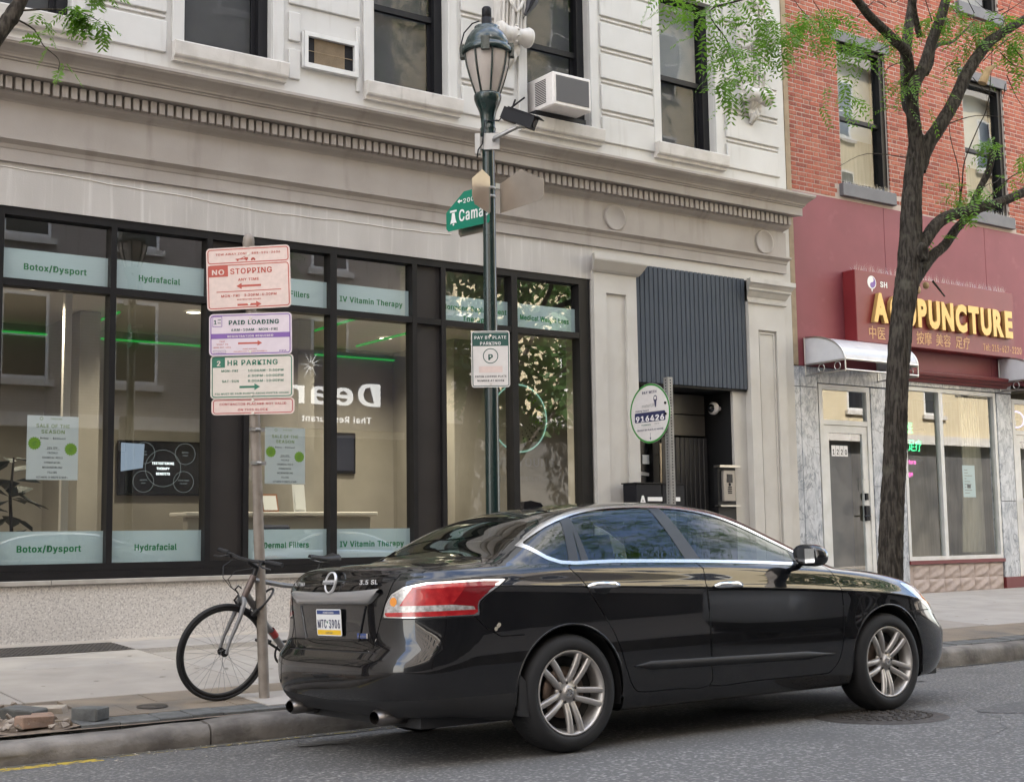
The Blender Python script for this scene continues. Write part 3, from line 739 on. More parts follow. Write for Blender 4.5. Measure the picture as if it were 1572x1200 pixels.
# upper windows
for i, (a, b) in enumerate(WX[1:]):
    for zb_, zt in ((6.40, 8.55), (10.0, 12.2)):
        yf = YU+0.10
        mb = MB()
        for (p, q) in (((a, yf, zb_), (a+.05, yf+.16, zt)), ((b-.11, yf, zb_), (b, yf+.16, zt)), ((a+.05, yf, zt-.05), (b-.11, yf+.16, zt)), ((a+.05, yf, zb_), (b-.11, yf+.16, zb_+.045))): mb.box(p, q)
        wn = mb.build('window', 'sash_black', apt)
        zm = 7.40 if zb_ < 7 else 11.05
        zm2 = {3: 7.72}.get(i, zm)
        mb = MB(); mb.box((a+.05, yf+.045, zm-.035), (b-.11, yf+.10, zm+.035)); 
        mb.box((a+.05, yf+.08, zb_+.045), (a+.085, yf+.11, zm)); mb.box((b-.16, yf+.08, zb_+.045), (b-.11, yf+.11, zm)); mb.box((a+.085, yf+.08, zb_+.045), (b-.16, yf+.11, zb_+.085))
        mb.build('sash', 'sash_black', wn)
        mb = MB(); mb.quad((a+.05, yf+.09, zb_+.045), (b-.11, yf+.09, zb_+.045), (b-.11, yf+.09, zm), (a+.05, yf+.09, zm)); mb.build('pane', 'window_glass', wn)
        mb = MB(); mb.quad((a+.05, yf+.06, zm), (b-.11, yf+.06, zm), (b-.11, yf+.06, zt-.05), (a+.05, yf+.06, zt-.05)); mb.build('pane', 'window_glass', wn)
        mb = MB(); mb.quad((a, yf+.155, zb_), (b, yf+.155, zb_), (b, yf+.155, zt), (a, yf+.155, zt)); mb.build('pane_backing', 'inside_dark', wn)  # grey sheet set close behind the panes to catch sky light
        if i in (3, 5) and zb_ < 7:    # drawn pale blind in the upper sash
            mb = MB(); mb.quad((a+.05, yf+.13, zm2), (b-.11, yf+.13, zm2), (b-.11, yf+.13, zt), (a+.05, yf+.13, zt)); mb.build('blind', 'blind', wn)
        # architrave and sill
        mb = MB()
        mb.bbox((a-.135, YU-.035, zb_), (a-.004, YU+.02, zt+.1), .006); mb.bbox((b+.004, YU-.035, zb_), (b+.135, YU+.02, zt+.1), .006)
        mb.build('architrave', 'white_paint', apt)
        mb = MB(); mb.sweep_x([(0, zb_-.20), (.055, zb_-.20), (.06, zb_-.165), (.10, zb_-.155), (.11, zb_-.14), (.125, zb_-.01), (.12, zb_+0.002), (-.10, zb_+.012)], a-.13, b+.16, YU)
        mb.build('sill', 'sill_paint', apt)
# cornice
prof = [(0.0, 5.445), (.02, 5.455), (.03, 5.47), (.085, 5.505), (.10, 5.53), (.10, 5.655), (.10, 5.66), (.115, 5.665), (.235, 5.668), (.24, 5.672), (.24, 5.785), (.255, 5.79), (.258, 5.805), (.275, 5.812), (.282, 5.83), (.30, 5.85), (.345, 5.885), (.38, 5.905), (.388, 5.92), (.395, 5.925), (.395, 5.955), (.37, 5.962), (-.06, 6.03)]
mb = MB(); mb.sweep_x(prof, BX0, 13.95, YB, e1=0.8)
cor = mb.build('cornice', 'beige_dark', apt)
mb = MB(); mb.bbox((0, -0.07, 0), (0.060, 0.01, 0.120), 0.003); dme = mb.mesh('dentil', 'beige_dark')
xx = 2.4; co = Vector(ORG[cor.name])
while xx < 13.98:
    inst('dentil', dme, cor, Vector((xx+random.uniform(-.002, .002), YB-.10+random.uniform(0, .006), 5.536+random.uniform(-.002, .002)))-co, rot=(random.uniform(-.02, .02), 0, random.uniform(-.05, .05))); xx += 0.0887
# frieze and architrave band, concrete lintel
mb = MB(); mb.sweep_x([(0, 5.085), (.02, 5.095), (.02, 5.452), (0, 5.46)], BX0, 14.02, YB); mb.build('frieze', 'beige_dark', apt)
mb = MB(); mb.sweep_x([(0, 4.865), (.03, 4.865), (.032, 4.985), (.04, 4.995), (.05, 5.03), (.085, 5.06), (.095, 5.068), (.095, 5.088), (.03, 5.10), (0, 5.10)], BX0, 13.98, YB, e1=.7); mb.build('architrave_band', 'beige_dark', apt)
mb = MB(); mb.box((BX0, YB, 4.44), (10.52, YB+.3, 4.864)); mb.build('lintel', 'lintel_stone', apt)
mb = MB(); mb.box((10.52, YB+.004, 4.70), (14.0, YB+.3, 4.864)); mb.build('lintel', 'beige_paint', apt)
mb = MB(); mb.box((13.985, YB+.03, 0.2), (14.14, YB+.4, 5.6)); mb.build('corner_strip', 'beige_paint', apt)
for cx in (10.88, 13.58):
    mb = MB(); mb.lathe([(.0, -.006), (.135, -.006), (.15, -.020), (.168, -.020), (.172, .01)], (cx, YB-.022, 5.275), 32, 'y'); mb.build('rosette', 'beige_dark', apt)
# pale sealant line over the lintel
pts = []
rg = random.Random(2)
for k in range(34):
    x = 2.3+k*0.185; z = 4.79-0.022*math.sin(x*1.3)-0.012*(x-3.3)+rg.uniform(-.012, .012)
    pts.append((x, YB-.003, z))
mb = MB(); mb.tube(pts, 0.006, 5); mb.build('sealant_line', 'caulk', apt)
# console brackets (scrolled)
def console(cx):
    root = MB(); y0 = YU-.03
    # body: S-shaped side profile swept across X
    pr = []
    for k in range(25):
        t = k/24; z = 7.02+t*1.75
        out = .10+.05*math.sin(t*math.pi*1.1)+.34*max(0, (t-.55)/.45)**1.5
        pr.append((out, z))
    for (xa, xb, k) in ((cx-.17, cx-.06, 0.0), (cx-.06, cx+.06, .03), (cx+.06, cx+.17, 0.0)):
        root.sweep_x([(0, 7.02)]+[(o_+k, z) for o_, z in pr]+[(0, 8.77)], xa+.003, xb-.003, y0)
    CM = Matrix.Translation((cx, y0, 7.33)) @ Matrix.Diagonal((1.18, 1.12, 1.18, 1)) @ Matrix.Translation((-cx, -y0, -7.06))
    for dx in (-.13, -.09, -.03, .03, .09, .13):
        root.tube([(cx+dx, y0-o_-.012-(.03 if abs(dx) < .06 else 0), z) for o_, z in pr[1:]], .017, 6)
    for q in range(5):
        zq = 7.35+q*.2; oo = .10+.05*math.sin((zq-7.02)/1.75*math.pi*1.1)+.34*max(0, ((zq-7.02)/1.75-.55)/.45)**1.5
        for s_ in (-1, 1): root.tube([(cx, y0-oo-.05, zq-.06), (cx+s_*.05, y0-oo-.06, zq), (cx+s_*.085, y0-oo-.045, zq+.07), (cx+s_*.07, y0-oo-.04, zq+.10)], [.012, .022, .018, .006], 7)
    b = root.xf(CM).build('console_bracket', 'sill_paint', apt)
    mb = MB()
    mb.lathe([(0, -.21), (.075, -.21), (.10, -.20), (.108, -.17), (.09, -.13), (.078, -.09), (.075, -.03), (.09, -.02), (.09, .02), (.075, .03), (.078, .09), (.09, .13), (.108, .17), (.10, .20), (.075, .21), (0, .21)], (cx, y0-.13, 7.06), 20, 'x')
    for s in (-1, 1):
        mb.lathe([(0.06, s*.205), (0.06, s*.222), (.03, s*.222), (.03, s*.21), (0, s*.23)], (cx, y0-.13, 7.06), 16, 'x')
    mb.xf(CM); mb.build('scroll', 'sill_paint', b)
    mb = MB()
    for k in range(9):
        a = 2*math.pi*k/9
        mb.lathe([(0, -.014), (.012, -.008), (.015, 0), (.012, .008), (0, .014)], (cx, y0-.13+.098*math.cos(a), 7.06+.098*math.sin(a)), 8)
    mb.xf(CM); mb.build('bead_ring', 'sill_paint', b)
    # acanthus drop below the scroll
    mb = MB()
    for k, (dx, w_, l) in enumerate(((-.085, .055, .20), (-.03, .06, .27), (.03, .06, .28), (.085, .055, .20))):
        pts = [(cx+dx*(1-.45*t), y0-.075+.05*t*t-.03*math.sin(t*9+k), 7.02-l*t) for t in [q/8 for q in range(9)]]
        mb.tube(pts, [w_*(.85-.5*(q/8)**2)*(1+.14*math.sin(q*2.1+k)) for q in range(9)], 8)
    mb.xf(CM); mb.build('leaf_drop', 'sill_paint', b)
    # side volute near the top
    for s in (-1, 1):
        mb = MB()
        for rr, dd in ((.20, .008), (.135, .018), (.07, .026)):
            mb.lathe([(rr, 0), (rr, s*dd), (rr-.03, s*(dd+.008)), (rr-.045, s*dd), (0, s*dd)], (cx+s*.17, y0-.17, 7.80), 22, 'x')
        mb.xf(CM); mb.build('volute', 'sill_paint', b)
console(9.27); console(13.45)

# ---- shopfront
ZB, ZH = 1.04, 4.36
mb = MB(); mb.box((BX0, YB+.004, 0.15), (10.40, YB+.4, 0.838)); mb.build('stone_base', 'terrazzo', apt)
mb = MB(); mb.box((BX0, YB-.006, 0.15), (10.48, YB+.02, walk_z(5, 13)+.028)); mb.build('base_joint', 'caulk', apt)
xj = [BX0, -0.6, 2.2, 3.86, 7.2, 10.40]
for a, b in zip(xj[:-1], xj[1:]):
    mb = MB(); mb.bbox((a+.002, YB-.035, .84), (b-.002, YB+.2, .888), .006); mb.build('stone_ledge', 'base_grime', apt)
mull = [2.86, (3.30, 3.36), (4.39, 4.45), (5.40, 5.46), (5.82, 5.88), (6.83, 6.91), (7.88, 7.94), (8.27, 8.33), (9.27, 9.355), (10.30, 10.465)]
bays = [(1.25, 2.24), (2.30, 2.82), (3.36, 4.39), (4.45, 5.40), (5.88, 6.83), (6.91, 7.88), (8.33, 9.27), (9.355, 10.30)]
fr = MB()
yA, yZ = YB+.015, YB+.17
fr.box((-1.0, yA, ZH), (10.465, yZ, 4.44)); fr.box((-1.0, yA-.01, .889), (10.465, yZ, .965)); fr.box((-1.0, yA, .966), (10.465, yZ, ZB))
for a, b in ((3.30, 3.36), (4.39, 4.45), (5.40, 5.46), (5.82, 5.88), (6.83, 6.91), (7.88, 7.94), (8.27, 8.33), (9.27, 9.355), (10.30, 10.465), (2.82, 2.88), (2.24, 2.30), (1.19, 1.25), (0.2, .26), (-1.0, -.9)):
    fr.box((a, yA, ZB), (b, yZ, ZH))
for a, b in zip((-.9, .26, 1.25, 2.30, 2.88, 3.36, 4.45, 5.46, 5.88, 6.91, 7.94, 8.33, 9.355), (.2, 1.19, 2.24, 2.82, 3.30, 4.39, 5.40, 5.82, 6.83, 7.88, 8.27, 9.27, 10.30)):
    fr.box((a, yA+.004, 3.68), (b, yZ-.004, 3.75))
sf = fr.build('shopfront', 'bronze_frame', apt)
mb = MB()
for a, b in ((2.88, 3.30), (5.46, 5.82), (7.94, 8.27)):
    for z0, z1 in ((ZB, 3.68), (3.75, ZH)):
        mb = MB(); mb.box((a, yA+.05, z0), (b, yA+.08, z1)); mb.build('panel', 'bronze_panel', sf)
YG = YB+.10
names_ = ['', 'Botox/Dysport', 'Hydrafacial', 'Dermal Fillers', 'IV Vitamin Therapy', 'Hormone Replacement|Therapy', 'Medical Weight Loss']
for i, (a, b) in enumerate([(-.9, .2), (.26, 1.19), (1.25, 2.24), (2.30, 2.82)]+bays[2:]):
    for z0, z1 in ((ZB, 3.68), (3.75, ZH)):
        mb = MB(); mb.quad((a, YG, z0), (b, YG, z0), (b, YG, z1), (a, YG, z1)); mb.build('pane', 'shop_glass', sf)
    if i >= 4:
        mb = MB(); mb.box((a, YG+.006, ZB), (b, YG+.008, 1.35)); mb.box((a, YG+.006, 3.752), (b, YG+.008, 4.055)); mb.build('film_band', 'film', sf)
        nm = names_[i-3]
        for z in (1.155, 3.86):
            F = Face(((a+b)/2, YG+.0055, z), (1, 0, 0), (0, 0, 1), 0.0005)
            if '|' in nm:
                p, q = nm.split('|')
                F.text('film_green', p, 0, .035, .085, wid=.90, bold=.05); F.text('film_green', q, 0, -.085, .085, bold=.05)
            else:
                wd = {'Botox/Dysport': .60, 'Hydrafacial': .43, 'Dermal Fillers': .52, 'IV Vitamin Therapy': .80, 'Medical Weight Loss': .74}[nm]
                F.text('film_green', nm, -.0, 0, .085, wid=wd, bold=.055)
            F.build(sf)
# interior of the shop
mb = MB()
mb.quad((-3, 17.6, .3), (12.2, 17.6, .3), (12.2, 17.6, 4.6), (-3, 17.6, 4.6)); mb.quad((-3, 13.2, .3), (-3, 17.6, .3), (-3, 17.6, 4.6), (-3, 13.2, 4.6)); mb.quad((10.3, 15.9, .3), (10.3, 17.6, .3), (10.3, 17.6, 4.6), (10.3, 15.9, 4.6))
mb.quad((10.48, 13.2, .3), (11.15, 13.2, .3), (11.15, 13.2, 4.6), (10.48, 13.2, 4.6)); mb.quad((11.15, 13.2, .3), (11.15, 14.4, .3), (11.15, 14.4, 4.6), (11.15, 13.2, 4.6)); mb.quad((11.15, 14.4, .3), (12.6, 14.4, .3), (12.6, 14.4, 4.6), (11.15, 14.4, 4.6)); mb.quad((10.3, 15.9, .3), (12.6, 15.9, .3), (12.6, 15.9, 4.6), (10.3, 15.9, 4.6)); mb.quad((12.6, 14.4, .3), (12.6, 15.9, .3), (12.6, 15.9, 4.6), (12.6, 14.4, 4.6))
mb.build('interior_wall', 'inside_wall', apt)
mb = MB(); mb.quad((-3, 13.2, .45), (12.2, 13.2, .45), (12.2, 17.6, .45), (-3, 17.6, .45)); mb.build('interior_floor', 'inside_floor', apt)
mb = MB(); mb.quad((-3, 13.19, 4.05), (12.2, 13.19, 4.05), (12.2, 17.6, 4.05), (-3, 17.6, 4.05)); mb.build('interior_ceiling', 'inside_ceiling', apt)
mb = MB(); mb.box((-3, 13.18, .3), (10.48, 13.21, .95)); mb.build('interior_dado', 'inside_wall', apt)
mb = MB()
mb.box((5.1, 16.2, .45), (5.35, 17.6, 4.04)); mb.box((7.62, 15.4, .45), (7.85, 17.6, 4.04)); mb.build('interior_partition', 'inside_wall', apt)
mb = MB(); mb.box((4.52, 14.9, 1.2), (4.60, 14.98, 4.0)); mb.box((5.9, 17.52, 1.1), (7.6, 17.58, 1.16)); mb.build('interior_trim', 'desk_white', apt)
for (a, b) in (((-1, 17.55, 3.92), (7.6, 17.58, 3.945)), ((5.36, 15.6, 3.95), (5.385, 17.5, 3.975)), ((7.86, 13.6, 3.9), (7.885, 17.5, 3.925)), ((7.9, 17.55, 3.92), (12.1, 17.58, 3.945)), ((9.0, 13.7, 3.9), (9.03, 16.4, 3.925))):
    mb = MB(); mb.box(a, b); one('led_strip', mb, 'led_green', None, 'led strip', 'green light lines in the shop ceiling')
for o_, lb in zip([o for o in COL.objects if o.name.startswith('led_strip')], ('green light line along the back wall behind the facial posters', 'green light line on the partition behind the parking signs', 'long green light line running back through the middle shop bay', 'green light line on the back wall of the last shop bay', 'green light line running back behind the lamp post')):
    o_['label'] = lb
dl = [(4.21, 15.0), (8.39, 14.6), (9.42, 16.3), (9.63, 14.7), (6.3, 15.6), (2.0, 15.2)]
dlab = ('above the sale poster in the first window', 'nearer of two in the vitamin window', 'farther of two in the vitamin window', 'behind the lamp post sign', 'in the middle of the shop', 'over the house plant')
for (x, y), lb in zip(dl, dlab):
    d_ = thing('downlight', (x, y, 4.03), 'round warm recessed ceiling light '+lb, 'ceiling light', 'downlights in the shop')
    mb = MB(); mb.lathe([(0, .0), (.085, .0)], (x, y, 4.038), 20); mb.build('lens', 'downlight', d_)
    mb = MB(); mb.lathe([(.085, .0), (.11, -.004), (.115, .01)], (x, y, 4.035), 20); mb.build('trim_ring', 'desk_white', d_)
    l_ = bpy.data.lights.new('downlight', 'SPOT'); l_.energy = 42; l_.spot_size = R_(140); l_.spot_blend = .8; l_.color = (1, .86, .66); l_.shadow_soft_size = .08
    lo = bpy.data.objects.new('bulb', l_); COL.objects.link(lo); lo.parent = d_; lo.location = (0, 0, -.03)
# framed pictures, shelf unit, curtain stack and a standing lamp give the rooms depth
for (x, z, w_, h_, m_, lb) in ((3.6, 2.6, .5, .7, 'inside_dark', 'dark framed picture on the back wall seen through the first window'), (8.55, 2.4, .7, .5, 'curtain', 'tan framed picture on the back wall of the vitamin window'), (9.4, 2.5, .45, .6, 'fabric_navy', 'navy framed picture on the back wall behind the lamp post')):
    t_ = thing('framed_picture', (x, 17.55, z-h_/2), lb, 'picture')
    mb = MB(); mb.bbox((x-w_/2, 17.54, z-h_/2), (x+w_/2, 17.59, z+h_/2), .01); mb.build('frame', 'cam_black', t_)
    mb = MB(); mb.box((x-w_/2+.04, 17.53, z-h_/2+.04), (x+w_/2-.04, 17.539, z+h_/2-.04)); mb.build('print', m_, t_)
cs = thing('cabinet', (8.9, 16.9, .45), 'white cabinet with shelves at the back of the vitamin window', 'cabinet')
mb = MB(); mb.bbox((8.2, 17.1, .45), (9.6, 17.5, 1.35), .01); mb.build('carcass', 'desk_white', cs)
for k in range(3):
    mb = MB(); mb.bbox((8.22+k*.46, 17.07, .5), (8.66+k*.46, 17.095, 1.3), .006); mb.build('door', 'inside_wall', cs)
    mb = MB(); mb.box((8.42+k*.46, 17.05, .9), (8.46+k*.46, 17.068, 1.0)); mb.build('handle', 'steel', cs)
for (x, y, lb) in ((2.2, 14.9, 'grey waiting chair by the first window'), (4.9, 14.6, 'grey waiting chair below the television')):
    c_ = thing('waiting_chair', (x, y, .45), lb, 'chair', 'waiting chairs in the shop')
    mb = MB(); mb.bbox((x-.28, y-.28, .80), (x+.28, y+.28, .93), .03); mb.build('seat', 'seat_grey', c_)
    mb = MB(); mb.bbox((x-.28, y+.24, .9), (x+.28, y+.32, 1.35), .03); mb.build('backrest', 'seat_grey', c_)
    for dx in (-.24, .24):
        for dy in (-.24, .26):
            mb = MB(); mb.tube([(x+dx, y+dy, .45), (x+dx, y+dy, .82)], .015, 8); mb.build('leg', 'cam_black', c_)
# wall television
tv = thing('television', (6.65, 17.5, 1.85), 'black wall television with white slide text behind the hydrafacial window', 'television')
mb = MB(); mb.bbox((6.05, 17.50, 1.86), (7.27, 17.56, 2.59), .008); mb.build('casing', 'cam_black', tv)
mb = MB(); mb.quad((6.07, 17.498, 1.88), (7.25, 17.498, 1.88), (7.25, 17.498, 2.57), (6.07, 17.498, 2.57)); mb.build('display', 'screen', tv)
emis('glow_white', (.75, .8, .8), .5); emis('screen_blue', (.20, .25, .32), .22); emis('screen_grey', (.3, .34, .34), .12)
F = Face((6.66, 17.497, 2.225), (1, 0, 0), (0, 0, 1), .001)
F.poly('screen_blue', [(-.58, -.05), (-.28, .0), (-.26, .32), (-.58, .33)])
for s, z in (('TESTOSTERONE', .05), ('THERAPY', -.02), ('BENEFITS', -.09)): F.text('glow_white', s, 0, z, .045, bold=.02, sx=.8)
for c in ((-.26, .2), (.31, .2), (-.27, -.18), (.29, -.18)):
    F.cring('screen_grey', c, .145, .14)
F.cring('screen_grey', (0, 0), .25, .245)
for c, t1, t2 in (((-.26, .2), 'MORE', 'ENERGY'), ((.31, .2), 'REDUCED', 'STRESS'), ((-.27, -.18), 'IMPROVED', 'MOOD'), ((.29, -.18), 'STRENGTHENED', 'THE HEART')):
    F.text('screen_grey', t1, c[0], c[1]+.012, .022, sx=.8); F.text('screen_grey', t2, c[0], c[1]-.03, .022, sx=.8)
F.build(tv, 'screen_text')
# sale posters taped inside the glass
def poster(x0, x1, z0, z1, lb):
    p = thing('window_poster', ((x0+x1)/2, YG+.004, z0), lb, 'poster', 'sale posters in the shop windows')
    mb = MB(); mb.box((x0, YG+.003, z0), (x1, YG+.005, z1)); mb.build('sheet', 'paper', p)
    w_, h_ = x1-x0, z1-z0; k = w_/.48
    F = Face(((x0+x1)/2, YG+.003, z0), (1, 0, 0), (0, 0, 1), .0005)
    F.text('ink_olive', 'EVERYOUNG', .03*k, h_*.945, .018*k, sx=.9); F.cring('ink_olive', (-.11*k, h_*.955), .016*k, .011*k)
    F.text('ink_olive', 'SALE OF THE', 0, h_*.815, .047*k, wid=.31*k); F.text('ink_olive', 'SEASON', 0, h_*.725, .047*k, wid=.215*k)
    F.text('ink_black', 'Botox - $10/unit', 0, h_*.635, .024*k, wid=.235*k)
    for i, s in enumerate(('25% OFF:', 'FACIALS', 'CHEMICAL PEELS', 'HYDRAFACIAL', 'MICRONEEDLING', 'FILLERS', 'VITAMIN IV DRIPS & NAD+')):
        F.text('ink_black', s, 0, h_*(.485-.0765*i), .0255*k, sx=.78)
    F.rect('ink_black', -.065*k, h_*.474, .065*k, h_*.478)
    for c in ((-.17*k, h_*.565), (.17*k, h_*.485)):
        pts = []
        for q in range(32):
            a = 2*math.pi*q/32; r = (.064 if q % 2 else .052)*k; pts.append((c[0]+r*math.cos(a), c[1]+r*math.sin(a)))
        F2 = Face(F.o, F.u, F.v, F.lift); F2.poly('ink_lime', pts); F2.build(p, 'starburst')
        F.text('ink_darkgreen', 'Limited', c[0], c[1]+.004, .014*k, rot=.5, sx=.8); F.text('ink_darkgreen', 'Time', c[0], c[1]-.02*k, .014*k, rot=.5, sx=.8)
    F.build(p)
poster(3.64, 4.13, 1.84, 2.455, 'white sale poster with green starbursts in the first window above the house plant')
poster(6.10, 6.57, 1.83, 2.43, 'white sale poster with green starbursts in the window beside the sign pole')
# dark potted plant behind the first window
pl = thing('house_plant', (3.74, 13.95, .45), 'dark broad-leaved house plant standing behind the first shop window', 'plant')
mb = MB(); mb.lathe([(0, .45), (.16, .45), (.21, .82), (.19, .82), (.15, .75), (0, .75)], (3.74, 13.95, 0), 18); mb.build('pot', 'desk_white', pl)
mb = MB(); mb.tube([(3.74, 13.95, .75), (3.76, 13.96, 1.2), (3.72, 13.93, 1.7), (3.75, 13.94, 2.1)], [.022, .02, .016, .01], 7); mb.build('stem', 'bark', pl)
mb = MB(); rg = random.Random(9)
for i in range(34):
    z = rg.uniform(.95, 2.25); a = rg.uniform(0, 6.28); l = rg.uniform(.22, .40); wd = l*.30; el = rg.uniform(-.5, .6)
    base = Vector((3.74+.03*math.cos(a), 13.95+.03*math.sin(a), z)); d = Vector((math.cos(a)*math.cos(el), math.sin(a)*math.cos(el)*.7, math.sin(el))); sd = Vector((-math.sin(a), math.cos(a), .2)).normalized()
    p = [base, base+d*l*.3+sd*wd, base+d*l*.75+sd*wd*.8+Vector((0, 0, -.03)), base+d*l+Vector((0, 0, -.07)), base+d*l*.75-sd*wd*.8+Vector((0, 0, -.03)), base+d*l*.3-sd*wd]
    mb.add(p, [(0, 1, 2, 3), (0, 3, 4, 5)])
mb.build('foliage', 'houseplant', pl)
# reception desk, chair, A-frame mark, leaflets
rd = thing('reception_desk', (7.0, 15.6, .45), 'white reception desk behind the dermal fillers window', 'desk')
mb = MB(); mb.bbox((6.05, 15.1, .45), (8.5, 15.25, 1.52), .01); mb.build('front_panel', 'inside_wall', rd)
mb = MB(); mb.bbox((6.0, 15.0, 1.53), (8.55, 15.55, 1.58), .01); mb.build('counter_top', 'desk_white', rd)
mb = MB(); mb.bbox((6.05, 15.3, 1.15), (8.5, 15.9, 1.19), .01); mb.build('work_top', 'desk_white', rd)
for (x, w_, h_, m_, lb) in ((6.55, .25, .30, 'ink_navy', 'blue framed leaflet stand on the reception desk'), (7.55, .16, .34, 'paper', 'white leaflet holder on the reception desk'), (7.15, .22, .22, 'ink_brown', 'brown framed leaflet stand on the reception desk')):
    t_ = thing('leaflet_stand', (x, 15.2, 1.58), lb, 'leaflet stand')
    mb = MB(); mb.obox((x, 15.22, 1.585+h_/2), (w_/2, 0, 0), (0, .01, 0), (0, .03, h_/2)); mb.build('frame', m_, t_)
    mb = MB(); mb.obox((x, 15.205, 1.585+h_/2), (w_/2*.8, 0, 0), (0, .003, 0), (0, .03, h_/2*.8)); mb.build('leaflet', 'paper', t_)
ch = thing('office_chair', (6.9, 14.4, .45), 'navy fabric chair in front of the reception desk', 'chair')
mb = MB(); mb.bbox((6.68, 14.2, .88), (7.12, 14.62, .96), .03); mb.build('seat', 'fabric_navy', ch)
mb = MB(); mb.bbox((6.68, 14.56, .98), (7.12, 14.63, 1.42), .03); mb.build('backrest', 'fabric_navy', ch)
for dx in (6.72, 7.08):
    for dy in (14.24, 14.58):
        mb = MB(); mb.tube([(dx, dy, .88), (dx, dy, .45)], .014, 8); mb.build('leg', 'cam_black', ch)
# glowing ring emblem and lettering on the end wall
lg = thing('wall_emblem', (11.2, 15.85, 2.0), 'dotted green emblem with a glowing ring and lettering on the shop end wall', 'emblem')
F = Face((11.42, 15.885, 2.96), (1, 0, 0), (0, 0, 1), .004)
F.cring('led_ring', (0, 0), .50, .482, n=48)
for k in range(9):
    for q in range(5):
        a = -1.35+.30*k; r = .20+.05*q
        F.disc('ink_lime' if k > 3 else 'ink_black', (r*math.cos(a), r*math.sin(a)), .008+.0025*q)
F.text('ink_grey', 'EVERYOUNG', .05, -.70, .17, wid=1.15); F.text('ink_grey', 'ANTI-AGING SOLUTIONS', .05, -.90, .075, wid=1.05)
F.build(lg, 'emblem_print')

# ---- entrance: pilasters, slatted fascia, recess
def pilaster(x0, x1, zt, panel, cap, m='beige_paint'):
    mb = MB(); wall_holes(mb, x0, x1, .2, zt, YB-.05, [panel], .035)
    mb.quad((x0, YB-.05, .2), (x0, YB+.3, .2), (x0, YB+.3, zt), (x0, YB-.05, zt)); mb.quad((x1, YB-.05, .2), (x1, YB+.9, .2), (x1, YB+.9, zt), (x1, YB-.05, zt))
    mb.quad((panel[0], YB-.015, panel[2]), (panel[1], YB-.015, panel[2]), (panel[1], YB-.015, panel[3]), (panel[0], YB-.015, panel[3]))
    p = mb.build('pilaster', m, apt)
    mb = MB(); mb.sweep_x(cap, x0-.02, x1+.02, YB-.05, e0=.5, e1=.5); mb.build('capital', m, p)
    return p
p1_ = pilaster(10.49, 11.19, 4.55, (10.69, 11.02, .55, 4.28), [(0, 4.53), (.02, 4.535), (.05, 4.56), (.13, 4.66), (.135, 4.68), (.135, 4.745), (0, 4.755)])
p2_ = pilaster(13.20, 13.90, 4.40, (13.38, 13.74, .55, 4.02), [(0, 4.38), (.03, 4.385), (.032, 4.41), (.012, 4.42), (.012, 4.46), (.03, 4.48), (.06, 4.53), (.09, 4.55), (.09, 4.58), (.12, 4.62), (.15, 4.64), (.15, 4.70), (0, 4.71)])
mb = MB()
for a, b, c, d in ((13.38, 13.74, .55, 4.02),):
    t = .018
    mb.box((a+.03, YB-.03, c+.03), (a+.03+t, YB-.012, d-.03)); mb.box((b-.03-t, YB-.03, c+.03), (b-.03, YB-.012, d-.03)); mb.box((a+.03+t, YB-.03, d-.03-t), (b-.03-t, YB-.012, d-.03))
mb.build('panel_moulding', 'beige_paint', p2_)
fas = MB(); fas.box((11.2, YB+.03, 3.16), (13.2, YB+.12, 4.72)); fs_ = fas.build('slat_fascia', 'black_recess', apt)
n = 25; pw = (13.195-11.215)/n
mb = MB(); mb.bbox((0, -.032, 0), (pw-.013, .03, 1.53), .004); sme = mb.mesh('slat', 'charcoal_slat'); so = Vector(ORG[fs_.name])
for k in range(n): inst('slat', sme, fs_, Vector((11.215+k*pw, YB+.025, 3.185+0.0*k))-so)
# recess
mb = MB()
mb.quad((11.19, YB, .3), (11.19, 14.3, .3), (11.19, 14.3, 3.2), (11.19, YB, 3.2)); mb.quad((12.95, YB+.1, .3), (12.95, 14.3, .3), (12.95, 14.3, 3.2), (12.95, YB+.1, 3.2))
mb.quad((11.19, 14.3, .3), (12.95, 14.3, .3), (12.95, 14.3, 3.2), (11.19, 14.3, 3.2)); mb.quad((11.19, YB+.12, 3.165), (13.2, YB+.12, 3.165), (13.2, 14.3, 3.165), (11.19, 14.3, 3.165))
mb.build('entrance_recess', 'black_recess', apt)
mb = MB(); mb.box((12.955, YB+.06, .3), (13.20, YB+.4, 3.16)); mb.build('jamb', 'beige_paint', apt)
ed = MB(); ed.box((11.25, 13.56, 2.58), (12.9, 13.64, 2.86)); ed.box((11.25, 13.56, 2.875), (12.9, 13.64, 3.14)); 
d_ = ed.build('entrance_door', 'brown_metal', apt)
for k in range(10):
    mb = MB(); mb.bbox((12.06+k*.085, 13.52, .36), (12.06+k*.085+.074, 13.6, 2.55), .008); mb.build('plank', 'door_slat', d_)
mb = MB(); mb.box((11.2, 13.58, .36), (11.36, 13.64, 2.55)); mb.box((11.90, 13.52, .36), (12.03, 13.64, 2.55)); mb.build('door_frame', 'bronze_frame', d_)
mb = MB(); mb.box((11.36, 13.60, .36), (11.90, 13.61, 2.55)); mb.build('sidelight', 'screen', d_)
mb = MB(); mb.tube([(11.97, 13.45, 1.0), (11.97, 13.45, 2.45)], .018, 10); mb.tube([(11.97, 13.45, 1.15), (11.97, 13.53, 1.15)], .01, 8); mb.tube([(11.97, 13.45, 2.3), (11.97, 13.53, 2.3)], .01, 8); mb.build('handle', 'brass_steel', d_)
F = Face((11.42, 13.595, 1.85), (1, 0, 0), (0, 0, 1), .001)
F.poly('ink_grey', [(.0, .20), (.47, .17), (.47, .21), (.0, .27)]); F.poly('ink_grey', [(0.02, .0), (.12, .0), (.05, .17), (.02, .18)]); F.rect('paper', 0.36, .33, .48, .45)
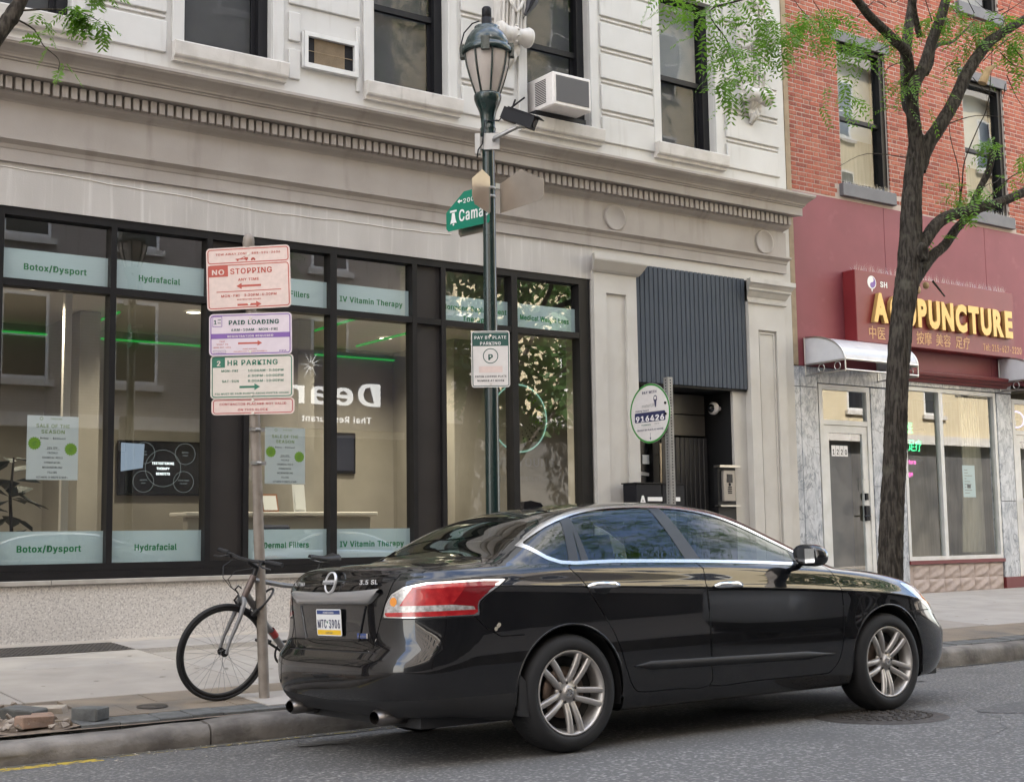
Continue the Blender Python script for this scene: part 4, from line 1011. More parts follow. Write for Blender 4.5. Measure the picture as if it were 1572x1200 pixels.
F.text('glow_white', 'TOWN', .22, -.02, .085, bold=.02, wid=.30); F.text('glow_white', 'APARTMENTS', .235, -.145, .085, bold=.02, wid=.50); F.text('ink_grey', 'WALNUT STREET', .235, -.235, .04, wid=.40)  # white poster lines are given a glow, though no lamp is there
F.build(d_, 'door_poster')
# dome camera and intercom
dc = thing('dome_camera', (12.66, 13.35, 2.93), 'white dome camera under the slatted entrance fascia', 'camera')
mb = MB(); mb.lathe([(0, 0), (.075, 0), (.085, -.02), (.085, -.06), (.06, -.075), (0, -.08)], (12.86, 13.30, 2.94), 20, 'x'); mb.build('housing', 'sign_white', dc)
mb = MB(); mb.lathe([(.058, -.075), (.05, -.11), (.03, -.13), (0, -.138)], (12.86, 13.30, 2.94), 18, 'x'); mb.build('dome', 'screen', dc)
mb = MB(); mb.tube([(12.94, 13.30, 2.94), (12.85, 13.30, 2.94)], .03, 10); mb.build('mount', 'sign_white', dc)
ic = thing('intercom', (12.79, 13.0, 1.62), 'steel door intercom with small screen and keypad in the entrance', 'intercom')
mb = MB(); mb.box((12.62, 13.05, .3), (12.948, 13.12, 2.12)); mb.build('back_panel', 'black_recess', ic)
mb = MB(); mb.box((12.60, 12.98, 2.12), (12.97, 13.1, 2.15)); mb.box((12.60, 12.98, 1.60), (12.97, 13.1, 1.62)); mb.build('hood', 'steel', ic)
mb = MB(); mb.bbox((12.68, 13.0, 1.67), (12.90, 13.049, 2.08), .008); mb.build('face_plate', 'chrome_tan', ic)
mb = MB(); mb.box((12.74, 12.995, 1.92), (12.84, 12.999, 2.03)); mb.build('display', 'screen', ic)
kb = MB(); kb.box((-.007, -.006, -.007), (.007, .002, .007)); kme = kb.mesh('button', 'cam_black'); io = Vector(ORG[ic.name])
for r_ in range(4):
    for c_ in range(3): inst('button', kme, ic, Vector((12.765+c_*.025, 12.998, 1.86-r_*.027))-io)
mb = MB(); mb.lathe([(0, -.004), (.02, -.004), (.022, .002)], (12.79, 12.999, 1.895), 16, 'y'); mb.build('speaker', 'cam_black', ic)
mbx = thing('mail_box', (11.35, 12.78, .3), 'black letter A mailbox pedestal in front of the entrance pilaster', 'mailbox')
for a, b, nm in ((10.86, 11.28, 'left_case'), (11.29, 11.66, 'right_case')):
    mb = MB(); mb.bbox((a, 12.66, 1.2), (b, 12.92, 1.87), .01); mb.build('case', 'cam_black', mbx)
mb = MB(); mb.box((10.85, 12.65, 1.87), (11.67, 12.94, 1.885)); mb.build('lid', 'bronze_frame', mbx)
for xl in (10.95, 11.5):
    mb = MB(); mb.box((xl, 12.72, .28), (xl+.06, 12.86, 1.2)); mb.build('leg', 'cam_black', mbx)
F = Face((10.86, 12.659, 1.56), (1, 0, 0), (0, 0, 1), .001)
F.text('ink_white', 'A', .10, .04, .17, bold=.05, sx=.9); F.rect('ink_white', .18, .095, .42, .145); F.rect('ink_white', .50, .095, .72, .145)
F.build(mbx)
# ------------------------------------------------------------------ red brick building
YR = 13.10
RX0, RX1 = 14.20, 30.0
red = thing('brick_building', (19.0, 13.1, .3), 'red brick building with maroon stucco and grey marble shopfront', 'building')
rw = [(15.40, 16.50), (18.43, 19.53), (21.46, 22.56), (24.5, 25.6)]
rh = [(a, b, 6.40, 8.60) for a, b in rw]+[(a, b, 9.9, 12.0) for a, b in rw]
mb = MB(); wall_holes(mb, RX0, RX1, 6.15, 13.5, YR, rh, .2)
mb.quad((RX0, YR, 0), (RX0, YR+9, 0), (RX0, YR+9, 13.5), (RX0, YR, 13.5)); mb.quad((RX0, YR, 13.5), (RX1, YR, 13.5), (RX1, YR+9, 13.5), (RX0, YR+9, 13.5)); mb.quad((RX0, YR+9, 0), (RX1, YR+9, 0), (RX1, YR+9, 13.5), (RX0, YR+9, 13.5))
bw = mb.build('brick_wall', 'mortar', red)
# Flemish bond, brick by brick, on the stretch the street shows
bo = Vector(ORG[bw.name])
H, ST, HD = 0.069, 0.2155, 0.1115
def brick_me(L, i):
    mb = MB(); mb.bbox((0, -.005, 0), (L-.012, .02, H-.012), .003); return mb.mesh('brick', 'brick%d' % i)
bms = {(t, i): brick_me(ST if t == 's' else HD, i) for t in 'sh' for i in range(5)}
rg = random.Random(21)
cells = []
nrow = int((13.45-6.17)/H)
for r in range(nrow):
    z = 6.175+r*H; x = RX0+.065 - (0 if r % 2 == 0 else (ST+HD)/2); t = 's'
    while x < RX1-.1:
        L = ST if t == 's' else HD
        a, b = max(x, RX0+.06), x+L
        blocked = [h for h in rh if h[2]-.03 < z+H*.5 < h[3]+.16 and a < h[1]+.09*(z+H*.5 > h[3]) and b > h[0]-.09*(z+H*.5 > h[3])]
        sill = [h for h in rh if h[2]-.22 < z+H*.5 < h[2] and a < h[1]+.07 and b > h[0]-.07]
        if not blocked and not sill and b-a > .03: cells.append((a, z, b-a, t, L))
        elif (blocked and not sill):
            h = blocked[0]; e = .09*(z+H*.5 > h[3])
            if a < h[0]-e-.02: cells.append((a, z, h[0]-e-a, 'c', L))
            if b > h[1]+e+.02: cells.append((h[1]+e, z, b-h[1]-e, 'c', L))
        x += L; t = 'h' if t == 's' else 's'
# the 300 whole bricks that show largest are single parts, the rest one part
def rank(c): return (c[0]+c[2]/2-0)**2 + 169 + (c[1]-1.2)**2
vis = [c for c in cells if c[3] in 'sh' and abs(c[2]-c[4]) < 1e-6 and c[1] < 8.75]
vis.sort(key=rank); single = set(vis[:300])
rest = [MB() for _ in range(1)][0]
for c in cells:
    i = rg.choice((0, 0, 1, 1, 2, 3, 4))
    dj = rg.uniform(-.0025, .0025)
    if c in single:
        inst('brick', bms[(c[3], i)], bw, Vector((c[0], YR+dj, c[1]))-bo)
    elif c[0] < 21 and c[1] < 9.6:
        rest.cur = i; rest.bbox((c[0], YR-.005+dj, c[1]), (c[0]+c[2]-.012, YR+.02, c[1]+H-.012), .003)
    else:
        rest.cur = i; rest.box((c[0], YR-.005+dj, c[1]), (c[0]+c[2]-.012, YR+.02, c[1]+H-.012))
rest.build('remaining_bricks', ['brick%d' % i for i in range(5)], bw, kind='stuff')
mb = MB(); mb.box((14.165, YB+.05, 3.6), (14.262, YR+.05, 13.0)); mb.build('joint_strip', 'tan_strip', red)
for k, (a, b) in enumerate(rw):
    for z0, z1 in ((6.40, 8.60), (9.9, 12.0)):
        mb = MB(); mb.bbox((a-.10, YR-.03, z1), (b+.10, YR+.1, z1+.165), .006); mb.build('lintel', 'lintel_grey', red)
        mb = MB(); mb.bbox((a-.06, YR-.075, z0-.20), (b+.06, YR+.1, z0-.01), .006); mb.build('sill', 'lintel_grey', red)
        yf = YR+.10
        mb = MB()
        for (p, q) in (((a, yf-.06, z0), (a+.05, yf+.1, z1)), ((b-.10, yf-.06, z0), (b, yf+.1, z1)), ((a+.05, yf-.06, z1-.06), (b-.10, yf+.1, z1)), ((a+.05, yf-.04, z0), (b-.10, yf+.1, z0+.06))): mb.box(p, q)
        wn = mb.build('window', 'bronze_frame', red); zm = (z0+z1)/2-.05
        mb = MB(); mb.box((a+.05, yf-.01, zm-.03), (b-.10, yf+.06, zm+.03)); mb.build('sash', 'bronze_frame', wn)
        mb = MB(); mb.quad((a+.05, yf+.03, z0+.06), (b-.10, yf+.03, z0+.06), (b-.10, yf+.03, zm), (a+.05, yf+.03, zm)); mb.build('pane', 'window_glass_clear', wn)
        mb = MB(); mb.quad((a+.05, yf+.012, zm), (b-.10, yf+.012, zm), (b-.10, yf+.012, z1-.06), (a+.05, yf+.012, z1-.06)); mb.build('pane', 'window_glass_clear', wn)
        mb = MB(); mb.quad((a, yf+.25, z0), (b, yf+.25, z0), (b, yf+.25, zm+.05), (a, yf+.25, zm+.05)); mb.build('pane_backing', 'curtain', wn)
        mb = MB(); mb.quad((a, yf+.22, zm-.2), (b, yf+.22, zm-.2), (b, yf+.22, z1), (a, yf+.22, z1)); mb.build('blind', 'blind', wn)
        # bird spikes
        if k < 2 and z0 < 7:
            mb = MB(); rg2 = random.Random(k)
            for q in range(70):
                x = a+.02+(b-a)*q/70; p = Vector((x, YR-.03, z0-.01)); t_ = p+Vector((rg2.uniform(-.03, .03), rg2.uniform(-.04, .03), rg2.uniform(.07, .11)))
                mb.add([p, p+Vector((.003, 0, 0)), t_], [(0, 1, 2)])
            mb.build('bird_spikes', 'steel', red, kind='stuff')
# maroon stucco in panels
for a, b in ((RX0, 16.30), (16.30, 18.80), (18.80, 21.3), (21.3, 24.0), (24.0, 30.0)):
    mb = MB(); mb.bbox((a+.002, YR-.012, 3.60), (b-.002, YR+.12, 6.148), .005); mb.build('stucco_panel', 'red_stucco', red)
mb = MB(); mb.box((14.145, YB+.08, 3.6), (14.195, YR+.3, 6.1)); mb.build('stucco_return', 'red_trim', red)
# marble cladding slabs
def slabm(a, b, z0, z1, y=YR-.03): 
    mb = MB(); mb.bbox((a+.003, y, z0+.003), (b-.003, YR+.15, z1-.003), .005); mb.build('marble_slab', 'marble', red)
for z0, z1 in ((.3, 3.30),): slabm(14.30, 14.66, z0, z1)
slabm(14.15, 14.30, .3, 3.30, YR-.028); slabm(14.15, 14.30, 3.30, 3.595, YR-.028); slabm(14.30, 14.66, 3.30, 3.595); slabm(14.66, 16.5, 3.37, 3.595); slabm(15.80, 16.52, .3, 1.9); slabm(15.80, 16.52, 1.9, 3.36)
slabm(16.5, 17.5, 3.44, 3.595); slabm(17.5, 18.5, 3.44, 3.595); slabm(18.5, 19.28, 3.44, 3.595); slabm(18.86, 19.26, .45, 1.7); slabm(18.86, 19.26, 1.7, 3.43); slabm(20.5, 24, .4, 3.595)
mb = MB(); mb.box((18.84, YR-.06, .3), (19.6, YR+.1, .50)); mb.box((19.6, YR-.10, .3), (20.6, YR+.1, .62)); mb.build('plinth', 'red_trim', red)
# crown moulding over the shop window
mb = MB(); mb.sweep_x([(0, 3.50), (.05, 3.505), (.06, 3.53), (.10, 3.55), (.12, 3.58), (.16, 3.60), (.17, 3.635), (.17, 3.65), (0, 3.69)], 16.42, 19.05, YR-.03, e0=.6, e1=.6); mb.build('moulding', 'red_trim', red)
# shop window
def framed(x0, x1, z0, z1, y, t, m, name, parent, d=.08):
    mb = MB()
    for p, q in (((x0, y, z0), (x0+t, y+d, z1)), ((x1-t, y, z0), (x1, y+d, z1)), ((x0+t, y, z1-t), (x1-t, y+d, z1)), ((x0+t, y, z0), (x1-t, y+d, z0+t))): mb.box(p, q)
    return mb.build(name, m, parent)
sw = framed(16.54, 18.85, .80, 3.43, YR-.02, .06, 'white_frame', 'shop_window', red)
mb = MB(); mb.box((17.40, YR-.02, .86), (17.48, YR+.06, 3.37)); mb.build('mullion', 'white_frame', sw)
for a, b in ((16.60, 17.40), (17.48, 18.79)):
    mb = MB(); mb.quad((a, YR+.03, .86), (b, YR+.03, .86), (b, YR+.03, 3.37), (a, YR+.03, 3.37)); mb.build('pane', 'shop_glass', sw)
mb = MB(); mb.box((16.52, YR-.05, .745), (18.86, YR+.05, .798)); mb.build('sill', 'red_trim', red)
# relief tiles under it
rg = random.Random(4)
def relief(seed, w_, h_):
    r_ = random.Random(seed); nx, ny = 12, 8; vs = []; mb = MB()
    for j in range(ny+1):
        for i in range(nx+1):
            u, v = i/nx, j/ny; edge = min(u, 1-u, v, 1-v)
            hgt = 0 if edge < .04 else .012+.010*math.sin((u*7-v*9)+seed)+.006*r_.uniform(-1, 1)
            vs.append((u*w_, -hgt, v*h_))
    mb.smooth = True
    mb.add(vs, [(j*(nx+1)+i, j*(nx+1)+i+1, (j+1)*(nx+1)+i+1, (j+1)*(nx+1)+i) for j in range(ny) for i in range(nx)])
    return mb.mesh('tile', 'tile_pink')
tms = [relief(k, .366, .222) for k in range(3)]; ro = Vector(ORG[red.name])
mb = MB(); mb.box((16.5, YR-.004, .28), (18.84, YR+.1, .744)); mb.build('tile_backing', 'tile_pink', red)
for r in range(2):
    for c in range(6):
        inst('tile', tms[(c*2+r) % 3], red, Vector((16.62+c*.37, YR-.006, .295+r*.226))-ro)
# interior of the massage shop
mb = MB(); mb.quad((16.2, 15.2, .5), (20.4, 15.2, .5), (20.4, 15.2, 3.6), (16.2, 15.2, 3.6)); mb.quad((16.2, 13.3, .5), (16.2, 15.2, .5), (16.2, 15.2, 3.6), (16.2, 13.3, 3.6)); mb.quad((20.4, 13.3, .5), (20.4, 15.2, .5), (20.4, 15.2, 3.6), (20.4, 13.3, 3.6)); mb.build('interior_wall', 'curtain', red)
mb = MB(); mb.quad((16.2, 13.2, .62), (20.4, 13.2, .62), (20.4, 15.2, .62), (16.2, 15.2, .62)); mb.quad((16.2, 13.2, 3.55), (20.4, 13.2, 3.55), (20.4, 15.2, 3.55), (16.2, 15.2, 3.55)); mb.build('interior_floor', 'curtain', red)
mb = MB()
for k in range(16):
    x = 18.30+k*.03; mb.tube([(x, 13.35+.02*(k % 2), 3.5), (x+.01, 13.36, 2.2), (x+.06*(k-6)*.12, 13.40, .9)], .022, 6)
mb.build('curtain', 'curtain', red)
mb = MB(); mb.bbox((16.75, 14.2, .62), (17.3, 14.8, 1.7), .03); mb.bbox((17.75, 14.5, .62), (18.2, 15.0, 1.55), .03); mb.build('interior_cabinet', 'inside_dark', red)
# doors
def shop_door(x0, x1, lab, num=None):
    d = framed(x0, x1, .38, 3.36, YR-.02, .075, 'white_frame', 'door', red)
    mb = MB(); mb.box((x0+.075, YR-.018, 2.78), (x1-.075, YR+.05, 2.85)); mb.build('transom_bar', 'white_frame', d)
    mb = MB(); mb.quad((x0+.075, YR+.02, 2.85), (x1-.075, YR+.02, 2.85), (x1-.075, YR+.02, 3.285), (x0+.075, YR+.02, 3.285)); mb.build('transom_pane', 'shop_glass', d)
    lf = framed(x0+.08, x1-.08, .46, 2.775, YR-.005, .11, 'white_frame', 'door_leaf', d, .045)
    mb = MB(); mb.quad((x0+.19, YR+.015, .57), (x1-.19, YR+.015, .57), (x1-.19, YR+.015, 2.66), (x0+.19, YR+.015, 2.66)); mb.build('pane', 'shop_glass', d)
    return d
d1 = shop_door(14.69, 15.79, '')
mb = MB(); mb.box((14.66, 13.5, .3), (15.82, 13.55, 3.4)); mb.quad((14.66, 13.1, .4), (15.82, 13.1, .4), (15.82, 13.5, .4), (14.66, 13.5, .4)); mb.build('hall_back', 'inside_dark', red)
mb = MB(); mb.box((15.58, YR-.045, 1.40), (15.66, YR-.006, 1.62)); mb.tube([(15.62, YR-.05, 1.47), (15.62, YR-.08, 1.47), (15.50, YR-.08, 1.47)], .011, 8); mb.box((15.60, YR-.04, 1.70), (15.65, YR-.006, 1.80)); mb.build('handle', 'cam_black', d1)
mb = MB(); mb.tube([(15.55, YR-.03, 1.84), (15.55, YR-.03, 2.0), (15.60, YR-.03, 2.0)], .008, 6); mb.build('latch', 'steel', d1)
F = Face((14.95, YR+.014, 2.33), (1, 0, 0), (0, 0, 1), .001)
for i, s in enumerate('1220'):
    F.rect('ink_white', i*.088, 0, i*.088+.082, .155); F.text('ink_black', s, i*.088+.041, .025, .105, bold=.03, sx=.75)
F.build(d1, 'house_number')
d2 = shop_door(19.28, 20.40, '')
mb = MB(); mb.tube([(19.42, YR-.06, 1.2), (19.42, YR-.06, 1.75)], .014, 8); mb.tube([(19.42, YR-.06, 1.72), (19.70, YR-.06, 1.72)], .012, 8); mb.tube([(19.42, YR-.06, 1.3), (19.70, YR-.06, 1.3)], .012, 8); mb.build('handle', 'white_frame', d2)
# neon lettering and paper in the window
def neon(lines, x, z, m, lb, h=.10):
    t_ = thing('neon_sign', (x, 13.22, z-.1), lb, 'neon sign', 'neon lettering in the massage window')
    mb = MB(); mb.box((x-.45, 13.235, z+.04), (x+.45, 13.245, z+.07)); mb.build('backing_bar', 'cam_black', t_)
    F = Face((x, 13.23, z), (1, 0, 0), (0, 0, 1), .002)
    for i, s in enumerate(lines): F.text(m, s, 0, -i*h*1.9, h, bold=.03, sx=.85)
    F.build(t_, 'tube')
neon(('中医', '针灸 足疗'), 16.78, 2.74, 'neon_green', 'green glowing characters in the massage window', .14)
neon(('Acupuncture', 'Massage'), 16.70, 2.26, 'neon_pink', 'pink glowing words in the massage window', .095)
nr = thing('neon_sign', (19.62, 13.22, 2.86), 'blue glowing ring above the far shop door', 'neon sign', 'neon lettering in the massage window')
mb = MB(); mb.tube([(19.62+.20*math.cos(q*math.pi/12), 13.23, 3.05+.13*math.sin(q*math.pi/12)) for q in range(25)], .012, 6, caps=False); mb.build('tube', 'neon_blue', nr)
mb = MB(); mb.box((19.4, 13.245, 3.04), (19.84, 13.255, 3.06)); mb.build('backing_bar', 'cam_black', nr)
wp = thing('notice_sheet', (18.15, YR+.035, 1.75), 'pale paper notice taped inside the right pane of the massage window', 'notice')
mb = MB(); mb.box((17.98, YR+.033, 1.76), (18.29, YR+.036, 2.26)); mb.build('sheet', 'film', wp)
F = Face((17.98, YR+.0325, 1.76), (1, 0, 0), (0, 0, 1), .0006)
for i in range(9): F.rect('ink_grey', .04, .06+i*.045, .04+.2*(0.6+.4*math.sin(i*2.3)), .072+i*.045)
F.rect('ink_black', .10, .14, .19, .20); F.build(wp, 'print')
# ------------------------------------------------------------------ acupuncture sign box
ac = thing('shop_sign', (17.2, 12.85, 3.99), 'maroon sign box with raised gold acupuncture lettering', 'sign')
mb = MB(); mb.bbox((15.30, 12.85, 3.99), (19.13, YR-.013, 5.05), .008); mb.build('box', 'red_sign', ac)
F = Face((15.30, 12.85, 3.99), (1, 0, 0), (0, 0, 1), .0015)
FL = Face(F.o, F.u, F.v, F.lift); FL.disc('ink_white', (.37, .90), .098); FL.build(ac, 'emblem_disc')
F.poly('ink_purple', [(.37+.082*math.cos(R_(a)), .90+.082*math.sin(R_(a))) for a in range(-100, 81, 12)]+[(.37+.041*math.sin(R_(a)), .90+.041+.041*math.cos(R_(a))-.0) for a in range(0, 180, 20)]+[(.37-.041*math.sin(R_(a)), .90-.041+.041*math.cos(R_(a))) for a in range(0, 180, 20)], 2)
F.poly('ink_white', [(.35, .80), (.39, .80), (.37, .755)])
F.text('ink_white', 'SH', .56, .85, .115, al='l', bold=.05)
F.text('gold_print', '中医', .26, .075, .15, al='l', wid=.36, bold=.012); F.text('gold_print', '按摩', 1.34, .075, .15, al='l', wid=.36, bold=.012); F.text('gold_print', '美容', 1.80, .075, .15, al='l', wid=.36, bold=.012); F.text('gold_print', '足疗', 2.28, .075, .15, al='l', wid=.36, bold=.012)
F.text('gold_print', 'Tel: 215-627-2220', 2.98, .075, .15, al='l', wid=1.0, bold=.01)
F.build(ac)
# raised letters, each its own part
def raised(s, x0, x1, z, h, y, dep, m, parent):
    """letters spaced across x0..x1"""
    geo = [text_geo(c, .075, False) for c in s]; tot = sum(g[2] for g in geo)+.16*(len(s)-1); k = (x1-x0)/tot; x = x0
    for c, (vs, fs, wd) in zip(s, geo):
        bm = bmesh.new(); vv = [bm.verts.new((x+a*k, y, z+b*h)) for a, b, _ in vs]
        for f in fs:
            try: bm.faces.new([vv[i] for i in f])
            except ValueError: pass
        r = bmesh.ops.extrude_face_region(bm, geom=list(bm.faces))
        for v in [e for e in r['geom'] if isinstance(e, bmesh.types.BMVert)]: v.co.y -= dep
        bm.verts.index_update()
        mb = MB(); mb.add([v.co for v in bm.verts], [[v.index for v in f.verts] for f in bm.faces]); bm.free()
        mb.build('letter', m, parent); x += (wd+.16)*k
raised('ACUPUNCTURE', 15.60, 18.98, 4.32, .40, 12.843, .065, 'gold', ac)
mb = MB(); rg = random.Random(8)
for q in range(260):
    x = 15.35+3.7*q/260; p = Vector((x, 12.93, 5.05)); t_ = p+Vector((rg.uniform(-.05, .05), rg.uniform(-.06, .06), rg.uniform(.08, .15))); mb.add([p, p+Vector((.003, 0, 0)), t_], [(0, 1, 2)])
mb.build('bird_spikes', 'steel', ac, kind='stuff')
# curved door canopies
def awning(x0, x1, lb):
    a = thing('door_canopy', ((x0+x1)/2, YR-.4, 3.6), lb, 'canopy', 'curved canopies over the shop doors')
    mb = MB(); pr = []
    for k in range(13):
        t = k/12*math.pi/2; pr.append((.72*math.sin(t)+.02, 3.62+.38*math.cos(t)))
    mb.smooth = True
    n = len(pr); mb.add([(x0, YR-.02-p, z) for p, z in pr]+[(x1, YR-.02-p, z) for p, z in pr], [(i, n+i, n+i+1, i+1) for i in range(n-1)]); mb.smooth = False
    mb.build('sheet', 'canopy', a)
    for x in (x0, x1):
        mb = MB(); mb.add([(x, YR-.02-p, z) for p, z in pr]+[(x, YR-.03, 3.62)], [tuple(range(n+1))]); mb.build('side_panel', 'canopy', a)
        mb = MB(); mb.tube([(x, YR-.02-p, z) for p, z in pr], .014, 6); mb.tube([(x, YR-.03, 3.61), (x, YR-.76, 3.61)], .014, 6); mb.tube([(x, YR-.03, 3.46), (x, YR-.76, 3.46)], .012, 6); mb.tube([(x, YR-.03, 3.46), (x, YR-.03, 4.0)], .014, 6); mb.tube([(x, YR-.76, 3.46), (x, YR-.76, 3.62)], .010, 6); mb.build('bracket', 'steel', a)
        for yy in (YR-.33, YR-.62):
            mb = MB(); mb.tube([(x, yy+.055*math.cos(q*.5), 3.535+.055*math.sin(q*.5)) for q in range(14)], .007, 5); mb.build('scroll', 'steel', a)
    mb = MB(); mb.tube([(x0, YR-.76, 3.62), (x1, YR-.76, 3.62)], .018, 8); mb.tube([(x0, YR-.76, 3.47), (x1, YR-.76, 3.47)], .014, 8); mb.build('front_rail', 'steel', a)
awning(14.42, 15.98, 'curved silver canopy over the door numbered 1220')
awning(18.98, 20.7, 'curved silver canopy cut by the picture edge at the far shop door')
# neighbours closing the row so that the street reads on beyond the frame
nb = thing('row_building', (-14, 18, .2), 'plain beige building continuing the row beyond the apartment block', 'building')
mb = MB(); mb.box((-40, 13.1, .2), (-3.25, 23, 20)); mb.build('wall', 'beige_paint', nb)
nb2 = thing('row_building', (36, 18, .2), 'plain brick building continuing the row beyond the massage shop', 'building')
mb = MB(); mb.box((30.05, 13.1, .2), (60, 23, 15)); mb.build('wall', 'brown_brick', nb2)
# ------------------------------------------------------------------ street furniture
def frame_dir(az): return Vector((math.cos(R_(az)), math.sin(R_(az)), 0))
def plate_rr(F, a0, b0, a1, b1, r, th, m, parent, name='plate'):
    """thin rounded plate behind the print of face F"""
    pts = F.rrect_pts(a0, b0, a1, b1, r); n = len(pts)
    mb = MB(); mb.add([F.P(a, b, 0) for a, b in pts]+[F.P(a, b, -th) for a, b in pts], [tuple(range(n)), tuple(range(2*n-1, n-1, -1))]+[(i, n+i, n+(i+1) % n, (i+1) % n) for i in range(n)])
    return mb.build(name, m, parent)
# ---- parking sign pole: a leaning round post
PX, PY = 4.165, 8.93
zp = walk_z(PX, PY)
top = Vector((4.02, 8.93, 3.40))
pp = thing('sign_pole', (PX, PY, zp), 'weathered round steel sign pole leaning beside the bicycle', 'pole')
mb = MB(); mb.tube([(PX, PY, zp-.01), tuple(Vector((PX, PY, zp)).lerp(top, .5)), tuple(top)], .0375, 16); mb.build('post', 'pole_steel', pp)
mb = MB(); mb.lathe([(.042, -.06), (.043, -.01), (.038, .02), (.022, .045), (0, .052)], tuple(top), 16); mb.build('cap', 'pole_steel', pp)
def pole_at(z): 
    t = (z-zp)/(top.z-zp); return Vector((PX, PY, zp)).lerp(top, t)
for z in (1.78, 2.02):
    c = pole_at(z); mb = MB(); mb.lathe([(.040, -.012), (.043, -.012), (.043, .012), (.040, .012)], tuple(c), 16); mb.obox((c.x+.045, c.y-.02, c.z), (.018, 0, 0), (0, .012, 0), (0, 0, .014)); mb.obox((c.x-.035, c.y-.035, c.z), (.02, 0, 0), (0, .010, 0), (0, 0, .012)); mb.build('strap', 'galvanised', pp)
u_ = frame_dir(-37.5)
lean = (top-Vector((PX, PY, zp))).normalized()
def psign(zc, w_, h_, m, lb, tilt=0.0):
    c = pole_at(zc); n = u_.cross(Vector((0, 0, 1)))
    v_ = (lean + Vector((0, 0, 0))).normalized()
    uu = (u_*math.cos(tilt)+Vector((0, 0, 1))*math.sin(tilt)); vv = (Vector((0, 0, 1))*math.cos(tilt)-u_*math.sin(tilt))
    o = c+n*.046
    t_ = thing('parking_sign', tuple(o-vv*h_/2), lb, 'sign', 'parking signs stacked on the round pole')
    F = Face(o, uu, vv, .0007)
    plate_rr(F, -w_/2, -h_/2, w_/2, h_/2, .03, .003, m, t_)
    for q in (-.42, .38):
        cc = F.P(.0, q*h_, 0); mb = MB(); mb.tube([cc, cc+F.n*.006], .010, 10); mb.build('bolt', 'aluminium', t_)
    return F, t_
# 1 no stopping
F, t_ = psign(3.115, .61, .457, 'sign_pink', 'pinkish no stopping and tow away sign, topmost of the stack', R_(1.9))
F.border('ink_red', -.295, .112, .295, .218, .022, .007); F.border('ink_red', -.295, -.218, .295, .102, .022, .007)
F.text('ink_red', 'TOW AWAY ZONE   888-591-3636', 0, .172, .021, wid=.47, bold=.022)
F.poly('ink_red', [(-.09, .135), (-.03, .135), (-.03, .143), (-.09, .143)]); F.poly('ink_red', [(-.03, .135), (0.0, .135), (.0, .150), (-.025, .150)]); F.poly('ink_red', [(-.06, .142), (-.02, .160), (-.016, .157), (-.05, .140)]); F.poly('ink_red', [(.02, .133), (.055, .133), (.045, .146), (.03, .146)])
for c in (-.075, -.012, .028, .047): F.disc('ink_red', (c, .132), .007)
F.rect('ink_red', -.292, .016, -.148, .099); F.text('sign_pink', 'NO', -.22, .032, .051, bold=.03, wid=.085, z=3); F.text('ink_red', 'STOPPING', -.13, .032, .056, al='l', wid=.30, bold=.022)
F.text('ink_red', 'ANY TIME', 0, -.020, .026, wid=.15, bold=.022); F.arrow('ink_red', .09, -.058, -.09, .015); F.rect('ink_red', -.235, -.098, .235, -.092)
F.text('ink_red', 'MON-FRI   3:30PM-6:30PM', 0, -.135, .025, wid=.40, bold=.022); F.text('ink_red', 'RESTRICTED HOURS', 0, -.162, .014, wid=.17, bold=.022); F.arrow('ink_red', -.085, -.195, .09, .015); F.build(t_)
# 2 paid loading
F, t_ = psign(2.705, .60, .305, 'sign_lilac', 'lilac paid loading sign with purple band, second of the stack', R_(.6))
F.border('ink_purple', -.29, -.143, .29, .143, .022, .007)
F.border('ink_purple', -.275, .058, -.205, .135, .004, .004); F.text('ink_darkgreen', '1', -.255, .078, .042, bold=.04); F.text('ink_darkgreen', 'HR', -.225, .105, .014, bold=.04, wid=.02); F.text('ink_darkgreen', 'MAX', -.225, .083, .012, bold=.04, wid=.022)
F.text('ink_darkgreen', 'PAID LOADING', .025, .072, .044, bold=.05, wid=.36); F.text('ink_darkgreen', '6AM-10AM   MON-FRI', .03, .025, .025, wid=.335, bold=.022)
F.rect('ink_purple', -.287, -.028, .287, .009); F.text('sign_lilac', 'REGISTRATION REQUIRED', 0, -.02, .021, bold=.05, wid=.33, z=3)
F.arrow('ink_red', -.09, -.065, .085, .013)
for i, s in enumerate(('Text', '"PHIL" TO', '(855) 997-1211')): F.text('ink_red', s, -.205, -.052-.022*i, .013, wid=(.04, .085, .125)[i], bold=.02)
F.text('ink_purple', 'CurbPass', -.225, -.132, .014, wid=.075); F.border('ink_navy', -.272, -.137, -.178, -.112, .004, .002)
F.text('ink_red', 'PERMIT REQUIRED', -.005, -.11, .009, wid=.10, bold=.022); F.text('ink_red', 'PHILADELPHIA PARKING AUTHORITY', 0, -.127, .009, wid=.24, bold=.022); F.text('ink_purple', 'PPA', .235, -.132, .017, wid=.05)
F.build(t_)
# 3 two hour parking
F, t_ = psign(2.40, .60, .315, 'sign_cream', 'cream and green two hour parking sign, third of the stack', R_(.4))
F.border('ink_green', -.29, -.148, .29, .148, .022, .007); F.rect('ink_green', -.287, .068, -.195, .145); F.text('sign_cream', '2', -.24, .081, .050, bold=.03, z=3)
F.text('ink_green', 'HR PARKING', -.175, .083, .052, al='l', wid=.36, bold=.022)
for s, a, z, wd in (('MON-FRI', -.16, .035, .12), ('10:00AM-3:30PM', .10, .035, .255), ('6:30PM-10:00PM', .10, -.003, .255), ('SAT-SUN', -.155, -.04, .12), ('8:00AM-10:00PM', .10, -.04, .255)): F.text('ink_green', s, a, z, .023, wid=wd, bold=.022)
F.arrow('ink_green', -.09, -.075, .06, .016); F.text('ink_green', 'FEE MUST BE PAID DURING ABOVE POSTED HOURS', 0, -.128, .018, wid=.53, bold=.022); F.build(t_)
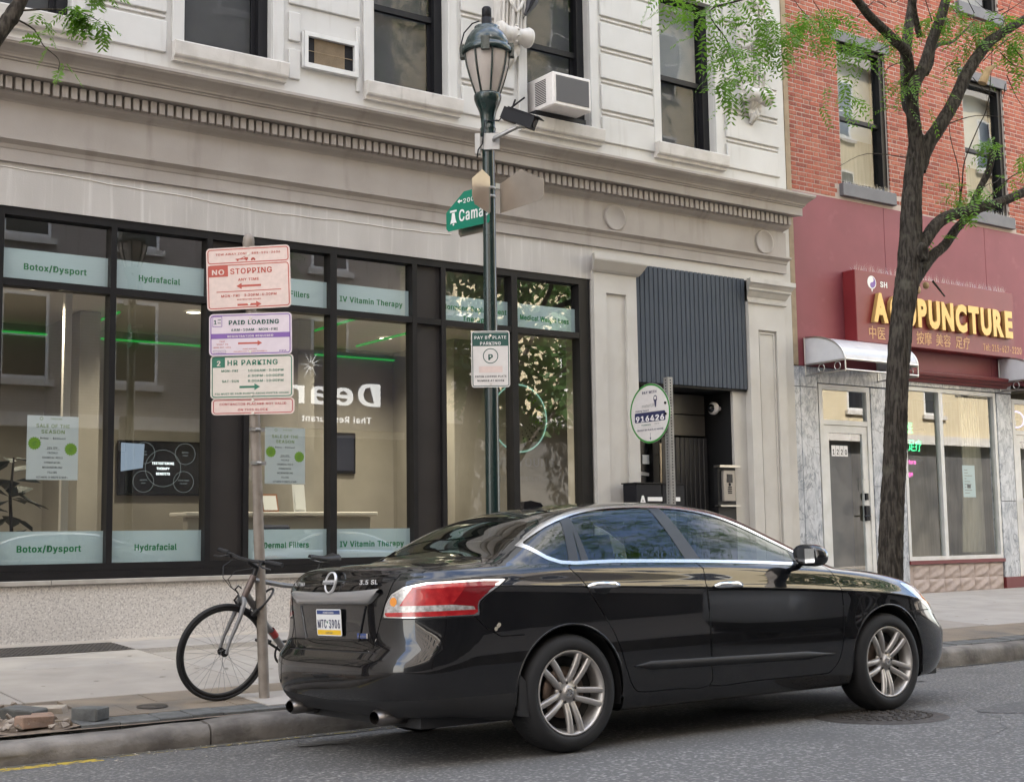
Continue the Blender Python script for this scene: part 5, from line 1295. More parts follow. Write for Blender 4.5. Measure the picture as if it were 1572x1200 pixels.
# 4 placard
F, t_ = psign(2.185, .60, .118, 'sign_pink', 'narrow pinkish contractor placard sign, lowest of the stack', R_(.2))
F.border('ink_crimson', -.288, -.05, .288, .05, .02, .006); F.text('ink_crimson', 'CONTRACTOR PLACARD NOT VALID', 0, .010, .022, wid=.48, bold=.022); F.text('ink_crimson', 'ON THIS BLOCK', 0, -.031, .022, wid=.215, bold=.022); F.build(t_)

# ---- lamp post
LX, LY = 6.125, 8.90; lz = walk_z(LX, LY)
lp = thing('street_lamp', (LX, LY, lz), 'dark green street lamp with frosted lantern on a slender post', 'street lamp')
mb = MB(); mb.lathe([(0, lz), (.20, lz), (.20, lz+.05), (.17, lz+.08), (.155, lz+.30), (.16, lz+.33), (.12, lz+.40), (.09, lz+.75), (.075, lz+.80), (.06, lz+.85)], (LX, LY, 0), 20); mb.build('base', 'lamp_green', lp)
mb = MB(); mb.lathe([(.058, lz+.8), (.056, 2.6), (.052, 4.0), (.050, 4.52)], (LX, LY, 0), 20); mb.build('post', 'lamp_green', lp)
mb = MB(); mb.lathe([(.052, 4.50), (.062, 4.51), (.066, 4.53), (.06, 4.545), (.062, 4.56), (.066, 4.575), (.058, 4.59), (.060, 4.66), (.072, 4.72), (.098, 4.78), (.112, 4.82), (.115, 4.85), (.11, 4.865), (.10, 4.87)], (LX, LY, 0), 24); ln = mb.build('lantern', 'lamp_green', lp)
gp = [(.098, 4.872), (.125, 4.95), (.150, 5.03), (.171, 5.11), (.182, 5.19), (.186, 5.215)]
mb = MB(); mb.lathe(gp, (LX, LY, 0), 32); mb.build('globe', 'lamp_glass', ln)
for k in range(8):
    a = 2*math.pi*k/8+.42; mb = MB()
    mb.tube([(LX+(r+.004)*math.cos(a), LY+(r+.004)*math.sin(a), z) for r, z in gp], .009, 6); mb.build('rib', 'lamp_green', ln)
mb = MB(); mb.lathe([(.10, 5.20), (.205, 5.205), (.212, 5.22), (.212, 5.25), (.19, 5.262), (.186, 5.28), (.188, 5.29), (.165, 5.35), (.135, 5.395), (.11, 5.412), (.105, 5.42), (.105, 5.44), (.06, 5.45)], (LX, LY, 0), 28); mb.build('hood', 'lamp_green', ln)
for k in range(4):
    a = 2*math.pi*k/4+.9; mb = MB(); c = Vector((LX+.205*math.cos(a), LY+.205*math.sin(a), 5.235)); rd_ = Vector((math.cos(a), math.sin(a), 0)); tg = Vector((-math.sin(a), math.cos(a), 0))
    mb.obox(c, rd_*.018, tg*.035, Vector((0, 0, .055))); mb.build('clip', 'lamp_green', ln)
mb = MB(); mb.lathe([(.042, 5.43), (.044, 5.52), (.036, 5.525), (.040, 5.53), (.040, 5.60), (.032, 5.615), (0, 5.618)], (LX, LY, 0), 18); mb.build('photocell', 'cam_black', ln)
mb = MB(); 
cv = -u_ 
pts = [(LX-.06*u_.x, LY-.06*u_.y, 5.50), (LX-.12*u_.x, LY-.12*u_.y, 5.48), (LX-.19*u_.x, LY-.19*u_.y, 5.40), (LX-.225*u_.x, LY-.225*u_.y, 5.27), (LX-.22*u_.x, LY-.22*u_.y, 5.18)]
mb.tube(pts, .006, 6); mb.build('cable', 'cam_black', ln)
# camera on the post
cc = thing('security_camera', (LX+.05, LY-.05, 4.40), 'black box security camera on a steel arm below the lantern', 'camera')
n_ = u_.cross(Vector((0, 0, 1)))   # towards the viewer
b0 = Vector((LX, LY, 4.46))+n_*.06
mb = MB(); mb.obox(b0+u_*.03+Vector((0, 0, -.01)), u_*.065, n_*.012, Vector((0, 0, .068))); mb.obox(Vector((LX, LY, 4.44))-u_*.085+n_*.02, u_*.022, n_*.03, Vector((0, 0, .085))); mb.obox(Vector((LX, LY, 4.45)), u_*.075, n_*.03, Vector((0, 0, .05))); mb.build('bracket_plate', 'box_grey', cc)
e0 = b0+u_*.05; e1 = e0+u_*.22+Vector((0, 0, .11))+n_*.03
mb = MB(); mb.tube([e0, e0+n_*.05, e1], [.020, .018, .016], 10); mb.obox(e1, u_*.035, n_*.03, Vector((0, 0, .018))); mb.build('arm', 'galvanised', cc)
ax = (u_*.86-Vector((0, 0, .42))+n_*.30).normalized(); up_ = (Vector((0, 0, 1))-ax*ax.z).normalized(); sd_ = ax.cross(up_)
hc = e1+Vector((0, 0, .055))-ax*.01
mb = MB(); mb.obox(hc, ax*.145, sd_*.05, up_*.05); mb.build('housing', 'cam_black', cc)
mb = MB(); mb.obox(hc+up_*.054+ax*.04, ax*.15, sd_*.058, up_*.004); mb.build('sunshield', 'cam_black', cc)
mb = MB(); mb.tube([hc+ax*.145, hc+ax*.15], .035, 14); mb.build('lens', 'screen', cc)
for s in (-.012, .035):
    mb = MB(); p0 = hc-ax*.10+sd_*s+up_*.04; mb.tube([p0, p0+up_*.10+u_*(.02+s*2)], .008, 6); mb.build('antenna', 'cam_black', cc)
mb = MB(); q0 = hc-ax*.14; mb.tube([q0, q0-u_*.05-Vector((0, 0, .06)), Vector((LX, LY, 4.62))+n_*.075-u_*.02, Vector((LX, LY, 4.42))+n_*.09-u_*.045, Vector((LX, LY, 4.38))+n_*.07-u_*.08, Vector((LX, LY, 4.32))-u_*.09+n_*.05], .006, 6); mb.build('cable', 'cam_black', cc)
# pay by plate sign
o = Vector((LX, LY, 2.655))+n_*.062
ps = thing('pay_sign', tuple(o-Vector((0, 0, .229))), 'white and dark green pay by plate parking sign strapped to the lamp post', 'sign')
F = Face(o, frame_dir(-36), (0, 0, 1), .0007); plate_rr(F, -.155, -.229, .155, .229, .022, .003, 'sign_white', ps)
F.border('ink_darkgreen', -.147, -.221, .147, .221, .018, .006); F.rect('ink_darkgreen', -.145, .105, .145, .212)
F.text('ink_white', 'PAY BY PLATE', 0, .163, .034, wid=.255, z=3); F.text('ink_white', 'PARKING', 0, .115, .034, wid=.165, z=3)
F.cring('ink_darkgreen', (0, .025), .062, .055); F.text('ink_darkgreen', 'P', 0, -.008, .064, bold=.06); F.rect('sign_pink', -.095, -.11, .095, -.058)
F.text('ink_black', 'ENTER LICENSE PLATE', 0, -.148, .021, wid=.25, bold=.022); F.text('ink_black', 'NUMBER AT KIOSK', 0, -.182, .021, wid=.215, bold=.022)
for z in (.19, -.205):
    c_ = F.P(0, z); mb = MB(); mb.tube([c_, c_+F.n*.006], .010, 10); mb.build('bolt', 'aluminium', ps)
F.build(ps)
# street name blades
def blade(poly, o, u, m, lb, bend=None, print_=None, v=(0, 0, 1)):
    t_ = thing('street_sign', tuple(o), lb, 'street sign', 'street name blades on the lamp post')
    F = Face(o, u, v, .001); n = len(poly)
    mb = MB(); mb.add([F.P(a, b, .0015) for a, b in poly]+[F.P(a, b, -.0015) for a, b in poly], [tuple(range(n)), tuple(range(2*n-1, n-1, -1))]+[(i, n+i, n+(i+1) % n, (i+1) % n) for i in range(n)]); mb.build('plate', m, t_)
    if print_: print_(F)
    F.lift = .001; F.build(t_)
    return t_, F
A = frame_dir(-78)     # the blades across the street line
def pr(F):
    F.poly('ink_white', [(.045, .055), (.055, .062), (.115, .062), (.125, .055), (.108, .10), (.10, .150), (.07, .150), (.062, .10)], 3)
    F.rect('ink_white', .045, .155, .125, .172, 3); F.disc('ink_white', (.085, .05), .009, 3)
    F.text('ink_white', 'Camac', .155, .065, .135, al='l', wid=.335, z=3, bold=.02)
    F.poly('ink_white', [(.135, .235), (.16, .255), (.16, .215)], 3); F.rect('ink_white', .16, .228, .19, .242, 3)
    F.text('ink_white', '200', .205, .212, .052, al='l', wid=.12, z=3)
LP = Vector((LX, LY, 0))
blade([(.025, 0), (.49, 0.0), (.50, .02), (.50, .29), (.42, .31), (.21, .31), (.0, .165), (.0, .025)], LP-A*.49+n_*.062+Vector((0, 0, 3.775)), A, 'street_green', 'green street name blade with a white bell and lettering, facing the street', print_=pr)
blade([(.02, 0), (.40, 0), (.42, .03), (.42, .25), (.32, .29), (.15, .29), (0, .15), (0, .03)], LP-A*.36-n_*.055+u_*.0+Vector((0, 0, 3.735)), A, 'sign_back', 'bare metal blade hidden behind the green street name blade')
blade([(0, 0), (.44, .03), (.475, .06), (.475, .19), (.23, .325), (.0, .24)], LP+A*.05-n_*.0+u_*.055+Vector((0, 0, 3.855)), A, 'sign_back', 'bare aluminium back of a street name blade beyond the post')
Cc = frame_dir(12)
blade([(.0, .09), (.03, .03), (.20, -.02), (.21, .0), (.21, .29), (.12, .335), (.0, .24)], LP-Cc*.19+n_*.075+Vector((0, 0, 3.865)), Cc, 'sign_back', 'short warm-lit metal blade standing in front of the green blade')
mb = MB()
t_ = [o for o in COL.objects if o.name == 'street_lamp'][0]
for zz in (4.07, 4.0): mb.lathe([(.055, zz-.012), (.058, zz-.012), (.058, zz+.012), (.055, zz+.012)], (LX, LY, 0), 16)
mb.obox((LX+.10, LY-.01, 4.10), (.05, .004, 0), (0, .012, 0), (0, 0, .022)); mb.build('sign_clamp', 'galvanised', t_)

# ---- perforated post with round pay sign
MX, MY = 7.90, 8.75; mz = walk_z(MX, MY)
mp = thing('perforated_post', (MX, MY, mz), 'galvanised perforated steel post behind the car', 'post')
mb = MB(); hw = .028
# solid post; dark discs on two faces paint the dark of the punched holes
mb.box((MX-hw, MY-hw, mz), (MX+hw, MY+hw, 2.60)); mb.build('tube', 'galvanised', mp)
mb = MB(); z = mz+.05
while z < 2.58:
    mb.add([(MX+.007*math.cos(a), MY-hw-.0012, z+.007*math.sin(a)) for a in [q*math.pi/4 for q in range(8)]], [tuple(range(8))])
    mb.add([(MX-hw-.0012, MY+.007*math.cos(a), z+.007*math.sin(a)) for a in [q*math.pi/4 for q in range(8)]], [tuple(range(8))]); z += .0254
mb.build('perforation', 'cam_black', mp, kind='stuff')
mu_ = frame_dir(-89)
o = Vector((MX-.040, MY+.205, 2.30))
rsn = thing('round_sign', tuple(o-Vector((0, 0, .265))), 'round white pay sign with green rim and zone number on the perforated post', 'sign')
F = Face(o, mu_, (0, 0, 1), .0008)
cp = F.circ((0, 0), .265, 40); n = len(cp); mb = MB(); mb.add([F.P(a, b, 0) for a, b in cp]+[F.P(a, b, -.003) for a, b in cp], [tuple(range(n)), tuple(range(2*n-1, n-1, -1))]+[(i, n+i, n+(i+1) % n, (i+1) % n) for i in range(n)]); mb.build('disc', 'sign_white', rsn)
mat('rim_green', (.03, .24, .03), .45); F.cring('rim_green', (0, 0), .264, .247, n=40)
F.text('ink_navy', 'PAY WITH', .0, .175, .034, wid=.185, bold=.02); F.disc('ink_navy', (.075, .125), .024, ry=.03); F.disc('sign_white', (.075, .13), .015, 2); F.poly('ink_navy', [(.06, .105), (.09, .105), (.083, .05), (.067, .05)]); F.text('ink_grey', 'meterUP', -.02, .055, .04, wid=.16)
F.text('ink_navy', 'Parking Zone #', -.10, .022, .02, wid=.17, bold=.022); F.rrect('ink_navy', -.20, -.075, .20, .012, .014); F.text('ink_white', '916426', 0, -.068, .068, wid=.36, bold=.05, z=3)
F.text('ink_green', 'ParkMobile', -.05, -.105, .016, wid=.12, bold=.022); F.text('ink_grey', 'PPA', .09, -.105, .022, wid=.055); F.rect('ink_grey', -.14, -.122, .14, -.120); F.text('ink_navy', 'OR PAY BY PLATE AT KIOSK', 0, -.152, .022, wid=.34, bold=.022)
F.rect('ink_navy', -.002, -.225, .002, -.172); F.poly('ink_navy', [(-.010, -.215), (.010, -.215), (0, -.238)])
for z in (.075, -.02):
    c_ = F.P(.205, z); mb = MB(); mb.tube([c_, c_+F.n*.008], .012, 10); mb.build('bolt', 'cam_black', rsn)
F.build(rsn)
# ---- air conditioners
mat('coil_grey', (0.15, 0.148, 0.15), 0.6)
a1 = thing('window_air_conditioner', (10.0, 12.9, 6.42), 'white window air conditioner standing on the upper sill', 'air conditioner')
X0, X1, Y0, Y1, Z0, Z1 = 9.68, 10.28, 12.66, 13.2, 6.47, 6.89
mb = MB(); mb.bbox((X0, Y0, Z0), (X1, Y1, Z1), .015); mb.build('case', 'sign_white', a1)
mb = MB(); mb.box((X0+.05, Y0-.004, Z0+.05), (X1-.04, Y0+.01, Z1-.04)); mb.build('coil_grille', 'coil_grey', a1)
mb = MB()
for k in range(50): mb.box((X0+.055+k*.0102, Y0-.007, Z0+.05), (X0+.058+k*.0102, Y0-.003, Z1-.04))
mb.build('fin', 'coil_grey', a1, kind='stuff')
mb = MB()
for k in range(14): mb.box((X0-.004, Y0+.14, Z0+.06+k*.022), (X0+.004, Y0+.36, Z0+.07+k*.022))
mb.build('side_louvre', 'cam_black', a1, kind='stuff')
mb = MB(); mb.box((9.63, 12.95, 6.415), (10.42, 13.16, 6.468)); mb.build('support', 'sash_black', a1)
a2 = thing('wall_air_conditioner', (6.84, 13.0, 6.42), 'grey grilled air conditioner set through the white wall', 'air conditioner')
mb = MB(); wall_holes(mb, 6.49, 7.18, 6.42, 6.83, YU-.07, [(6.545, 7.125, 6.475, 6.78)], .05)
for (p, q) in (((6.49, YU-.07, 6.42), (6.495, YU+.02, 6.83)), ((7.175, YU-.07, 6.42), (7.18, YU+.02, 6.83)), ((6.495, YU-.069, 6.42), (7.175, YU+.02, 6.425)), ((6.495, YU-.069, 6.825), (7.175, YU+.02, 6.83))): mb.box(p, q)
mb.build('frame', 'white_frame', a2)
mb = MB(); mb.box((6.545, YU-.022, 6.475), (7.125, YU-.01, 6.78)); mb.build('coil', 'cam_black', a2)
mb = MB()
for k in range(40): mb.box((6.64+k*.0095, YU-.030, 6.48), (6.644+k*.0095, YU-.023, 6.775))
mb.box((6.55, YU-.034, 6.62), (7.12, YU-.031, 6.626)); mb.build('fin', 'tan_strip', a2, kind='stuff')
# ------------------------------------------------------------------ the black saloon
def carpaint(name, c):
    m, t, b = _nodes(name); N, L = t.nodes, t.links
    b.inputs['Base Color'].default_value = rgb(c); b.inputs['Roughness'].default_value = 0.25; b.inputs['Specular IOR Level'].default_value = 0.08
    b.inputs['Coat Weight'].default_value = 1.0; b.inputs['Coat Roughness'].default_value = 0.02; b.inputs['Coat IOR'].default_value = 1.6
    tc = N.new('ShaderNodeTexCoord'); n = N.new('ShaderNodeTexNoise'); n.inputs['Scale'].default_value = 6.0; n.inputs['Detail'].default_value = 8
    L.new(tc.outputs['Object'], n.inputs[0])
    r = N.new('ShaderNodeMapRange'); r.inputs[1].default_value = .4; r.inputs[2].default_value = .75; r.inputs[3].default_value = .008; r.inputs[4].default_value = .035
    L.new(n.outputs[0], r.inputs[0]); L.new(r.outputs[0], b.inputs['Coat Roughness'])
    # road dust thrown up over the sills and bumper bottoms
    sx_ = N.new('ShaderNodeSeparateXYZ'); L.new(tc.outputs['Object'], sx_.inputs[0])
    h_ = N.new('ShaderNodeMapRange'); h_.inputs[1].default_value = .15; h_.inputs[2].default_value = .75; h_.inputs[3].default_value = .34; h_.inputs[4].default_value = .0; L.new(sx_.outputs[2], h_.inputs[0])
    n2 = N.new('ShaderNodeTexNoise'); n2.inputs['Scale'].default_value = 14; n2.inputs['Detail'].default_value = 9; L.new(tc.outputs['Object'], n2.inputs[0])
    mu_ = N.new('ShaderNodeMath'); mu_.operation = 'MULTIPLY'; L.new(h_.outputs[0], mu_.inputs[0]); L.new(n2.outputs[0], mu_.inputs[1])
    mx_ = N.new('ShaderNodeMix'); mx_.data_type = 'RGBA'; mx_.inputs['A'].default_value = rgb(c); mx_.inputs['B'].default_value = rgb((.05, .046, .042)); L.new(mu_.outputs[0], mx_.inputs['Factor']); L.new(mx_.outputs['Result'], b.inputs['Base Color'])
    iv = N.new('ShaderNodeMapRange'); iv.inputs[3].default_value = 1.0; iv.inputs[4].default_value = .2; L.new(mu_.outputs[0], iv.inputs[0]); L.new(iv.outputs[0], b.inputs['Coat Weight'])
    return m
carpaint('car_black', (0.0045, 0.0046, 0.0055))
carpaint('car_white', (0.62, 0.62, 0.61))
mat('car_trim', (0.010, 0.010, 0.011), 0.35)
mat('car_satin', (0.006, 0.006, 0.007), 0.5)
mat('car_plastic', (0.016, 0.016, 0.017), 0.6)
mat('chrome', (0.78, 0.78, 0.78), 0.10, 1.0)
mat('bar_chrome', (0.40, 0.395, 0.39), 0.2, 0.55)
mat('badge_silver', (0.66, 0.66, 0.66), 0.25, 0.35)
mat('chrome_dull', (0.62, 0.61, 0.60), 0.22, 1.0)
mat('alloy', (0.50, 0.48, 0.46), 0.36, 0.7, col2=(0.40, 0.38, 0.36), nscale=9, rvar=0.06)
mat('exhaust_steel', (0.20, 0.185, 0.175), 0.35, 0.9)
mat('brake_dark', (0.03, 0.028, 0.027), 0.6)
mat('disc_rust', (0.20, 0.15, 0.12), 0.45, 0.7)
mat('lens_red', (0.30, 0.005, 0.010), 0.18, coat=1.0, col2=(0.48, 0.02, 0.022), nscale=24)
mat('lens_darkred', (0.22, 0.004, 0.008), 0.10, coat=1.0)
mat('lens_clear', (0.62, 0.60, 0.58), 0.2, 0.25, coat=1.0, col2=(0.30, 0.29, 0.28), nscale=40)
mat('lens_amber', (0.75, 0.26, 0.02), 0.12, coat=1.0)
mat('lens_head', (0.66, 0.66, 0.63), 0.2, 0.15, coat=1.0, col2=(0.45, 0.44, 0.42), nscale=25)
mat('seat_fabric', (0.10, 0.092, 0.084), 0.8)
mat('plate_white', (0.74, 0.74, 0.72), 0.4)
mat('plate_yellow', (0.80, 0.50, 0.02), 0.4)
mat('plate_blue', (0.03, 0.06, 0.20), 0.4)
mat('scuff', (0.42, 0.38, 0.31), 0.8)
glass('car_glass', (0.46, 0.52, 0.50), 0.75)
glass('car_glass_dark', (0.30, 0.34, 0.32), 1.1)

def lerp_tab(tab, x):
    """smooth (monotone-ish cubic) interpolation in a table of (x, v)"""
    n = len(tab)
    if x <= tab[0][0]: return tab[0][1]
    if x >= tab[-1][0]: return tab[-1][1]
    for i in range(n-1):
        if tab[i][0] <= x <= tab[i+1][0]: break
    def sl(k):
        if k == 0 or k == n-1:
            a, b = (0, 1) if k == 0 else (n-2, n-1); return (tab[b][1]-tab[a][1])/(tab[b][0]-tab[a][0])
        d0 = (tab[k][1]-tab[k-1][1])/(tab[k][0]-tab[k-1][0]); d1 = (tab[k+1][1]-tab[k][1])/(tab[k+1][0]-tab[k][0])
        if d0*d1 <= 0: return 0.0
        h0, h1 = tab[k][0]-tab[k-1][0], tab[k+1][0]-tab[k][0]
        w1, w2 = 2*h1+h0, h1+2*h0
        return (w1+w2)/(w1/d0+w2/d1)
    h = tab[i+1][0]-tab[i][0]; t = (x-tab[i][0])/h; m0, m1 = sl(i)*h, sl(i+1)*h
    return (2*t**3-3*t**2+1)*tab[i][1]+(t**3-2*t**2+t)*m0+(-2*t**3+3*t**2)*tab[i+1][1]+(t**3-t**2)*m1

ZC = [(-.1, 1.045), (.10, 1.075), (.16, 1.092), (.30, 1.103), (.50, 1.112), (.62, 1.122), (.74, 1.155), (.95, 1.262), (1.15, 1.358), (1.35, 1.418), (1.60, 1.452), (1.95, 1.468), (2.25, 1.467), (2.55, 1.438), (2.75, 1.388), (3.05, 1.255), (3.35, 1.112), (3.52, 1.042), (3.62, 1.022), (3.80, 1.005), (4.05, .965), (4.30, .905), (4.50, .838), (4.65, .765), (4.75, .70), (4.9, .60)]
ZBELT = [(-.1, 1.012), (.2, 1.034), (.6, 1.052), (1.14, 1.058), (2.13, 1.040), (3.05, 1.000), (3.4, .975), (3.8, .935), (4.1, .885), (4.35, .82), (4.55, .745), (4.75, .66)]
CROWN = [(-.1, .035), (.5, .045), (.75, .05), (1.2, .05), (1.7, .062), (2.2, .062), (2.8, .07), (3.4, .07), (3.7, .055), (4.3, .05), (4.8, .04)]
WID = [(-.1, .965), (.4, .975), (.8, .992), (1.3, 1.0), (2.4, 1.0), (3.3, 1.0), (3.9, .997), (4.2, .98), (4.5, .955), (4.9, .93)]
ZCR = [(-.1, .955), (.5, .955), (1.2, .935), (2.3, .895), (3.3, .845), (4.0, .79), (4.5, .70), (4.9, .6)]
def section(x):
    """control polygon (y, z) from the sill up over the roof to the centre line"""
    zc, cr, W = lerp_tab(ZC, x), lerp_tab(CROWN, x), lerp_tab(WID, x)
    zb = min(lerp_tab(ZBELT, x), zc-cr-.004); zcr = min(lerp_tab(ZCR, x), zb-.07)
    ze = max(zc-cr, zb+.003); h = ze-zb
    yb = .858*W
    ye = yb-.05-.60*h
    k = min(1, h/.12)
    zl = .065*min(1, max(0, (.80-x)/.45))+.03*min(1, max(0, (x-4.2)/.4))
    P = [(.70, .205+zl), (.80, .192+zl), (.858*W, .20+zl), (.884*W, .262+zl*.8), (.897*W, .33+zl*.4), (.905*W, .42), (.910*W, .55), (.915*W, zcr-.11), (.917*W, zcr-.03), (.9195*W, zcr), (.9195*W, zcr), (.905*W, zcr+.028), (.888*W, (zcr+zb)/2+.014), (yb+.012, zb-.012), (yb-.004, zb+.006)]
    for t in (.25, .5, .75, .94):
        P.append((yb-.012+(ye-yb+.012)*t+.020*math.sin(math.pi*t)*k, zb+.008+(ze-zb-.008)*t))
    P += [(ye-.045, ze+.32*cr), (ye*.78, zc-cr*.36), (ye*.48, zc-cr*.10), (ye*.2, zc-.003), (0, zc)]
    return P
def bspline(P, n):
    """uniform cubic B-spline through mirrored ends; n samples"""
    Q = [(2*P[0][0]-P[1][0], 2*P[0][1]-P[1][1])]+P+[(-P[-2][0], P[-2][1])]
    m = len(P)-1; out = []
    for s in range(n):
        g = s/(n-1)*m; i = min(int(g), m-1); t = g-i
        b = ((1-t)**3/6, (3*t**3-6*t*t+4)/6, (-3*t**3+3*t*t+3*t+1)/6, t**3/6)
        out.append((sum(b[q]*Q[i+q][0] for q in range(4)), sum(b[q]*Q[i+q][1] for q in range(4))))
    return out
NR = 112
XA, XB = .62, 4.06
XR = [(.15, .14), (.22, .09), (.30, .025), (.40, -.012), (.50, -.022), (.575, -.012), (.61, .010), (.63, .040), (.66, .046), (.75, .045), (.86, .044), (.93, .050), (1.0, .062), (1.06, .085), (1.2, .095)]
XF = [(.15, 4.66), (.22, 4.77), (.30, 4.825), (.42, 4.86), (.52, 4.873), (.60, 4.855), (.68, 4.82), (.75, 4.765), (.82, 4.70), (.9, 4.66), (1.1, 4.66)]
cols = []
secA, secB = bspline(section(XA), NR), bspline(section(XB), NR)
NE = 46
_cache = {}
def sec_at(x, j):
    k = round(x, 4)
    if k not in _cache: _cache[k] = bspline(section(k), NR)
    return _cache[k][j]
def rear_p(z): return lerp_tab([(.2, 4.6), (.6, 4.6), (.72, 3.9), (1.0, 3.6), (1.1, 3.6)], z)
def front_p(z): return lerp_tab([(.2, 3.6), (.6, 3.4), (.8, 2.9), (1.0, 2.7)], z)
def end_col(phi, rear):
    col = []
    for j in range(NR):
        z0 = (secA if rear else secB)[j][1]
        p = rear_p(z0) if rear else front_p(z0)
        s, c = math.sin(phi)**(2/p), max(math.cos(phi), 0)**(2/p)
        if rear: xr = lerp_tab(XR, z0); x = XA-(XA-xr)*s
        else: xf = lerp_tab(XF, z0); x = XB+(xf-XB)*s
        xq = round(x/.004)*.004
        y, z = sec_at(xq, j)
        col.append((x, y*c, z))
    return col
for k in range(NE, 0, -1): cols.append(end_col(math.pi/2*(k/NE), True))
NM = 190
for i in range(NM+1):
    x = XA+(XB-XA)*i/NM; s = bspline(section(x), NR); cols.append([(x, y, z) for y, z in s])
for k in range(1, NE+1): cols.append(end_col(math.pi/2*(k/NE), False))
# unwrapped girth coordinate a (metres from the rear centre line, measured at mid height)
jm = min(range(NR), key=lambda j: abs(secA[j][1]-.80))
acc = [0.0]
for i in range(1, len(cols)):
    p, q = Vector(cols[i-1][jm]), Vector(cols[i][jm]); acc.append(acc[-1]+(q-p).length)
NCOL = len(cols)
# soft dents/forms: rear bumper step and licence recess are separate parts; door lower concavity
class PM:
    """polygon soup with vertex attributes: co(3), normal(3), a, row"""
    def __init__(s): s.v = []; s.f = []
def grid_pm():
    pm = PM()
    P = [[Vector(cols[i][j]) for j in range(NR)] for i in range(NCOL)]
    for i in range(NCOL):
        for j in range(NR):
            ia, ib = max(i-1, 0), min(i+1, NCOL-1); ja, jb = max(j-1, 0), min(j+1, NR-1)
            du, dv = P[ib][j]-P[ia][j], P[i][jb]-P[i][ja]
            n = du.cross(dv)
            if j == NR-1: n = Vector((n.x, 0, n.z))
            if i == 0: n = Vector((-abs(n.length)-1e-9, 0, 0)) if n.length < 1e-12 else Vector((n.x, 0, n.z))
            if i == NCOL-1: n = Vector((abs(n.length)+1e-9, 0, 0)) if n.length < 1e-12 else Vector((n.x, 0, n.z))
            if n.length < 1e-12: n = Vector((0, 0, 1))
            n.normalize()
            c = P[i][j]
            if n.dot(Vector((c.x-2.4, c.y*2.0, c.z-.6))) < 0 and j > 4: n = -n
            pm.v.append((c.x, c.y, c.z, n.x, n.y, n.z, acc[i], float(j)))
    for i in range(NCOL-1):
        for j in range(NR-1):
            pm.f.append((i*NR+j, (i+1)*NR+j, (i+1)*NR+j+1, i*NR+j+1))
    return pm
def pm_split(pm, g):
    """cut along g(v)=0 -> (inside g<0, outside g>=0)"""
    val = [g(v) for v in pm.v]
    res = [PM(), PM()]; mp = [{}, {}]; ecache = {}
    def vid(side, key, v):
        d = mp[side]
        if key not in d: d[key] = len(res[side].v); res[side].v.append(v)
        return d[key]
    for f in pm.f:
        sg = [val[i] < 0 for i in f]
        if all(sg): res[0].f.append([vid(0, i, pm.v[i]) for i in f]); continue
        if not any(sg): res[1].f.append([vid(1, i, pm.v[i]) for i in f]); continue
        poly = [[], []]
        n = len(f)
        for k in range(n):
            i, j = f[k], f[(k+1) % n]
            s = 0 if val[i] < 0 else 1
            poly[s].append((i, pm.v[i]))
            if (val[i] < 0) != (val[j] < 0):
                key = (min(i, j), max(i, j))
                if key not in ecache:
                    a, b = key; t = val[a]/(val[a]-val[b]); t = min(max(t, .0), 1.)
                    ecache[key] = tuple(pm.v[a][q]+t*(pm.v[b][q]-pm.v[a][q]) for q in range(8))
                poly[0].append((key, ecache[key])); poly[1].append((key, ecache[key]))
        for s in (0, 1):
            if len(poly[s]) >= 3: res[s].f.append([vid(s, k, v) for k, v in poly[s]])
    return res
def sd_poly(poly):
    """signed distance to polygon (negative inside)"""
    n = len(poly)
    xs = [p[0] for p in poly]; ys = [p[1] for p in poly]; bb = (min(xs), max(xs), min(ys), max(ys))
    def g(x, y):
        if x < bb[0]-.08 or x > bb[1]+.08 or y < bb[2]-.08 or y > bb[3]+.08: return .1
        d = 1e9; ins = False
        for i in range(n):
            ax_, ay_ = poly[i]; bx_, by_ = poly[(i+1) % n]
            ex, ey = bx_-ax_, by_-ay_; wx, wy = x-ax_, y-ay_
            L2 = ex*ex+ey*ey; t = min(1, max(0, (wx*ex+wy*ey)/L2)) if L2 > 0 else 0
            dx, dy = wx-ex*t, wy-ey*t; d = min(d, dx*dx+dy*dy)
            if (ay_ > y) != (by_ > y) and x < (bx_-ax_)*(y-ay_)/(by_-ay_)+ax_: ins = not ins
        return -math.sqrt(d) if ins else math.sqrt(d)
    return g
def smooth_poly(pts, n=4):
    """Catmull-Rom closed outline"""
    out = []; m = len(pts)
    for i in range(m):
        p0, p1, p2, p3 = pts[i-1], pts[i], pts[(i+1) % m], pts[(i+2) % m]
        for k in range(n):
            t = k/n
            out.append(tuple(.5*((2*p1[q])+(-p0[q]+p2[q])*t+(2*p0[q]-5*p1[q]+4*p2[q]-p3[q])*t*t+(-p0[q]+3*p1[q]-3*p2[q]+p3[q])*t**3) for q in (0, 1)))
    return out
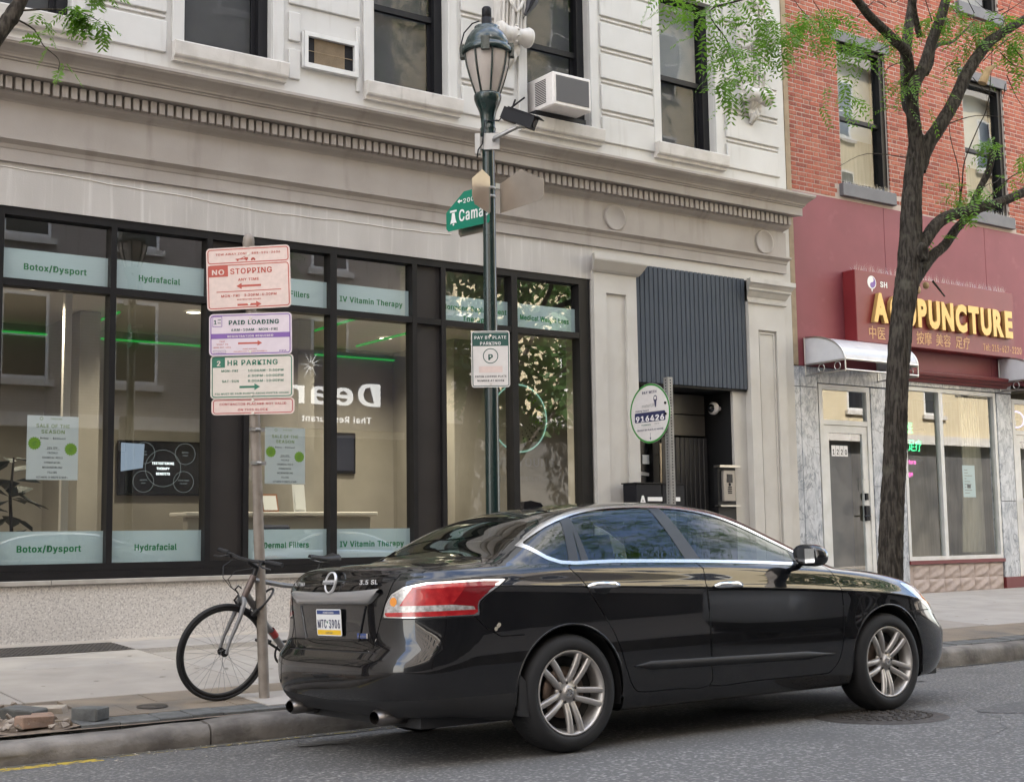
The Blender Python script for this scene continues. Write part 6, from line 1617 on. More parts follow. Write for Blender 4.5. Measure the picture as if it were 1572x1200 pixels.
def pm_obj(pms, name, m, parent, off=0.0, mirror=True, both=True, flip_side=None):
    """object from pieces; both: the mirrored half is joined in; flip_side -1: only the mirrored half"""
    vs, fs, ns = [], [], []
    for pm in (pms if isinstance(pms, list) else [pms]):
        for sgn in ((1, -1) if both else ((1,) if flip_side != -1 else (-1,))):
            o = len(vs)
            for v in pm.v:
                vs.append((v[0]+off*v[3], sgn*(v[1]+off*v[4]), v[2]+off*v[5])); nn = Vector((v[3], sgn*v[4], v[5])); ns.append(nn.normalized() if nn.length > 1e-9 else Vector((0, 0, 1)))
            for f in pm.f: fs.append([i+o for i in (f if sgn > 0 else f[::-1])])
    me = bpy.data.meshes.new(name); me.from_pydata(vs, [], fs)
    bm = bmesh.new(); bm.from_mesh(me); bmesh.ops.remove_doubles(bm, verts=bm.verts, dist=1e-6) if False else None
    bm.free()
    me.materials.append(M(m)); me.polygons.foreach_set('use_smooth', [True]*len(me.polygons))
    # orient faces with their normals
    flip = []
    for p in me.polygons:
        a = ns[p.vertices[0]]
        if p.normal.dot(a) < 0: flip.append(p.index)
    if flip:
        bm = bmesh.new(); bm.from_mesh(me); bm.faces.ensure_lookup_table()
        bmesh.ops.reverse_faces(bm, faces=[bm.faces[i] for i in flip]); bm.to_mesh(me); bm.free()
    me.normals_split_custom_set_from_vertices([tuple(n) for n in ns])
    me.update()
    return link(name, me, parent)
HALF = grid_pm()
def G(fn): return lambda v: fn(v)
# --- wheel arches
RWX, FWX, RZ = 1.107, 3.883, .336
def arch(v):
    x, y, z = v[0], v[1], v[2]
    if y < .5: return 1
    d = 1e9
    for cx in (RWX, FWX):
        if z >= RZ: d = min(d, math.hypot(x-cx, z-RZ)-.385)
        else: d = min(d, abs(x-cx)-.385-.05*(RZ-z))
    return d
_, BODY = pm_split(HALF, arch)
# --- side glass area
DLO = smooth_poly([(1.095, 1.075), (1.5, 1.073), (2.13, 1.060), (2.7, 1.040), (3.14, 1.018), (3.27, 1.015), (3.16, 1.08), (2.95, 1.185), (2.62, 1.335), (2.30, 1.402), (1.95, 1.418), (1.60, 1.405), (1.30, 1.352), (1.05, 1.270), (.885, 1.197), (.915, 1.165)], 3)
dlo = sd_poly(DLO)
def dlo_g(v): return dlo(v[0], v[2]) if v[1] > .3 and abs(v[4]) > .25 else .1
TRIM, BODY = pm_split(BODY, lambda v: dlo_g(v)-.010)
GLZ, TRIM = pm_split(TRIM, lambda v: dlo_g(v)+(.010 if v[0] > 1.12 else .010+.05*(1.12-v[0])))
# pillars between the panes: lines x = a + b*(z-1.05)
def stripe(x0, x1, w0, w1=None):
    """strip around a line from (x0, z=1.05) to (x1, z=1.41)"""
    def g(v):
        t = (v[2]-1.05)/.36; return abs(v[0]-(x0+(x1-x0)*t))-(w0+((w1 if w1 is not None else w0)-w0)*t)
    return g
PILB, GLZ = pm_split(GLZ, stripe(2.150, 2.060, .062, .052))
PILQ, GLZ = pm_split(GLZ, stripe(1.185, 1.315, .036, .030))
DIV, GLZ = pm_split(GLZ, stripe(1.275, 1.335, .03, .004))
QTR, GLZ = pm_split(GLZ, lambda v: v[0]-(1.18+(v[2]-1.05)*.36))
GREAR, GFRONT = pm_split(GLZ, lambda v: v[0]-2.1)
MIRT, GFRONT = pm_split(GFRONT, lambda v: 3.06-v[0])
# --- backlight and windscreen
def rr(x0, x1, y0, y1, r):
    def g(x, y):
        t = (x-x0)/(x1-x0); hw = y0+(y1-y0)*min(1, max(0, t)); dx = abs(x-(x0+x1)/2)-(x1-x0)/2+r; dy = abs(y)-hw+r
        return math.hypot(max(dx, 0), max(dy, 0))+min(max(dx, dy), 0)-r
    return g
bl, wsn = rr(.70, 1.36, .685, .545, .06), rr(2.72, 3.50, .545, .69, .06)
def top_only(g): return lambda v: g(v[0], v[1]) if v[5] > .2 and v[2] > 1.05 else .1
BACK, BODY = pm_split(BODY, top_only(bl))
WIND, BODY = pm_split(BODY, top_only(wsn))
# --- tail lamp in girth/height coordinates
def a_of(x):   # girth coordinate of a side station
    return acc[NE]+(x-XA)
TL_px = [(.555, .797), (.575, .865), (.62, .930), (.70, .968), (.84, .990), (a_of(.52), .998), (a_of(.690), .995), (a_of(.62), .955), (a_of(.53), .905), (a_of(.480), .865), (a_of(.492), .805), (a_of(.485), .795), (.95, .793), (.70, .793)]
tl = sd_poly(TL_px)
def tl_g(v): return tl(v[6], v[2]) if v[0] < .9 and v[2] > .7 else .1
LAMP, BODY = pm_split(BODY, lambda v: tl_g(v)-.004)
SEAL, LAMP2 = pm_split(LAMP, lambda v: -(tl_g(v)+.004))
CHR, LAMP2 = pm_split(LAMP2, lambda v: -(tl_g(v)+.012+(.004 if v[2] > .93 else -.002)))
inner = sd_poly([(.36, .80), (.43, .905), (.52, .955), (.60, .972), (.60, .80)])
LOWR, LAMP3 = pm_split(LAMP2, lambda v: v[2]-(.826+.008*(v[6]-.4)))
REV, LAMP3 = pm_split(LAMP3, lambda v: max(v[2]-(.862-.10*max(0, (v[6]-.98))), -(v[2]-.82), v[6]-1.12, -(v[6]-.66)))
CLR, LAMP3 = pm_split(LAMP3, lambda v: v[6]-(.665+.75*max(0, v[2]-.84)))
AMBT, CLR = pm_split(CLR, lambda v: math.hypot((v[6]-.640)/.026, (v[2]-.885)/.026)-1)
TIP, LAMP3 = pm_split(LAMP3, lambda v: (.98+.75*(v[2]-.86))-v[6])
# --- head lamp
HL = sd_poly([(4.06, .872), (4.25, .838), (4.45, .770), (4.60, .69), (4.70, .635), (4.60, .612), (4.45, .635), (4.26, .735)])
def hl_g(v): return HL(v[0], v[2]) if v[0] > 4.0 and v[1] > .35 else .1
HEAD, BODY = pm_split(BODY, hl_g)
AMB, HEAD = pm_split(HEAD, lambda v: max(v[0]-4.54, 4.30-v[0], v[2]-(.80-.42*(v[0]-4.30)), (.745-.40*(v[0]-4.30))-v[2]))
# --- doors
GAP = .0032
RD = smooth_poly([(1.165, 1.064), (1.195, .98), (1.30, .83), (1.41, .68), (1.475, .55), (1.52, .42), (1.565, .335), (1.63, .300), (1.9, .297), (2.185, .297), (2.192, .45), (2.190, .70), (2.172, .90), (2.150, 1.05), (1.65, 1.068)], 3)
FD = smooth_poly([(2.158, 1.05), (2.180, .90), (2.198, .70), (2.200, .45), (2.193, .297), (2.6, .297), (3.20, .297), (3.29, .315), (3.37, .39), (3.415, .55), (3.42, .75), (3.395, .90), (3.33, 1.005), (3.20, 1.012), (2.7, 1.038)], 3)
rdg, fdg = sd_poly(RD), sd_poly(FD)
def side(g): return lambda v: g(v[0], v[2]) if v[1] > .6 else .1
cut = {}
def panel(g, name):
    global BODY
    P_, BODY = pm_split(BODY, lambda v: g(v)-GAP)
    S_, P_ = pm_split(P_, lambda v: -(g(v)+GAP))
    cut[name] = (P_, S_)
panel(side(rdg), 'rd'); panel(side(fdg), 'fd')
# boot lid: deck and rear face
lid = sd_poly([(-1, .615), (.47, .615), (.50, .70), (.535, .79), (.60, .95), (.70, 1.3), (-1, 1.3)])
def lid_g(v):
    if v[0] > .80: return .1
    if v[2] > 1.035 and v[5] > .55:      # deck
        return max(v[1]-(.74-.02*(v[0])), v[0]-.69)
    return max(lid(v[1] if v[0] < .35 else v[6], v[2]), v[0]-.69)
panel(lid_g, 'lid')
hood = sd_poly([(3.56, -1), (3.60, .66), (3.8, .735), (4.1, .70), (4.4, .62), (4.66, .50), (4.70, -1)])
panel(lambda v: hood(v[0], v[1]) if v[5] > .45 and v[0] > 3.4 else .1, 'hood')
# bumpers
def rb(v):
    x, z, a = v[0], v[2], v[6]
    if x > .80: return .1
    line = .792 if a < a_of(.46) else .792-.95*max(0, x-.46)*(1 if x < .58 else 0)-(.114 if x >= .58 else 0)
    line = .612 if a < .50 else line
    return z-line
panel(rb, 'rb')
def fb(v):
    x, z = v[0], v[2]
    if x < 3.95: return .1
    return z-(.67 if x < 4.48 else .67-.10*(x-4.48))
panel(fb, 'fb')
RBL, RBU = pm_split(cut['rb'][0], lambda v: v[2]-(.335+.03*min(1, v[1]/.9)))
SILL, BODY = pm_split(BODY, lambda v: max(v[2]-.292, v[0]-3.5, 1.46-v[0]) if v[1] > .5 else .1)

def make_car(root, paint, full=True):
    body = pm_obj(BODY, 'body', paint, root)
    pm_obj(TRIM, 'window_trim', 'chrome_dull', body, .002)
    pm_obj([s for k, (p_, s) in cut.items()], 'shut_gap', 'car_plastic', body, -.006)
    for sg, nm in ((1, 'left'), (-1, 'right')):
        dr = pm_obj(cut['rd'][0], 'rear_door', paint, root, both=False, flip_side=sg); df = pm_obj(cut['fd'][0], 'front_door', paint, root, both=False, flip_side=sg)
        pm_obj(GREAR, 'door_window', 'car_glass', dr, -.004, both=False, flip_side=sg); pm_obj(GFRONT, 'door_window', 'car_glass', df, -.004, both=False, flip_side=sg)
        for P_, nm_ in ((PILB, 'door_pillar'), (PILQ, 'quarter_pillar'), (DIV, 'window_divider'), (MIRT, 'mirror_base')): pm_obj(P_, nm_, 'car_trim', body, -.001, both=False, flip_side=sg)
        pm_obj(SILL, 'sill', paint, root, both=False, flip_side=sg)
        pm_obj(QTR, 'quarter_window', 'car_glass', root, -.004, both=False, flip_side=sg)
        t = pm_obj(LAMP3, 'tail_lamp', 'lens_red', root, .002, both=False, flip_side=sg)
        pm_obj(LOWR, 'reflector', 'lens_red', t, .002, both=False, flip_side=sg); pm_obj(TIP, 'lens_tip', 'lens_darkred', t, .002, both=False, flip_side=sg)
        pm_obj(CLR, 'clear_lens', 'lens_clear', t, .002, both=False, flip_side=sg); pm_obj(REV, 'reversing_lens', 'lens_clear', t, .002, both=False, flip_side=sg); pm_obj(AMBT, 'turn_lens', 'lens_amber', t, .003, both=False, flip_side=sg); pm_obj(CHR, 'chrome_edge', 'chrome', t, .003, both=False, flip_side=sg); pm_obj(SEAL, 'seal', 'car_plastic', t, -.004, both=False, flip_side=sg)
        h_ = pm_obj(HEAD, 'headlamp', 'lens_head', root, .001, both=False, flip_side=sg); pm_obj(AMB, 'turn_lens', 'lens_amber', h_, .001, both=False, flip_side=sg)
        for dx, D in ((1.335, dr), (2.345, df)):
            z = .935 if dx < 2 else .905
            y = side_y(dx, z)
            pts = [(dx-.105, sg*(y+.012), z-.004), (dx-.09, sg*(y+.032), z), (dx-.02, sg*(y+.040), z+.002), (dx+.06, sg*(y+.038), z+.001), (dx+.10, sg*(y+.026), z-.004), (dx+.112, sg*(y+.010), z-.008)]
            mb = MB(); mb.tube(pts, [.011, .019, .0215, .0215, .019, .010], 12); mb.build('handle', 'chrome', D)
            mb = MB(); mb.lathe([(0, .004), (.055, .004), (.07, 0.0), (.073, -.004)], (0, 0, 0), 18, 'y'); mb.xf(Matrix.Translation((dx+.01, sg*(y-.001), z-.015)) @ Matrix.Diagonal((1.05, sg, .55, 1))); mb.build('handle_cup', 'car_trim', D)
        # side moulding
        mb = MB(); pr = []
        for q in range(41):
            x = 1.575+(3.31-1.575)*q/40; z = .455-.030*(q/40); y = side_y(x, z); e = min(1, q/3, (40-q)/6)
            pr.append([(x, sg*(y-.003), z-.026*e-.004), (x, sg*(y+.011), z-.018*e-.004), (x, sg*(y+.013), z+.012*e), (x, sg*(y-.002), z+.026*e)])
        mb.smooth = True; mb.add([p for r_ in pr for p in r_], [(i*4+k, (i+1)*4+k, (i+1)*4+k+1, i*4+k+1) for i in range(40) for k in range(3)]); mb.smooth = False
        mb.build('side_moulding', 'car_satin', root)
        # mirror
        mx = 3.03
        mb = MB(); bm = bmesh.new(); bmesh.ops.create_uvsphere(bm, u_segments=18, v_segments=12, radius=1)
        for v in bm.verts:
            c = v.co; px = .085*(abs(c.x)**.75)*(1 if c.x > 0 else -1); px = px if c.x > 0 else max(px, -.045)
            v.co = Vector((px+.02*(c.y), .105*(abs(c.y)**.8)*(1 if c.y > 0 else -1), .072*(abs(c.z)**.8)*(1 if c.z > 0 else -1)-.012*c.y))
        mb.smooth = True; mb.add([(mx+v.co.x, sg*(1.005+v.co.y), 1.075+v.co.z) for v in bm.verts], [[v.index for v in f.verts] for f in bm.faces]); bm.free()
        mi = mb.build('wing_mirror', paint, root)
        mb = MB(); mb.box((mx-.046, sg*.93, 1.025), (mx-.0455, sg*1.08, 1.118)); mb.build('mirror_glass', 'chrome', mi)
        mb = MB(); mb.tube([(3.10, sg*.80, 1.02), (3.08, sg*.88, 1.035), (3.04, sg*.93, 1.05)], [.035, .03, .03], 8); mb.build('mirror_arm', 'car_trim', mi)
        mb = MB(); mb.tube([(mx+.02, sg*1.08, 1.085), (mx+.075, sg*1.045, 1.085), (mx+.092, sg*.99, 1.085)], .008, 6); mb.build('mirror_repeater', 'lens_head', mi)
        # arch liners and mud flap
        for cx in (RWX, FWX):
            mb = MB(); mb.lathe([(.388, .60*sg), (.390, .80*sg), (.388, .868*sg)], (cx, 0, RZ), 30, 'y', a0=-.25, a1=math.pi+.25); mb.lathe([(0, .60*sg), (.39, .60*sg)], (cx, 0, RZ), 30, 'y', a0=-.25, a1=math.pi+.25); mb.build('wheel_arch', 'car_plastic', root)
            pts = []
            for q in range(37):
                t_ = -.12+(math.pi+.24)*q/36
                px, pz = cx+.386*math.cos(t_), RZ+.386*math.sin(t_)
                if pz < .21: continue
                pts.append((px, sg*(side_y(px, max(pz, .22))-.004), pz))
            mb = MB(); mb.tube(pts, .0075, 6); mb.build('arch_lip', paint, root)
        mb = MB(); mb.prism([(.735, .235), (.80, .225), (.785, .42), (.74, .47)], sg*.70, sg*.895, 'xz'); mb.build('mud_flap', 'car_plastic', root)
    bk = pm_obj(BACK, 'rear_window', 'car_glass_dark', root, -.003); pm_obj(WIND, 'windscreen', 'car_glass', root, -.003)
    lidp = pm_obj(cut['lid'][0], 'boot_lid', paint, root); pm_obj(cut['hood'][0], 'bonnet', paint, root)
    rbp = pm_obj(RBU, 'rear_bumper', paint, root); pm_obj(RBL, 'bumper_valance', 'car_plastic', rbp); pm_obj(cut['fb'][0], 'front_bumper', paint, root)
    # underbody and cabin floor
    mb = MB(); mb.box((.2, -.72, .20), (4.6, .72, .26)); mb.box((.7, -.58, .26), (4.3, .58, .70)); mb.build('underbody', 'car_plastic', root)
    mb = MB(); mb.box((.66, -.70, .95), (1.32, .70, 1.045)); mb.build('parcel_shelf', 'seat_fabric', root)
    mb = MB(); mb.box((2.95, -.70, .80), (3.5, .70, 1.0)); mb.build('dashboard', 'seat_fabric', root)
    for (sx, sy, w_) in ((1.50, 0, .62), (2.35, .37, .25), (2.35, -.37, .25)):
        st = MB(); st.bbox((sx+.05, sy-w_, .55), (sx+.62, sy+w_, .72), .05); st.obox((sx-.06, sy, .98), (.05, 0, .015), (0, w_*.96, 0), (-.07, 0, .27)); s_ = st.build('seat', 'seat_fabric', root)
        for yy in ((-.42, 0, .42) if w_ > .5 else (0,)):
            mb = MB(); mb.bbox((sx-.19, sy+yy-.12, 1.24), (sx-.09, sy+yy+.12, 1.385), .035); mb.build('headrest', 'seat_fabric', s_)
    mb = MB(); mb.lathe([(.175, -.012), (.19, 0), (.175, .012), (.16, 0), (.175, -.012)], (0, 0, 0), 24, 'x'); mb.xf(Matrix.Translation((2.93, .37, .98)) @ Matrix.Rotation(R_(-22), 4, 'Y')); mb.build('steering_wheel', 'car_trim', root)
    # antenna fin
    mb = MB(); mb.prism([(1.44, 1.432), (1.60, 1.45), (1.58, 1.470), (1.50, 1.485), (1.445, 1.478)], -.022, .022, 'xz'); mb.build('antenna_fin', paint, root)
    # rear face: chrome bar, plate recess, emblem
    if full:
        def rear_pt(y, z, off=.0):
            """point on the rear face at lateral y, height z"""
            best = None
            for i in range(NE):
                c = min(cols[i], key=lambda p: abs(p[2]-z) if p[0] < .6 else 9)
                pass
            return best
        mb = MB(); n_q = 30; rows_ = []
        for q in range(n_q+1):
            y = -.525+1.05*q/n_q; zt = .945+.014*(abs(y)/.5)**2; zb_ = .872+.0*abs(y); 
            tpr = max(0, (abs(y)-.44)/.085)
            zb2 = zb_+tpr*.060
            x0 = rear_x(abs(y), .91)
            rows_.append([(x0-.004, y, zt), (x0-.022, y, zt-.012), (x0-.030, y, (zt+zb2)/2-.008), (x0-.024, y, zb2+.008), (x0-.002, y, zb2)])
        mb.smooth = True; mb.add([p for r_ in rows_ for p in r_], [(i*5+k, (i+1)*5+k, (i+1)*5+k+1, i*5+k+1) for i in range(n_q) for k in range(4)]); mb.smooth = False
        mb.build('chrome_bar', 'bar_chrome', lidp)
        # licence recess frame (raised lips round the plate)
        for (a, b) in (((.40, .865), (.325, .672)), ((.325, .672), (-.325, .672)), ((-.325, .672), (-.40, .865))):
            pts = []
            for q in range(13):
                t_ = q/12; y, z = a[0]+(b[0]-a[0])*t_, a[1]+(b[1]-a[1])*t_; pts.append((rear_x(abs(y), z)-.001, y, z))
            mb = MB(); mb.tube(pts, .007, 8); mb.build('recess_edge', paint, lidp)
        px0 = rear_x(.10, .75)-.014
        pl = MB(); F = Face((px0, 0.0, .695), (0, -1, 0), (-.05, 0, 1), .0008)
        plt = plate_rr(F, -.153, 0, .153, .153, .012, .003, 'plate_white', root, 'number_plate')
        F.rect('plate_blue', -.143, .124, .143, .147); F.text('plate_white', 'PENNSYLVANIA', .005, .129, .014, wid=.13, bold=.03, z=3)
        F.rect('plate_yellow', -.145, .006, .145, .034); F.text('plate_blue', 'visitPA.com', 0, .014, .012, wid=.085, z=3)
        F.text('ink_navy', 'MTC', -.135, .045, .068, al='l', wid=.108, bold=.012); F.text('ink_navy', '3906', .005, .045, .068, al='l', wid=.132, bold=.012); F.disc('ink_green', (-.012, .078), .007, 2); F.build(plt)
        ex = rear_x(0, 1.0)-.006
        mb = MB(); mb.lathe([(.054, -.003), (.056, -.010), (.063, -.010), (.065, -.003), (.065, .004)], (ex, 0, 1.0), 28, 'x'); mb.box((ex-.014, -.078, .988), (ex-.004, .078, 1.012)); mb.xf(Matrix.Translation((ex-.010, 0, 1.0)) @ Matrix.Rotation(.22, 4, 'Y') @ Matrix.Translation((-ex, 0, -1.0))); em = mb.build('emblem', 'badge_silver', lidp)
        F = Face((ex-.0275, 0, .993), (0, -1, 0), (0, 0, 1), .0006); F.text('ink_black', 'NISSAN', 0, 0, .015, wid=.13, bold=.03, z=1); F.build(em)
        def script(txt, y, z, h, wid, rt):
            F = Face((rear_x(abs(y), z)-.012, y, z), (math.sin(rt), -math.cos(rt), 0), (.16, 0, 1), .001); F.text('badge_silver', txt, 0, 0, h, wid=wid, bold=.05); F.build(lidp)
        script('3.5 SL', -.425, .985, .034, .165, .13); script('ALTIMA', .43, .985, .032, .19, -.13)
        F = Face((rear_x(.36, .70)-.003, -.36, .70), (.06, -1, 0), (0, 0, 1), .001); F.rect('plate_blue', -.05, -.014, .045, .014); F.text('chrome', 'PURE DRIVE', 0, -.008, .014, wid=.08, bold=.02, z=2); F.rect('chrome', .045, -.014, .06, .014); F.build(lidp, 'badge')
        # exhaust tips
        for y in (-.52, .52):
            mb = MB(); mb.lathe([(.034, .10), (.046, .12), (.048, .30), (.040, .30), (.040, .14), (.030, .13)], (0, 0, 0), 18, 'x'); mb.xf(Matrix.Translation((-.075, y, .262)) @ Matrix.Diagonal((1, 1.6, 1.0, 1))); mb.build('exhaust_tip', 'exhaust_steel', rbp)
            mb = MB(); mb.lathe([(0, .15), (.04, .15)], (0, 0, 0), 18, 'x'); mb.xf(Matrix.Translation((-.075, y, .262)) @ Matrix.Diagonal((1, 1.6, 1.0, 1))); mb.build('exhaust_bore', 'black_recess', rbp)
        mb = MB(); 
        for y, z in ((-.868, .735), (-.87, .742), (-.866, .720)):
            mb.lathe([(0, 0), (.012, 0)], (.60+(z-.73), side_y(.60, z)*-1-.002, z), 7, 'y')
        mb.build('scuff_mark', 'scuff', rbp)
    # wheels
    for cx in (RWX, FWX):
        for sg in (1, -1):
            wheel(root, cx, sg)
def side_y(x, z):
    s = bspline(section(x), NR); W = 1.0
    prev = None
    y0 = None
    for (y, zz) in s:
        if prev and prev[1] <= z <= zz: t = (z-prev[1])/max(zz-prev[1], 1e-6); y0 = prev[0]+(y-prev[0])*t
        prev = (y, zz)
        if zz > 1.12: break
    if y0 is None: y0 = .9
    if x < XA: y0 *= max(0, 1-((XA-x)/(XA-lerp_tab(XR, z)))**rear_p(z))**(1/rear_p(z))
    if x > XB: y0 *= max(0, 1-((x-XB)/(lerp_tab(XF, z)-XB))**front_p(z))**(1/front_p(z))
    return y0
def rear_x(y, z):
    """x of the rear face at lateral y and height z (bisection on side_y)"""
    lo, hi = lerp_tab(XR, z)+1e-4, XA
    for _ in range(28):
        m_ = (lo+hi)/2
        if side_y(m_, z) < y: lo = m_
        else: hi = m_
    return lo if y > 1e-6 else lerp_tab(XR, z)
_wm = {}
def wheel(root, cx, sg):
    yo = .905   # outer face of the tyre
    wl = bpy.data.objects.new('wheel', None); COL.objects.link(wl); wl.parent = root; wl.location = (cx, sg*yo, .334); wl.rotation_euler = (0, (.45 if cx < 2 else .2), 0 if sg > 0 else math.pi); ORG[wl.name] = Vector((0, 0, 0)); wl.empty_display_size = .1
    if not _wm:
        mb = MB(); mb.lathe([(.238, -.02), (.246, -.006), (.262, .0), (.285, .0), (.305, -.008), (.322, -.022), (.331, -.045), (.334, -.08), (.334, -.16), (.331, -.19), (.32, -.215), (.29, -.23), (.24, -.225), (.23, -.2)], (0, 0, 0), 64, 'y')
        _wm['tyre'] = mb.mesh('tyre', 'rubber')
        mb = MB()
        for k in range(90):
            a = 2*math.pi*k/90
            for (y0, y1) in ((-.055, -.085), (-.155, -.185)):
                p = [(.3345*math.cos(a+d), y, .3345*math.sin(a+d)) for d, y in ((0, y0), (.018, y0-.004), (.018, y1-.004), (0, y1))]; mb.add(p, [(0, 1, 2, 3)])
        _wm['tread'] = mb.mesh('tread', 'black_recess')
        mb = MB(); mb.lathe([(.205, -.10), (.214, -.04), (.224, -.022), (.229, -.012), (.238, -.008), (.241, -.016), (.236, -.03)], (0, 0, 0), 64, 'y'); _wm['rim'] = mb.mesh('rim', 'alloy')
        mb = MB(); mb.lathe([(.0, -.14), (.22, -.14), (.222, -.11), (.216, -.06)], (0, 0, 0), 40, 'y'); _wm['barrel'] = mb.mesh('barrel', 'brake_dark')
        mb = MB(); mb.lathe([(.07, -.09), (.145, -.09), (.147, -.10), (.145, -.11)], (0, 0, 0), 40, 'y'); _wm['disc'] = mb.mesh('brake_disc', 'disc_rust')
        mb = MB(); mb.lathe([(0, -.030), (.030, -.030), (.034, -.034), (.036, -.045), (.060, -.046), (.080, -.052), (.085, -.07)], (0, 0, 0), 32, 'y'); _wm['hub'] = mb.mesh('hub', 'alloy')
        mb = MB()
        def blade(a0, off, w0, w1, y0, y1):
            """one spoke bar from r=.05 to r=.232"""
            n = 9; rows_ = []
            for q in range(n):
                t = q/(n-1); r = .045+(.230-.045)*t
                ang = a0
                w_ = w0+(w1-w0)*t; yy = y0+(y1-y0)*t+.012*math.sin(math.pi*t); dp = .030-.006*t
                tg = Vector((-math.sin(ang), 0, math.cos(ang))); c = Vector((r*math.cos(ang), 0, r*math.sin(ang)))+tg*off*(.021+.019*t)
                rows_.append([c-tg*w_+Vector((0, yy-dp, 0)), c-tg*w_*.86+Vector((0, yy-.004, 0)), c-tg*w_*.45+Vector((0, yy, 0)), c+tg*w_*.45+Vector((0, yy, 0)), c+tg*w_*.86+Vector((0, yy-.004, 0)), c+tg*w_+Vector((0, yy-dp, 0))])
            mb.smooth = True; mb.add([p for r_ in rows_ for p in r_], [(i*6+k, (i+1)*6+k, (i+1)*6+k+1, i*6+k+1) for i in range(n-1) for k in range(5)]); mb.smooth = False
        for k in range(5):
            a = 2*math.pi*k/5
            mb0 = mb; mb = MB(); blade(a, 1, .0175, .0185, -.050, -.012); blade(a, -1, .0175, .0185, -.050, -.012)
            _wm['spoke%d' % k] = mb.mesh('spoke', 'alloy')
        mb = MB(); mb.lathe([(0, -.043), (.0085, -.043), (.0085, -.060)], (0, 0, 0), 10, 'y'); _wm['nut'] = mb.mesh('wheel_nut', 'brake_dark')
        mb = MB(); mb.lathe([(.012, -.0285), (.017, -.0275), (.022, -.0285)], (0, 0, 0), 20, 'y'); mb.box((-.027, -.0292, -.004), (.027, -.0275, .004)); _wm['cap'] = mb.mesh('centre_cap', 'chrome_dull')
    for k in ('tyre', 'rim', 'barrel', 'disc', 'hub', 'cap'):
        o = inst(_wm[k].name.split('.')[0], _wm[k], wl, (0, 0, 0))
        if k == 'tyre': t_ = inst('tread', _wm['tread'], o, (0, 0, 0)); t_['kind'] = 'stuff'
    for k in range(5):
        inst('spoke', _wm['spoke%d' % k], wl, (0, 0, 0)); a = 2*math.pi*(k+.5)/5; inst('wheel_nut', _wm['nut'], wl, (.057*math.cos(a), 0, .057*math.sin(a)))
CY = 6.165+.915
roll = math.atan(0.00558*2*(CY-4.3))
car = thing('parked_car', (3.69, CY, road_z(CY)), 'black four door saloon parked at the kerb with damaged rear bumper corner', 'car', rot=(-roll, 0, 0))
make_car(car, 'car_black')
car2 = thing('parked_car', (11.0, 1.35, road_z(1.35)), 'white saloon parked on the far side of the street, seen only in reflections', 'car', rot=(0, 0, 0))
make_car(car2, 'car_white', False)
# ------------------------------------------------------------------ bicycle locked to the sign pole
mat('bike_grey', (0.19, 0.19, 0.195), 0.42, 0.2, coat=.3)
mat('bike_black', (0.012, 0.012, 0.013), 0.45)
mat('bike_copper', (0.165, 0.13, 0.118), 0.4, .3)
mat('bike_red', (0.38, 0.04, 0.035), 0.4)
mat('spoke_steel', (0.25, 0.25, 0.26), 0.35, 0.9)
BX, BY = 3.85, 9.03
bike = thing('bicycle', (BX, BY, walk_z(BX, BY)), 'grey hybrid bicycle with black wheels locked to the sign pole', 'bicycle', rot=(R_(-10), 0, R_(197)))
WR = .342
def bwheel(parent):
    me = {}
    mb = MB(); mb.lathe([(.318, -.012), (.322, -.018), (.333, -.017), (.341, -.010), (.343, 0), (.341, .010), (.333, .017), (.322, .018), (.318, .012), (.318, -.012)], (0, 0, WR), 64, 'y'); mb.build('tyre', 'rubber', parent)
    mb = MB(); mb.lathe([(.292, -.009), (.318, -.013), (.319, 0), (.318, .013), (.292, .009), (.290, 0), (.292, -.009)], (0, 0, WR), 64, 'y'); mb.build('rim', 'bike_black', parent)
    mb = MB(); mb.tube([(0, -.045, WR), (0, .045, WR)], .016, 12); mb.tube([(0, -.034, WR), (0, -.028, WR)], .027, 14); mb.tube([(0, .028, WR), (0, .034, WR)], .027, 14); mb.build('hub', 'bike_black', parent)
    for k in range(32):
        a = 2*math.pi*k/32; s = .031 if k % 2 else -.031; b = a+(1.15 if (k//2) % 2 else -1.15)
        mb = MB(); mb.tube([(.024*math.cos(b), s, WR+.024*math.sin(b)), (.292*math.cos(a), 0, WR+.292*math.sin(a))], .0011, 4, caps=False); mb.build('spoke', 'spoke_steel', parent)
def sub(name, parent, loc=(0, 0, 0), rot=(0, 0, 0)):
    o = bpy.data.objects.new(name, None); COL.objects.link(o); o.parent = parent; o.location = loc; o.rotation_euler = rot; o.empty_display_size = .05; ORG[o.name] = Vector((0, 0, 0)); return o
ST_ = R_(-15)
fa = sub('front_wheel', bike, (0, 0, 0), (0, 0, ST_)); bwheel(fa)
ra = sub('rear_wheel', bike, (-1.05, 0, 0)); bwheel(ra)
def steer(p): 
    c, s = math.cos(ST_), math.sin(ST_); return (p[0]*c-p[1]*s, p[0]*s+p[1]*c, p[2])
def S(pts): return [steer(p) for p in pts]
crown = (-.105, 0, .725)
fk = MB()
for s in (-1, 1):
    fk.tube(S([(-.0, s*.052, WR), (-.02, s*.054, WR+.10), (-.075, s*.050, .60), (-.095, s*.04, .70), crown]), [.010, .012, .016, .019, .02], 10)
fk.build('fork', 'bike_grey', bike)
hb = Vector(steer((-.112, 0, .735))); ht_ = Vector(steer((-.165, 0, .885)))
mb = MB(); mb.tube([hb, ht_], .024, 14); mb.build('head_tube', 'bike_copper', bike)
mb = MB(); mb.tube([ht_, ht_+Vector((-.012, 0, .05))], .019, 12); sc_ = Vector(steer((-.18, 0, .945))); hbp = Vector(steer((-.105, 0, .985))); mb.tube([ht_+Vector((-.012, 0, .04)), sc_, hbp], [.019, .021, .019], 12); mb.build('stem', 'bike_black', bike)
